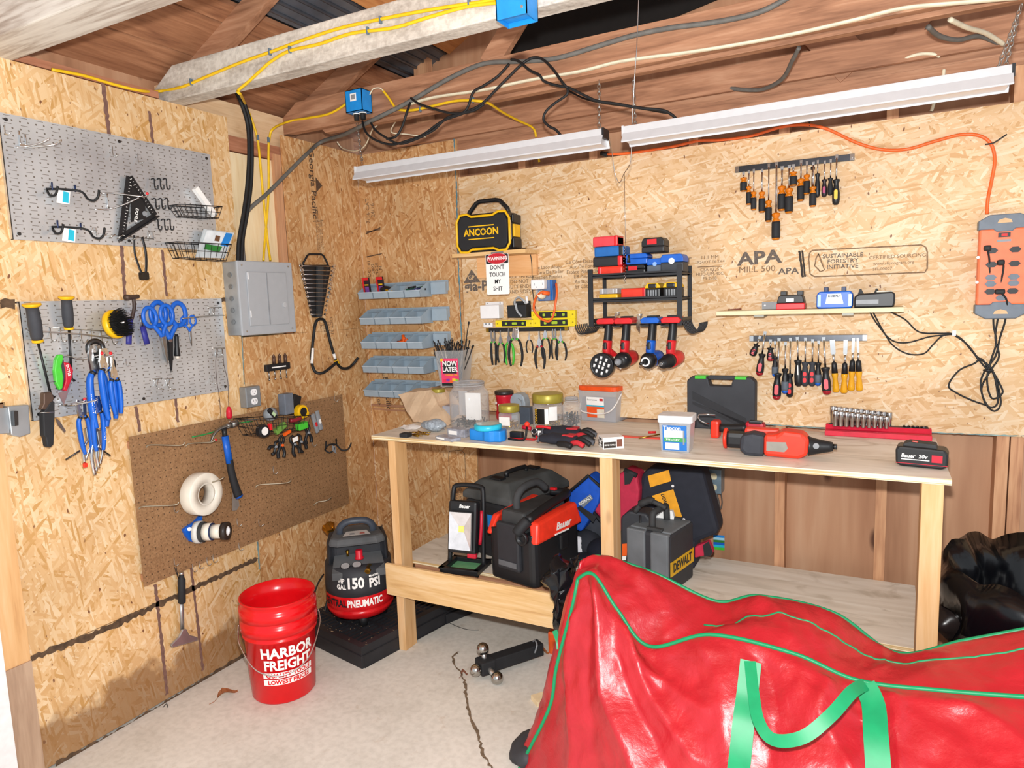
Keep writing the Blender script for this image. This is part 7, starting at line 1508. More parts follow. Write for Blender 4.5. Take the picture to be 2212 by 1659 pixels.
o,lc = slab('tool_bag','crimson tool bag with black trim half hidden by the middle bench leg','bag',[(1275,1098),(1296,1058),(1345,1018),(1372,1030),(1378,1062),(1376,1125),(1340,1150),(1300,1126)],-.22,.12,mat('bag_crimson','#c22848',.7),lean=.1)
MB().tube([lc(1274,1098,.006),lc(1300,1128,.006),lc(1345,1152,.006)],.007,8).build('trim',black_m,o); MB().tube([lc(1345,1018,.004),lc(1372,1030,.004)],.012,8).build('trim',black_m,o); decal(o,lc,[(1346,1020),(1368,1028),(1360,1046),(1348,1048)],black_m,'corner_patch',.016)
o,lc = slab('tool_bag','big navy black tool bag with yellow patches leaning under the bench','bag',[(1378,1030),(1395,1016),(1510,1018),(1551,1150),(1545,1158),(1500,1176),(1500,1235),(1440,1235),(1376,1130),(1374,1060)],-.20,.13,mat('bag_navy','#262934',.8),lean=.12,bev=.02)
yp = mat('patch_yellow','#f2a81e',.6)
decal(o,lc,[(1396,1031),(1441,1018),(1447,1042),(1402,1055)],yp,'yellow_patch',.024); decal(o,lc,[(1406,1073),(1452,1059),(1473,1117),(1440,1125)],yp,'yellow_patch',.024); decal(o,lc,[(1452,1142),(1480,1134),(1488,1160),(1460,1170)],yp,'yellow_patch',.024)
p = lc(1436,1087,.026); MB().text('DEWALT',.020,T(*p) @ Ry(1.2) @ FACE,bold=.03).build('lettering',ink_dark,o)
for q in ((1451,1052),(1477,1122)): p = lc(*q,.024); MB().cyl(p,p+Vector((0,-.004,0)),.006,n=10).build('rivet',white,o)
o,lc = slab('knee_pad','small red and black pouch poking out beside the big navy bag','pouch',[(1500,1182),(1514,1176),(1530,1170),(1540,1190),(1538,1200),(1522,1201),(1500,1206)],-.26,.04,mat('bag_crimson','#c22848'),bev=.006); decal(o,lc,[(1519,1176),(1532,1168),(1541,1192),(1536,1200),(1522,1201)],black_m,'black_end',.008)
o,lc = slab('drill_case','upright black drill case with orange label right of the middle bench leg','case',[(1340,1118),(1358,1104),(1395,1110),(1404,1122),(1404,1180),(1400,1212),(1340,1212)],-.38,.10,mat('case_black2','#34363b',.6),bev=.010)
decal(o,lc,[(1346,1173),(1357,1172),(1356,1198),(1346,1199)],orange,'orange_label',.012); decal(o,lc,[(1346,1200),(1355,1199),(1354,1208),(1346,1208)],white_p,'white_label',.012)
MB().tube([lc(1372,1106),lc(1384,1090),lc(1398,1080),lc(1425,1090),lc(1438,1098)],.011,8,3).build('handle',dusty,o); MB().tube([lc(1384,1088,.01),lc(1404,1079,.01),lc(1412,1082,.01)],.016,8,2).build('handle_grip',dusty,o); MB().tube([lc(1385,1112,.013),lc(1385,1200,.013)],.005,6).build('seam',black,o)
o,lc = slab('manual_paper','white printed papers stuffed between the drill cases','paper',[(1397,1110),(1408,1101),(1452,1104),(1456,1118),(1452,1142),(1430,1152),(1412,1140)],-.30,.02,white_p,bev=0); decal(o,lc,[(1408,1118),(1446,1130),(1444,1136),(1412,1127)],grey_p,'grey_print',.002)
o = thing('drill_case','grey and black drill case with yellow lettering in front of the navy bag','case',(1.83,-.42,Z1),(0,0,-.20)); W_,D_2,H_ = .19,.23,.25; P = atZ(1447,1288,Z1); o.location = (P.x-.071,P.y+.132,Z1)
gy = mat('case_grey_dust','#6f7478',.6,var=.2,scale=10)
MB().b2((-W_/2,-D_2/2,0),(W_/2,D_2/2,H_)).build('shell',mat('case_black2','#34363b'),o,bevel=.014)
MB().b2((-W_/2-.002,-D_2/2-.006,.03),(-.012,-D_2/2+.02,H_+.002)).b2((.012,-D_2/2-.006,.03),(W_/2-.004,-D_2/2+.02,H_+.002)).build('front_rib',gy,o,bevel=.006)
MB().b2((-W_/2+.002,-D_2/2+.02,H_-.004),(W_/2-.004,D_2/2-.02,H_+.006)).build('lid_panel',gy,o,bevel=.008)
MB().tube([(-.0,-.075,H_),(-.002,-.070,H_+.055),(.0,-.055,H_+.068),(.0,.035,H_+.068),(.0,.05,H_+.055),(.0,.055,H_)],.014,10,2).build('handle',dusty,o)
for y in (-.09,.08): MB().box((.02,y,H_+.008),(.07,.022,.014),bev=.004).build('latch',dusty,o)
MB().b2((W_/2-.001,-.105,.075),(W_/2+.002,.108,.135)).build('yellow_badge',mat('badge_yellow','#e8b41c',.5),o); MB().text('DEWALT',.052,T(W_/2+.003,.0,.105) @ Rz(PI/2) @ FACE,bold=.03,sx=.82).build('lettering',black,o)
o = u('baseball_hat','white-fronted dark cap lying between the vacuum and the cases','cap',1268,1196,rz=.3); MB().sphere((0,0,.055),1,20,(.07,.08,.06)).build('crown',mat('cap_charcoal','#2e3038',.9),o); MB().sphere((-.035,-.045,.05),1,16,(.04,.035,.05)).build('front_panel',mat('cap_white','#e8e8ee',.9),o)
o = u('baseball_hat','navy black cap with curved brim against the middle bench leg','cap',1290,1212,rz=-.2); MB().sphere((0.02,.02,.05),1,20,(.075,.075,.055)).build('crown',mat('cap_navy','#151826',.9),o); MB().sphere((-.03,-.05,.03),1,16,(.06,.045,.012)).build('brim',mat('cap_navy','#151826'),o)
o = u('folded_apron','dark grey folded cloth heaped behind the vacuum','cloth',1290,1185); mb = MB().sphere((0,.02,.10),1,24,(.12,.08,.11)); mb.v = crumple(mb.v,.03,12,3); mb.v = [Vector((v.x,v.y,max(v.z,0))) for v in mb.v]; mb.build('cloth',mat('cloth_grey','#3b3e46',.9),o)
f = Wf('B',1553,1172,-.095); o = f.thing('striped_card','small blue and green striped card on the wall under the bench','card'); 
for k in range(6):
    a = 1155+k*5.3; MB().add([f.q(1541,a,-.096),f.q(1565,a+2,-.096),f.q(1565,a+7.5,-.096),f.q(1541,a+5.3,-.096)],[(0,1,2,3)]).build('stripe',(blue_l,mat('pale_sky','#9fd4ea',.5),dkgreen,blue,cyan,green)[k],o)
f = Wf('B',1546,1038,-.05); o = f.thing('wall_outlet','old steel duplex outlet on the wall below the workbench','outlet'); a,b = f.q(1531,1061,-.05),f.q(1561,1012,-.05)
MB().b2((a.x,-.035,a.z),(b.x,.049,b.z)).build('box',mat('outlet_blue_grey','#7f95a3',.4,.5),o,bevel=.003)
for k in (.27,.72): MB().prism(rrect(.030,.028,.011,cx=(a.x+b.x)/2-.002,cy=a.z+(b.z-a.z)*k),-.038,-.034,'y').build('socket',mat('ivory','#d8cfae',.4),o)
MB().tube([f.q(1544,1062,-.03),f.q(1550,1085,-.02),f.q(1552,1104,-.02)],.010,8,3).tube([f.q(1556,1060,-.04),f.q(1560,1085,-.04),f.q(1556,1100,-.03)],.003,6,3).build('hanging_strap',mat('strap_dark','#57524e',.7),o)
# black plastic wrap hanging in front of the shelf
o = thing('plastic_wrap','crumpled shiny black plastic hanging between the vacuum and the red bag','plastic',atY(1213,1345,-.74)); mb = MB()
pts = [(1185,1222),(1200,1206),(1232,1216),(1246,1200),(1240,1262),(1222,1292),(1222,1350),(1205,1360),(1200,1300),(1181,1258)]
P = [atY(*p,-.76)-o.location for p in pts]; c = sum(P,Vector())/len(P); vs = []; fs = []; nn = len(P)
Pc = catmull(P,4,True); nn = len(Pc)
for j in range(7):
    k = j/6; s_ = math.sin(k*PI*.5)**.6 if k > 0 else .02
    for p in Pc: q = c.lerp(p,s_); vs.append(Vector((q.x,q.y-.05*math.cos(k*PI*.5),q.z)))
for j in range(6):
    for i in range(nn): fs.append((j*nn+i,j*nn+(i+1) % nn,(j+1)*nn+(i+1) % nn,(j+1)*nn+i))
vs = [v+Vector((0,0,0)) for v in crumple(vs,.03,24,5)]; b0 = len(vs); vs += [v+Vector((0,.03,0)) for v in vs[-nn:]]; fs += [((6)*nn+i,6*nn+(i+1) % nn,b0+(i+1) % nn,b0+i) for i in range(nn)]+[list(range(b0,b0+nn))]
mb.add(vs,fs,True); mb.build('film',mat('shiny_black_film','#15161a',.18),o)
# ================================================================= FLOOR OBJECTS
# red buckets: one nested in the other
def bucket(loc,label,text=False,rz=0):
    o = thing('bucket',label,'bucket',loc,(0,0,rz),'red five-gallon buckets nested together'); H = .37
    rr = lambda z: .130+.020*z/H
    prof = [(.0,.004),(.126,0),(.130,.006),(rr(.27),.27),(rr(.27)+.007,.272),(rr(.27)+.007,.278),(rr(.28)+.001,.281),(rr(.285)+.001,.292),(rr(.30)+.010,.294),(rr(.30)+.010,.332),(rr(.33)+.002,.336),(rr(.36),.362),(rr(.36)+.004,.366),(rr(.36)+.003,.371),(rr(.36)-.002,.371),(rr(.3)-.003,.30),(.127,.008),(0,.008)]
    MB().lathe(prof,n=64,caps=False).build('shell',bucket_red,o); return o,rr
bl = atZ(604,1490,0); bl = Vector((.376,-1.135,0))
b1,rr = bucket(bl,'outer red bucket with white hardware-store lettering standing on the floor',rz=0)
b2,_ = bucket(bl+Vector((0,0,.058)),'inner red bucket nested in the lettered one, its open rim on top')
va = math.atan2(CAM.x-bl.x,-(CAM.y-bl.y))      # direction towards the camera, as angle for wrap
def bw(a0,d=.0): return lambda v: Vector(((rr(v.y)+.0012+d)*math.sin(a0+v.x/.14),-(rr(v.y)+.0012+d)*math.cos(a0+v.x/.14),v.y))
a0 = va+.17
def tx(s_,size,z,bold=.035,sx=.92,d=0): return lambda mb,fn=bw(a0,d): mb.text(s_,size,Matrix.Identity(4),bold=bold,sx=sx,fn=lambda v: fn(Vector((v.x,v.y+z,0)) ),ext=.0)
mb = MB(); tx('HARBOR',.060,.225)(mb); tx('FREIGHT',.060,.172,sx=.86)(mb); mb.build('lettering',white_p,b1)
def bpatch(z0,z1,w_):
    vs = []; n = 16
    for i in range(n+1): x = w_*(i/n-.5); vs += [bw(a0)(Vector((x,z0,0))),bw(a0)(Vector((x,z1,0)))]
    return MB().add(vs,[(2*i,2*i+2,2*i+3,2*i+1) for i in range(n)])
bpatch(.118,.143,.215).build('white_band',white_p,b1); bpatch(.088,.113,.215).build('white_band',white_p,b1)
mb = MB(); tx('QUALITY TOOLS',.025,.1305,.035,.98,.002)(mb); tx('LOWEST PRICES',.025,.1005,.035,.98,.002)(mb); mb.build('red_lettering',bucket_red,b1)
bail = [Vector((math.cos(va-.0)*.158*s_,math.sin(va)*.158*s_,.285)) for s_ in (-1,1)]
fx = Vector((math.sin(va),-math.cos(va),0)); sx_ = Vector((math.cos(va),math.sin(va),0))
MB().tube([-sx_*.160+Vector((0,0,.315)),-sx_*.164+Vector((0,0,.285)),-sx_*.158+fx*.05+Vector((0,0,.245)),-sx_*.10+fx*.145+Vector((0,0,.175)),fx*.178+Vector((0,0,.150)),sx_*.10+fx*.145+Vector((0,0,.185)),sx_*.158+fx*.05+Vector((0,0,.27)),sx_*.164+Vector((0,0,.305)),sx_*.160+Vector((0,0,.32))],.0024,8,6).build('bail',zinc,b1)
# pallet
pr = -.20; o = thing('plastic_pallet','black slotted plastic platform dusty with sawdust under the compressor','platform',(.585,-.875,0),(0,0,pr)); mb = MB(); W_,L_ = .50,.80
bk_ = mat('dusty_black_deck','#26262a',.55,var=.3,scale=8)
mb.b2((-W_,0,.065),(0,.035,.10)).b2((-W_,L_-.035,.065),(0,L_,.10)).b2((-.035,.035,.065),(0,L_-.035,.10)).b2((-W_,.035,.065),(-W_+.035,L_-.035,.10))
for i in range(15): x = -W_+.045+i*.030; mb.b2((x,.035,.075),(x+.010,L_-.035,.098))
for j in range(9): y = .11+j*.078; mb.b2((-W_+.035,y,.077),(-.035,y+.016,.0985))
mb.build('deck',bk_,o)
mb = MB().b2((-W_-.004,-.004,0),(.004,.012,.060)).b2((-W_-.004,L_-.012,0),(.004,L_+.004,.06)).b2((-.010,.012,0),(.004,L_-.012,.06)).b2((-W_-.004,.012,0),(-W_+.010,L_-.012,.06)); mb.b2((-W_,.0,.055),(0,L_,.066)); mb.build('skirt',bk_,o,bevel=.003)
random.seed(9); mb = MB()
for k in range(50): x,y = rnd(-W_,.0),rnd(-.0,.25); mb.add([(x+rnd(-.01,.01),y+rnd(-.004,.004),.1008) for _ in range(4)],[(0,1,2,3)])
mb.build('sawdust',mat('sawdust','#bba684',.9),o)['kind'] = 'stuff'
o = thing('floor_mat','second black plastic ramp strip reaching behind the left bench leg','platform',(.70,-.36,0),(0,0,-.35)); MB().b2((-.09,0,0),(0,.34,.05)).b2((-.085,.01,.05),(-.01,.33,.065)).build('strip',bk_,o,bevel=.004)
# compressor
o = thing('air_compressor','red and black pancake air compressor with white lettering on the black platform','air compressor',(.375,-.620,.101),(0,0,0)); cp = o; o.scale = (1.06,1.06,.98)
ca = math.atan2(CAM.x-.335,-(CAM.y+.60)); R0 = .150
MB().lathe([(.05,.03),(.10,.034),(.135,.048),(.150,.075),(.151,.085),(.146,.088),(.150,.095),(.153,.13),(.150,.165),(.140,.195),(.10,.215)],n=48).build('tank',mat('tank_red','#d01a20',.2),o)
bm_ = mat('compressor_black','#2f3136',.6,var=.3,scale=10)
MB().lathe([(.146,.160),(.152,.165),(.153,.20),(.150,.25),(.148,.30),(.1,.302)],n=48).build('shroud',bm_,o)
fd = Vector((math.sin(ca),-math.cos(ca),0)); sd = Vector((math.cos(ca),math.sin(ca),0)); FR = Matrix(((sd.x,-fd.x,0,0),(sd.y,-fd.y,0,0),(0,0,1,0),(0,0,0,1)))   # local x = right seen from the camera, -y = towards it
# upper housing with a recessed front
MB().prism([(-.138,-.02),(-.13,.10),(-.08,.14),(.08,.14),(.13,.10),(.138,-.02),(.13,-.055),(.105,-.02),(-.105,-.02),(-.13,-.055)],.285,.415,'z',M=FR,scale1=.97).build('housing',bm_,o,bevel=.012)
MB().prism([(-.13,-.07),(-.10,.13),(.10,.13),(.13,-.07),(.09,-.095),(-.09,-.095)],.395,.435,'z',M=FR,scale1=.92).build('housing_top',mat('dusty_top','#5a5c5e',.85,var=.3,scale=10),o,bevel=.014)
MB().add([FR @ Vector(p) for p in ((-.118,-.13,.285),(.118,-.13,.285),(.105,-.02,.335),(-.105,-.02,.335),(-.118,-.13,.25),(.118,-.13,.25),(.105,-.02,.25),(-.105,-.02,.25))],[(0,1,2,3),(4,7,6,5),(0,4,5,1),(1,5,6,2),(2,6,7,3),(3,7,4,0)]).build('gauge_panel',mat('dusty_top','#5a5c5e'),o,bevel=.004)
n_ = Vector((0,-.38,.92)).normalized()
for x in (-.058,-.008): c = FR @ Vector((x,-.098,.302)); nn_ = FR.to_3x3() @ n_; MB().lathe([(.021,-.004),(.022,.004),(.019,.006)],c,c+nn_,24).build('gauge_ring',black,o); MB().lathe([(0,.0062),(.019,.0062)],c,c+nn_,24,caps=False).build('gauge_face',mat('gauge_grey','#a9a8a8',.3),o)
c = FR @ Vector((.005,-.062,.32)); MB().lathe([(.020,0),(.020,.008),(.016,.012),(.0165,.042),(.013,.046)],c,c+Vector((0,0,1)),20).build('knob',mat('knob_red','#d21c30',.35),o)
c = FR @ Vector((.048,-.105,.298)); e = FR @ Vector((.035,-.150,.285)); MB().cyl(c,e,.011,n=14).cyl(c.lerp(e,.5),e,.014,n=6).build('coupling',brass,o); c = FR @ Vector((-.045,-.05,.335)); MB().cyl(c,c+Vector((0,0,.03)),.006,n=8).cyl(c+Vector((-.008,0,.02)),c+Vector((.008,0,.03)),.004,n=8).build('relief_valve',brass,o)
MB().tube([FR @ Vector(p) for p in ((-.075,.0,.425),(-.072,-.005,.465),(-.045,-.008,.49),(0,-.01,.496),(.045,-.008,.49),(.072,-.005,.465),(.075,.0,.425))],.017,12,4,flat=.8).build('handle',mat('handle_slate','#3d4450',.45),o)
MB().add([FR @ Vector(p) for p in ((-.062,-.055,.4365),(.062,-.055,.4365),(.045,.01,.4365),(-.045,.01,.4365))],[(0,1,2,3)]).build('warning_sticker',mat('dusty_white','#c9c6c2',.6),o)
for x,nm,m_ in ((-.02,'sticker_grey',grey_p),(.025,'sticker_red',mat('sticker_red','#b06058',.6))): MB().add([FR @ Vector((x+a,-.03+b,.4372)) for a,b in ((-.012,-.012),(.012,-.012),(.010,.010),(-.010,.010))],[(0,1,2,3)]).build(nm,m_,o)
for k in range(7): MB().tube([FR @ Vector((.085+k*.006,.02+k*.012,.424)),FR @ Vector((.118,.0+k*.014,.405))],.0022,5).build('vent_rib',black,o)
def cw(a0,R): return lambda v: Vector((R*math.sin(a0+v.x/R),-R*math.cos(a0+v.x/R),v.y))
def ctext(s_,size,z,dx,R,m,bold=.04,sx=.75,align='LEFT',nm='lettering'):
    return MB().text(s_,size,Matrix.Identity(4),bold=bold,sx=sx,align=align,ext=0,fn=lambda v: cw(ca,R)(Vector((v.x+dx,v.y+z,0)))).build(nm,m,o)
ctext('150',.072,.233,-.062,.1545,white_p); ctext('PSI',.060,.226,.040,.1545,white_p); ctext('MAXIMUM',.013,.262,.041,.1545,white_p,sx=1.0); ctext('HP',.032,.247,-.098,.1545,white_p); ctext('GAL',.032,.216,-.108,.1545,white_p)
ctext('PNEUMATIC',.048,.132,-.062,.1545,white_p,sx=.62); ctext('CENTRAL',.048,.132,-.065,.1545,black,sx=.68,align='RIGHT',nm='black_lettering')
for k in range(4): a = PI/4+k*PI/2; p = Vector((math.cos(a)*.10,math.sin(a)*.10,0)); MB().cyl(p,p+Vector((0,0,.05)),.018,.024,n=12).build('foot',rubber,o)
f = Wf('L',712,1155,.10); t = f.thing('gold_nozzle','shiny gold paper-like nozzle hung beside the compressor','nozzle')
a_,b_ = f.q(722,1162,.10),f.q(700,1122,.10); mb = MB().lathe([(.008,0),(.012,.03),(.024,.05),(.036,.085)],a_,b_,14,caps=False); mb.v = crumple(mb.v,.008,60,2); mb.build('gold_wrap',mat('gold_foil','#d8a648',.15,.9),t); MB().tube([a_,a_+(a_-b_).normalized()*.03],.010,8).build('ferrule',zinc,t)
f = Wf('L',724,1165,.12); f.solo(MB().tube([f.q(*p) for p in ((724,1150,.11),(719,1180,.13),(716,1225,.14),(714,1270,.15),(704,1310,.16),(700,1340,.17))],.006,8,5).tube([f.q(*p) for p in ((699,1240,.05),(686,1262,.05),(676,1295,.05),(676,1320,.05))],.004,6,4),'compressor_cable',rubber,'black compressor cable hanging down its left side to the platform','cable')
# hitch with three balls
P0,P1 = atZ(1062,1432,.05),atZ(1168,1402,.04); d = (P1-P0); ang = math.atan2(d.y,d.x); o = thing('ball_mount','black trailer hitch with three chrome balls lying on the floor','hitch',Vector((P0.x,P0.y,0)),(0,0,ang)); L_ = d.length
MB().b2((-.015,-.028,.022),(L_,.028,.078)).build('shank',black_m,o,bevel=.004); MB().box((-.03,0,.05),(.07,.07,.06),bev=.008).build('block',black_m,o)
for k,(v,r_) in enumerate((((-.03,.02,.115),.027),((-.085,-.015,.05),.026),((-.02,-.085,.028),.027))): v = Vector(v); MB().sphere(v,r_,20).build('ball',mat('worn_chrome','#bdbcb8',.2,1),o); MB().cyl(Vector((-.03,0,.05)),v,.012,n=12).build('neck',zinc,o)
MB().tube([(L_-.05,-.03,.05),(L_-.04,-.035,.085),(L_-.03,0,.09),(L_-.03,.03,.06)],.004,6,3).build('pin_wrap',mat('clear_film','#8f9296',.2),o)
# leaves
def leaf(px,py,L_,W_,rz,label,m):
    o = thing('dry_leaf',label,'leaf',atZ(px,py,0)+Vector((0,0,.002)),(0,0,rz)); vs = []; n = 8
    for i in range(n+1):
        u_ = i/n; w_ = W_*math.sin(PI*u_**.8)*(1+.18*math.sin(i*2.6)); x = (u_-.5)*L_; z = .012*math.sin(u_*PI*1.5)+.006
        vs += [(x,-w_,z+.014),(x,0,z),(x,w_,z+.010)]
    MB().add(vs,[(3*i+k,3*i+3+k,3*i+4+k,3*i+1+k) for i in range(n) for k in (0,1)]).build('blade',m,o); MB().tube([(-L_*.5,0,.006),(-L_*.7,-.01,.003),(-L_*.95,-.012,.002)],.0011,5).build('stem',m,o); return o
leaf(492,1503,.085,.024,1.25,'curled brown leaf on the floor left of the red bucket',mat('leaf_brown','#a3643c',.7,var=.3)); leaf(1174,1413,.05,.016,.4,'brown leaf on the floor at the tip of the trailer hitch',mat('leaf_brown','#a3643c')); leaf(1003,1460,.03,.008,.9,'tiny brown leaf bit in the floor crack',mat('leaf_dark','#7a4a36',.8))
for k,(pts,lb) in enumerate(((((960,1340),(985,1352),(1010,1360),(1034,1361)),'thin dark wire on the floor under the bench'),(((352,1528),(360,1520),(362,1528)),'tiny bent nail on the floor by the left wall'))):
    P = [atZ(*p,.002) for p in pts]; o = MB().tube([p-P[0] for p in P],.0014,5,3).build('floor_wire',darksteel); o.location = P[0]; tag(o,lb,'wire')
# odds and ends by the red bag
P = atZ(1192,1412,0); o = thing('orange_case','bright orange plastic piece wedged left of the red bag','case',P+Vector((.01,.02,0))); MB().box((0,0,.055),(.05,.06,.11),bev=.012).build('shell',mat('case_orange','#f06028',.35),o)
P = atZ(1180,1515,0); o = thing('wood_offcut','pale pine offcut on the floor at the left edge of the red bag','offcut',P+Vector((0,0,0)),(0,0,.9)); MB().b2((-.05,-.02,0),(.24,.04,.02)).build('block',mat('offcut_pine','#ecd6ae',.7),o,bevel=.001)
P = atZ(1128,1625,0); o = thing('black_cloth','dark grey crumpled cloth at the lower left corner of the red bag','cloth',P+Vector((.02,0,0))); mb = MB().sphere((.02,0,.02),1,20,(.07,.09,.05)); mb.v = crumple(mb.v,.02,20,8); mb.v = [Vector((v.x,v.y,max(v.z,0))) for v in mb.v]; mb.build('cloth',mat('cloth_dark','#36373b',.6),o)

# ================================================================= TRASH BAG
o = thing('trash_bag','black plastic trash bag lining a bin at the right behind the red bag','trash bag',(3.10,-.48,0)); n = 90; vs = []; fs = []; prof = [(.20,0),(.235,.10),(.255,.30),(.275,.42),(.245,.50),(.27,.545),(.305,.56),(.30,.62),(.285,.68),(.23,.66),(.20,.55),(.18,.40)]
for j,(r_,z) in enumerate(prof):
    for k in range(n):
        a = 2*PI*k/n; q = 1+.06*noise.noise(Vector((math.cos(a)*2.2,math.sin(a)*2.2,z*5)))+.035*math.sin(a*9+z*8)*(1 if j > 3 else .4)
        dz = .05*noise.noise(Vector((math.cos(a)*1.6,math.sin(a)*1.6,4)))*(j > 4); vs.append((r_*q*math.cos(a),r_*q*math.sin(a),z+dz+(.06 if j in (7,8) else 0)*max(0,math.sin(a*.5+.6))))
for j in range(len(prof)-1):
    for k in range(n): i = (k+1) % n; fs.append((j*n+k,j*n+i,(j+1)*n+i,(j+1)*n+k))
MB().add(crumple([Vector(v) for v in vs],.05,7,4),fs,True).build('film',mat('black_film','#08090d',.2,spec=.5,bump=.6,scale=14),o)
mb = MB().sphere((-.275,-.02,.50),1,20,(.06,.06,.055)); mb.v = crumple(mb.v,.02,18,2); mb.build('knot',mat('black_film_brown','#241d1c',.3),o)
o = thing('plywood_offcut','weathered board standing on the floor beside the right bench leg','board',(2.815,-.60,0)); MB().add([(0,0,0),(.07,.01,0),(.085,.01,.36),(.0,0,.44),(0,.015,0),(.07,.025,0),(.085,.025,.36),(.0,.015,.44)],[(0,1,2,3),(4,7,6,5),(0,4,5,1),(1,5,6,2),(2,6,7,3),(3,7,4,0)]).build('panel',mat('grey_board','#b3a594',.8,var=.3,scale=8),o)

# ================================================================= RED STORAGE BAG
BG = thing('storage_bag','big glossy red woven storage bag with green piping and handles in the foreground','bag',(2.3,-1.25,0)); bo = BG.location.copy()
# control rows run left -> right: each entry (px, py, y) is a real point on the depth y, or ('z', px, py, z)
def CP(e):
    if e[0] == 'z': return atZ(e[1],e[2],e[3])
    if e[0] == 'w': return Vector(e[1:])
    return atY(e[0],e[1],e[2])
rowsB = [
 [('w',1.62,-.80,.0),('w',1.80,-.78,.0),('w',2.0,-.76,0),('w',2.2,-.76,0),('w',2.4,-.76,0),('w',2.6,-.78,0),('w',2.9,-.80,0),('w',3.2,-.80,0),('w',3.45,-.8,0)],
 [(1240,1330,-.90),(1290,1300,-.86),(1420,1330,-.84),(1530,1380,-.82),(1640,1380,-.82),(1800,1420,-.82),(1960,1500,-.84),(2100,1450,-.84),(2260,1420,-.84)],
 [(1262,1212,-.96),(1300,1204,-.92),(1410,1238,-.90),(1546,1300,-.88),(1640,1289,-.88),(1800,1325,-.88),(1935,1412,-.88),(2085,1385,-.90),(2260,1352,-.90)],
 [(1256,1228,-1.00),(1296,1222,-1.0),(1400,1290,-1.0),(1520,1345,-1.0),(1640,1330,-1.0),(1760,1350,-1.0),(1900,1430,-1.0),(2060,1425,-1.0),(2270,1395,-1.0)],
 [(1250,1250,-1.05),(1283,1243,-1.07),(1335,1320,-1.10),(1403,1397,-1.12),(1535,1372,-1.12),(1712,1412,-1.13),(1850,1470,-1.14),(2022,1492,-1.14),(2290,1512,-1.14)],
 [(1238,1310,-1.08),(1285,1330,-1.14),(1345,1400,-1.18),(1430,1460,-1.19),(1560,1450,-1.20),(1720,1480,-1.21),(1870,1530,-1.22),(2040,1560,-1.22),(2300,1580,-1.22)],
 [(1204,1440,-1.11),(1262,1470,-1.20),(1340,1500,-1.24),(1440,1540,-1.27),(1580,1545,-1.28),(1730,1570,-1.28),(1890,1610,-1.29),(2060,1640,-1.30),(2320,1665,-1.30)],
 [(1188,1530,-1.13),(1245,1580,-1.25),(1340,1610,-1.31),(1460,1640,-1.34),(1600,1650,-1.35),(1750,1670,-1.36),(1910,1700,-1.36),(2080,1730,-1.37),(2340,1750,-1.37)],
 [(1126,1655,-1.16),(1215,1700,-1.28),(1330,1730,-1.36),(1470,1750,-1.40),(1620,1760,-1.41),(1770,1780,-1.42),(1930,1800,-1.42),(2100,1830,-1.42),(2360,1850,-1.42)],
 [('w',1.535,-1.17,0),('w',1.66,-1.30,0),('w',1.80,-1.38,0),('w',1.97,-1.42,0),('w',2.13,-1.43,0),('w',2.31,-1.44,0),('w',2.52,-1.44,0),('w',2.8,-1.44,0),('w',3.3,-1.44,0)]]
G = [[CP(e) for e in r] for r in rowsB]
for r in G:
    for p in r: p.z = max(p.z,.0)
# left end cap column, receding behind the front-left seam
capc = [Vector((1.66,-.82,0)),atY(1250,1320,-.92),atY(1258,1216,-.97),atY(1250,1235,-1.0),atY(1236,1262,-1.02),atY(1218,1330,-1.03),atY(1186,1440,-1.05),atY(1166,1530,-1.06),atY(1120,1658,-1.10),Vector((1.51,-1.10,0))]
cap2 = [Vector((1.68,-.83,0)),Vector((1.70,-.88,.2)),atY(1262,1240,-.93),atY(1258,1250,-.93),atY(1254,1290,-.94),atY(1235,1350,-.94),atY(1200,1450,-.94),atY(1190,1500,-.90),Vector((1.62,-.90,.08)),Vector((1.62,-.88,0))]
G = [[c2,c1]+r for c2,c1,r in zip(cap2,capc,G)]
NU,NV = 14,9
def fine(rows,nu,nv):
    R = [catmull(r,nu) for r in rows]; cols = list(zip(*R)); Cc = [catmull(c,nv) for c in cols]; return [list(r) for r in zip(*Cc)]
FG = fine(G,NU,NV); NR,NC = len(FG),len(FG[0])
def ridge(v,f,s): n_ = noise.noise(v*f+Vector((s,s*2,0))); return 1-abs(n_)*2.2
def normal_at(g,j,i):
    a = g[j][min(i+1,NC-1)]-g[j][max(i-1,0)]; b = g[min(j+1,NR-1)][i]-g[max(j-1,0)][i]; n_ = b.cross(a); return n_.normalized() if n_.length > 1e-9 else Vector((0,-1,0))
CR = [(.036,.34,((1.0,4.1),(1.2,5),(1.6,6),(2.2,7),(2.6,8.5))),(.024,.22,((.3,5.2),(.6,6.2),(1.0,7.2),(1.3,8.4))),(.026,.26,((2.0,4.1),(2.3,5),(2.9,6),(3.3,7))),(.022,.34,((3.9,4.2),(3.9,5.5),(3.8,7),(3.7,8.5))),(-.018,.25,((1.9,5.3),(2.6,6.6),(3.0,8))),
      (.020,.25,((5.5,4.5),(5.3,5.5),(5.6,6.8))),(.028,.3,((6.5,4.4),(6.3,6),(6.2,8))),(-.02,.3,((5.9,4.6),(5.95,6.5),(5.8,8))),(.024,.26,((7.2,4.3),(7.6,5.5),(7.4,7.5))),(-.02,.3,((4.6,4.3),(4.7,5.6),(4.4,7))),
      (.016,.3,((1.2,2.2),(2.2,2.8),(3,3.6))),(.015,.3,((4,2.4),(4.6,3.2),(5,3.9))),(-.016,.35,((3.2,2.3),(3.5,3.2),(3.3,3.9))),(.015,.3,((5.8,2.3),(6.2,3.3),(6,3.9))),(-.016,.3,((.6,4.3),(.9,5.4),(1.3,6.6),(1.7,8))),(.014,.2,((2.4,5.0),(3.1,5.2),(3.6,5.9)))]
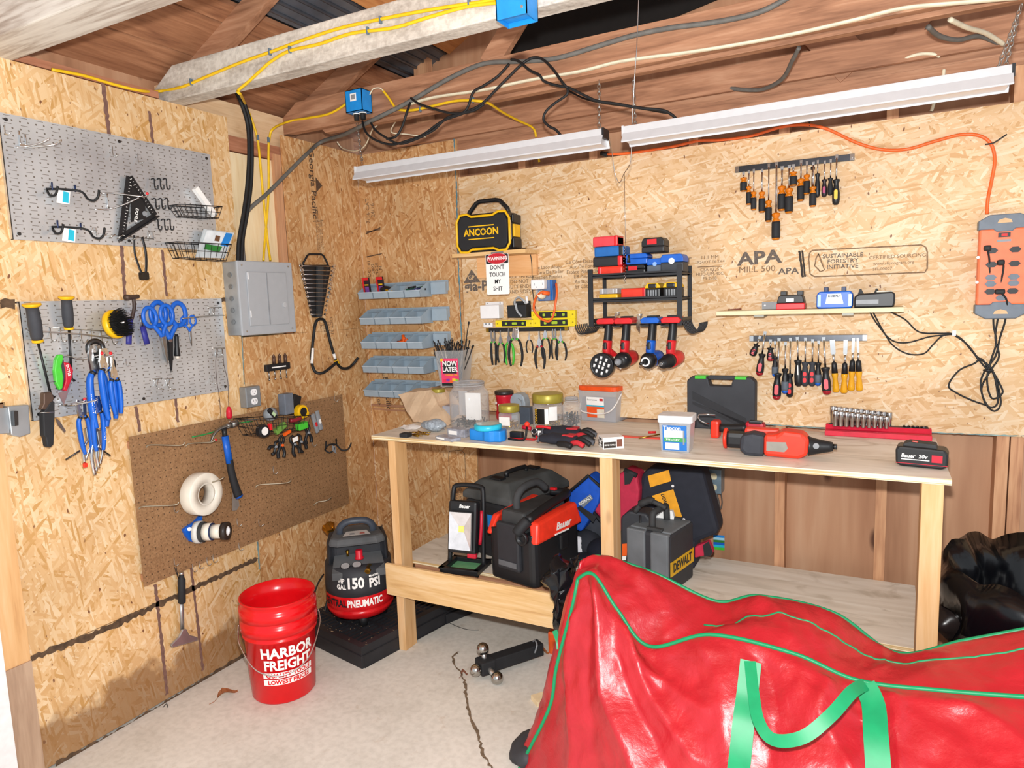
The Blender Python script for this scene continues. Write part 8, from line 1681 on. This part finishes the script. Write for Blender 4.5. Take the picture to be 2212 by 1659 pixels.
def fold(u_,v_):
    t = 0
    for h,w_,P in CR:
        best = 9
        for (a,b),(c,d) in zip(P[:-1],P[1:]):
            L2 = (c-a)**2+(d-b)**2; k = max(0,min(1,((u_-a)*(c-a)+(v_-b)*(d-b))/L2)); best = min(best,math.hypot(u_-a-k*(c-a),(v_-b-k*(d-b))*.8))
        if best < w_*2.2: t += h*math.exp(-(best/w_)**1.15*1.6)
    return t
VV = []; seam_rows = {2*NV,4*NV}; seam_cols = {2*NU}
for j in range(NR):
    for i in range(NC):
        p = FG[j][i]; n_ = normal_at(FG,j,i)
        if n_.dot(Vector((2.58,-3.11,1.6))-p) < 0: n_ = -n_
        q = Vector((p.x,p.y,p.z))
        # long drape folds running down the front plus sharp crumples
        a = .012*ridge(Vector((q.x+q.z*.45,0,q.z*.30)),4.0,3)+.006*ridge(Vector((q.x*1.4-q.z*.8,q.y,q.z*.5)),9.0,7)+.0035*ridge(q,21,11)+fold(i/NU-2,j/NV)
        edge = min([abs(j-s) for s in seam_rows]+[abs(i-2*NU)]+[NR-1-j,j])
        k = min(1,edge/4); VV.append(q+n_*(a-.010)*k)
mb = MB(); mb.add(VV,[(j*NC+i,j*NC+i+1,(j+1)*NC+i+1,(j+1)*NC+i) for j in range(NR-1) for i in range(NC-1)],True)
mb.v = [v-bo for v in mb.v]
t_ = NT('glossy_red_tarp'); nz = t_.n('TexNoise',Vector=t_.coord(),Scale=38.0,Detail=5.0,Roughness=.65); n2 = t_.n('TexNoise',Vector=t_.coord(),Scale=9.0,Detail=4.0,Distortion=1.0); wv = t_.n('TexChecker',Vector=t_.coord(),Scale=340.0)
hh = t_.math('ADD',t_.math('MULTIPLY',nz.outputs['Fac'],.45),t_.math('MULTIPLY',n2.outputs['Fac'],1.2)); bp = t_.n('Bump',Height=hh,Strength=.5,Distance=.010)
t_.set(Base_Color=t_.ramp(n2.outputs['Fac'],[(.3,C('#ae1622')),(.7,C('#bd1f2b'))]),Roughness=.36,Normal=bp.outputs[0],Coat_Weight=.3,Coat_Roughness=.3)
mb.build('shell',t_.m,BG)
gp_ = mat('green_piping','#12935e',.45,var=.08)
def P_(j,i): return VV[j*NC+i]-bo
def seam(pts,r_,nm='piping'):
    MB().tube(pts,r_,8,flat=1.0).build(nm,gp_,BG)
seam([P_(2*NV,i)+Vector((0,0,.002)) for i in range(NU,NC)],.0062); seam([P_(4*NV,i)+Vector((0,-.001,.002)) for i in range(2*NU,NC)],.0062); seam([P_(j,2*NU)+Vector((-.002,-.001,0)) for j in range(4*NV,NR-2)],.0068)
seam([P_(3*NV,i)+Vector((0,0,.0)) for i in range(5*NU,NC)],.0032,'zip_seam')
# handles: flat green webbing
def strap(pts,w_,nm='handle',up=Vector((0,0,1))):
    Q = catmull(pts,8); vs = []
    for i,p in enumerate(Q):
        d = (Q[min(i+1,len(Q)-1)]-Q[max(i-1,0)]).normalized(); n_ = (CAM-p).normalized(); s_ = d.cross(n_).normalized()*w_/2; s_ = s_*(1 if i == 0 or True else 1)
        vs += [p-s_,p+s_,p+s_-n_*.002,p-s_-n_*.002]
    fs = []
    for i in range(len(Q)-1):
        fs += [(4*i,4*i+1,4*i+5,4*i+4),(4*i+2,4*i+3,4*i+7,4*i+6)]
    mb = MB().add(vs,fs,True); mb.v = [v-bo for v in mb.v]; return mb.build(nm,gp_,BG)
strap([atY(1590,1700,-1.40),atY(1598,1640,-1.385),atY(1606,1560,-1.34),atY(1614,1500,-1.29),atY(1622,1428,-1.245)],.055,'handle_strap')
strap([atY(1620,1428,-1.255),atY(1628,1500,-1.33),atY(1640,1560,-1.39),atY(1672,1598,-1.42),atY(1735,1592,-1.42),atY(1795,1545,-1.38),atY(1840,1495,-1.31),atY(1870,1478,-1.24)],.030,'handle_loop')
strap([atY(1866,1478,-1.235),atY(1886,1520,-1.27),atY(1892,1590,-1.345),atY(1898,1670,-1.40)],.055,'handle_strap')
strap([atY(1198,1362,-1.06),atY(1206,1385,-1.08),atY(1208,1402,-1.09)],.018,'handle_tab')
# ================================================================= OVERHEAD: LIGHTS, BOXES, CABLES
def fixture(p0,p1,label,w_=.088,h=.05):
    d = p1-p0; L = d.length; ang = math.atan2(d.y,d.x); o = thing('shop_light',label,'ceiling light',p0,(0,-math.asin(d.z/L),ang),'hanging shop lights over the bench')
    al = mat('aluminium_fixture','#d3d5d9',.35,.12,var=.04); alw = mat('fixture_white','#e6e7ea',.3,.2,var=.03)
    MB().prism([(-.026,.036),(.026,.036),(.031,.010),(w_/2+.008,-.022),(w_/2+.004,-.026),(.030,.004),(-.030,.004),(-w_/2-.004,-.026),(-w_/2-.008,-.022),(-.031,.010)],0,L,'x').build('housing',al,o,bevel=.001)
    MB().prism([(-.030,.002),(.030,.002),(w_/2-.004,-.020),(-w_/2+.004,-.020)],.01,L-.01,'x').build('diffuser',alw,o)
    for x in (0,L): MB().b2((x-.004,-.031,.0),(x+.004,.031,.037)).build('end_cap',black if x else al,o)
    return o,ang,L
def lz(px,py,z): return atZ(px,py,z)
a0_,a1_ = lz(768,360,2.205),lz(1312,296,2.205); a0_.y = a1_.y = -.575; a0_ = Vector((.487,-.575,2.203)); a1_ = Vector((1.668,-.575,2.203))
fixture(a0_,a1_,'aluminium shop light on the left, hanging in front of the corner sheet')
a2_,a3_ = Vector((1.742,-.565,2.200)),Vector((2.915,-.565,2.205)); fixture(a2_,a3_,'aluminium shop light on the right, brighter and nearer the ceiling corner')
# chains
def chain(p,q,label,seed=0):
    p,q = Vector(p),Vector(q); o = thing('hanging_chain',label,'chain',p,0,'chains holding the shop lights'); d = q-p; L = d.length; n = int(L/.019); x,y,z = frame(p,q); mb = MB()
    for k in range(n+1):
        c = d*(k/n); s_ = x if k % 2 else y; mb.tube([c+z*(math.cos(a)*.0135)+s_*(math.sin(a)*.0058) for a in [2*PI*i/8 for i in range(8)]],.0018,5,closed=True)
    mb.build('links',zinc,o); return o
def jy(px,py,y): return atY(px,py,y)
chain(jy(771,262,-.46),jy(782,350,-.575),'chain holding the left end of the left shop light')
chain(jy(1294,178,-.46),jy(1294,288,-.575),'chain holding the right end of the left shop light')
chain(jy(1368,170,-.46),jy(1372,268,-.565),'chain holding the left end of the right shop light')
chain(jy(2205,15,-.46),jy(2152,158,-.565),'chain holding the right end of the right shop light')
chain(jy(2198,40,-.45),jy(2170,150,-.56),'second slack chain at the right end of the right shop light')
# pull cords
f = Wf('B',1378,0,.6); o = f.thing('pull_chain','thin beaded pull chain hanging from the ceiling down to the rack','chain'); mb = MB()
P = catmull([f.q(*p) for p in ((1380,-20,.62),(1376,90,.60),(1371,165,.58),(1366,260,.55),(1363,340,.5),(1358,360,.48),(1348,375,.45),(1338,395,.42),(1328,372,.42),(1322,330,.45),(1316,300,.52))],6); mb.tube(P,.0016,5)
Q = [f.q(*p) for p in ((1349,375,.20),(1350,460,.20),(1351,525,.20))]; mb.tube(Q,.001,5)
for k in range(0,22): c = f.q(1350+(2.5 if k % 2 else -2.5)*math.sin(k/22*PI),532+k*3.5,.20); mb.sphere(c,.0028,6)
mb.build('beads',chrome,o); MB().tube([f.q(1358,550,.20),f.q(1358,567,.20)],lambda q: .004+.004*q,8).build('pull',black,o)
# blue junction boxes
def jbox(p,w_,d,h,label,m=mat('box_blue','#1f8fe0',.4),rz=0,openb=False):
    o = thing('junction_box',label,'junction box',p,(0,0,rz),'blue junction boxes on the joists'); t_w = .003
    mb = MB().b2((-w_/2,-d,0),(w_/2,-d+t_w,h)).b2((-w_/2,0-t_w,0),(w_/2,0,h)).b2((-w_/2,-d,0),(-w_/2+t_w,0,h)).b2((w_/2-t_w,-d,0),(w_/2,0,h)).b2((-w_/2,-d,h-t_w),(w_/2,0,h))
    if not openb: mb.b2((-w_/2,-d,0),(w_/2,0,t_w))
    mb.build('body',m,o); 
    if openb: MB().b2((-w_/2+.004,-d+.01,.012),(w_/2-.004,-.01,.016)).build('inner_plate',m,o)
    return o
p = jy(1130,55,-1.165); jbox(p,.10,.075,.12,'blue junction box on the whitewashed joist at the top of the picture',openb=True); o = bpy.data.objects['junction_box']
for x,z in ((.054,.06),(-.054,.03)): MB().b2((x-.005,-.06,z-.004),(x+.005,-.045,z+.004)).build('ear',mat('box_blue','#1f8fe0'),o)
MB().cyl((.035,-.078,.02),(.035,-.07,.02),.004,n=8).build('screw',zinc,o)
p = jy(787,248,-.505); o = jbox(p,.095,.07,.095,'blue junction box with barcode label on the brown joist above the left light')
MB().b2((-.018,-.0715,.045),(.016,-.0703,.078)).build('barcode_label',white_p,o); MB().b2((-.012,-.0722,.052),(.010,-.0714,.072)).build('barcode_print',grey_p,o)
for x in (-.012,.024): MB().lathe([(.016,0),(.016,.006),(.013,.008),(.012,.032)],(x,-.04,0),(x,-.04,-1),14).build('plug_body',black,o); MB().lathe([(.017,0),(.017,.005)],(x,-.04,-.002),(x,-.04,-1),14).build('plug_collar',white_p,o)
# cables: (px, py, depth y or ('x'))
def cab(pts,r_,m,label,cat='cable',group='electrical cables overhead',flat=1,n=8,name='electrical_cable',clips=()):
    P = [(atX(p[1],p[2],p[3]) if p[0] == 'x' else atY(*p)) for p in pts]; o = thing(name,label,cat,P[0],0,group); MB().tube([q-P[0] for q in P],r_,n,6,flat=flat).build('sheath',m,o)
    for c in clips:
        q = atX(c[1],c[2],c[3]) if c[0] == 'x' else atY(*c); MB().box(q-P[0],(.007,.012,.024),bev=.002).build('staple',mat('staple_slate','#5f7382',.4),o)
    return o
J = -1.166; K = -.506
cab([('x',112,150,.01),('x',180,163,.01),('x',245,182,.01),('x',305,196,.02),(345,197,J),(395,187,J),(440,168,J),(520,135,J),(585,112,J),(650,88,J),(730,62,J),(800,46,J),(880,30,J),(960,16,J),(1040,4,J),(1100,-10,J)],.0056,cable_y,'yellow cable running along the top of the left wall and up the whitewashed joist',clips=[(413,177,J),(583,112,J),(822,43,J),(1013,4,J)])
cab([('x',584,562,.06),('x',578,520,.02),('x',568,420,.01),('x',560,330,.01),('x',555,295,.01),('x',545,262,.015),('x',530,225,.03),(520,205,J+.03),(514,196,J),(535,178,J),(560,155,J),(585,133,J),(625,110,J),(690,95,J),(760,72,J),(850,60,J),(930,36,J),(1010,14,J),(1085,5,J)],.0056,cable_y,'yellow cable rising from the electrical panel onto the whitewashed joist',clips=[('x',557,297,.015),(626,107,J),(794,66,J),(1080,3,J)])
cab([('x',569,562,.06),('x',572,520,.02),('x',580,420,.01),('x',580,330,.01),('x',582,300,.012),('x',590,278,.03),(625,262,K),(665,255,K),(710,246,K),(745,226,K),(765,206,K)],.0056,cable_y,'yellow cable rising from the panel to the blue box over the left light',clips=[('x',580,302,.02)])
cab([(826,194,K),(840,212,K),(858,235,K),(890,238,K),(930,230,K),(985,218,K),(1030,218,K),(1055,223,-.45),(1085,242,-.3),(1115,258,-.15),(1145,272,-.02),(1155,282,-.01),(1158,296,-.006)],.0056,cable_y,'yellow cable leaving the blue box and dropping to the stud behind the lights',clips=[(1022,216,K),(908,236,K)])
cab([(1156,300,-.006),(1160,320,.0),(1165,350,.005)],.0056,cable_y,'short yellow cable end disappearing behind the big strand board sheet')
cab([(885,225,K-.004),(940,210,K-.004),(1040,195,K-.004),(1150,172,K-.004),(1250,155,K-.004),(1330,135,K-.004),(1400,124,K-.004),(1480,114,K-.004),(1600,95,K-.004),(1730,70,K-.004),(1850,42,K-.004),(1950,18,K-.004),(2050,8,K-.004),(2200,-5,K-.004)],.0115,cable_w,'flat cream cable running the full length of the brown joist',flat=.5)
cab([('x',527,566,.05),('x',524,520,.03),('x',533,460,.02),('x',575,420,.02),('x',620,375,.02),('x',660,335,.03),(695,306,-.30),(745,290,-.40),(800,262,K-.02),(880,222,K-.02),(960,175,K-.014),(1020,146,K-.014),(1060,135,K-.012),(1120,133,K-.012),(1200,126,K-.012),(1290,100,K-.012),(1370,76,K-.012),(1450,60,K-.012),(1530,50,K-.012),(1610,35,K-.012),(1660,18,K-.012),(1710,-10,K-.012)],.0095,cable_g,'grey cable sweeping from the electrical panel up and along the brown joist')
for k,(dx,lb) in enumerate(((0,'left of the two thick black cables climbing from the electrical panel'),(8,'right of the two thick black cables climbing from the electrical panel'))):
    cab([('x',514+dx,566,.05),('x',516+dx,520,.04),('x',526+dx,460,.035),('x',534+dx,400,.03),('x',538+dx*.8,330,.03),('x',535+dx*.8,270,.03),('x',522+dx*.8,225,.04),('x',508+dx*.6,195,.03)],.0085,rubber,lb)
# tangle of black cords in front of the brown joist
TG = 'black cords draped over the brown joist'; Y_ = -.56
def tc(pts,label,r_=.0052): return cab([(a,b,Y_+dy) for a,b,dy in pts],r_,rubber,label,group=TG)
tc([(783,262,.04),(790,285,.0),(810,302,-.02),(845,312,-.02),(880,304,-.02),(915,290,-.01),(955,262,-.01),(1000,245,-.01),(1040,225,-.01),(1075,190,-.01),(1100,165,0),(1128,138,.02),(1150,125,.03),(1172,128,.03),(1195,150,.01),(1215,178,-.01),(1226,190,-.01)],'black cord looping lowest left and rising to the crossing over the joist')
tc([(800,262,.04),(810,280,.0),(830,295,-.02),(860,310,-.02),(890,304,-.02),(935,282,-.01),(965,255,-.01),(1005,240,-.01),(1022,200,-.01),(1045,185,-.01),(1075,165,.0),(1100,138,.02)],'second black cord leaving the blue box and rising to the joist top')
tc([(888,212,.03),(905,224,-.0),(940,236,-.01),(980,245,-.01),(1020,240,-.01),(1045,225,-.01)],'short black cord sagging left of the crossing point')
tc([(886,222,.03),(878,245,.0),(868,275,-.0),(855,295,-.01),(835,300,-.01)],'short black cord dropping behind the left loop')
tc([(1104,128,.03),(1120,132,.02),(1145,152,.01),(1165,162,.0),(1175,175,.0),(1200,184,.0),(1230,190,.0),(1260,205,.0),(1290,218,.0),(1330,224,.0),(1380,233,.0),(1430,238,.0),(1450,247,.0),(1462,258,.0)],'black cord crossing to the right shop light')
tc([(1226,190,.0),(1224,205,.0),(1200,222,.0),(1180,240,.0),(1174,258,.0),(1185,272,.0),(1200,280,.0),(1212,293,.0)],'black cord curling down into the left shop light')
tc([(1226,195,.30),(1260,212,.3),(1300,222,.25),(1370,232,.1),(1440,244,.02)],'thin dark cord running beside the one to the right light',.004)
cab([(799,205,-.56),(806,192,-.56),(820,190,-.55),(828,196,-.53)],.0025,cable_w,'thin white wire arching over the blue box on the brown joist',group='thin white wires near the blue box')
cab([(728,306,-.2),(740,320,-.2),(768,326,-.3),(788,315,-.35),(800,290,-.4),(806,275,-.45)],.003,cable_w,'thin white wire hanging in a curve under the blue box',group='thin white wires near the blue box')
cab([(808,276,-.4),(830,260,-.35),(855,258,-.3),(845,285,-.25),(880,290,-.2),(920,296,-.12)],.003,cable_w,'pale wire wandering right behind the black cords',group='thin white wires near the blue box')
cab([(1575,190,-.02),(1610,194,-.05),(1650,192,-.1),(1690,170,-.2),(1712,130,-.35),(1726,103,-.42)],.008,cable_g,'thick dark cable drooping behind the brown joist toward the right')
cab([(2005,58,-.42),(2030,78,-.3),(2070,86,-.2),(2115,78,-.1),(2160,95,-.02)],.008,cable_g,'dark cable at the upper right corner behind the joist')
cab([(2052,42,-.42),(2090,60,-.3),(2130,72,-.15),(2168,96,-.02)],.008,cable_w,'cream cable at the upper right corner beside the dark one')
cab([(1940,132,-.02),(1980,118,-.03),(2010,116,-.03),(2030,122,-.02)],.006,cable_w,'cream cable peeking over the wall plate at the right')
cab([(2039,150,.008),(2036,170,.008),(2020,215,.008),(2012,240,.008)],.006,cable_w,'cream cable dropping behind the top of the big sheet')
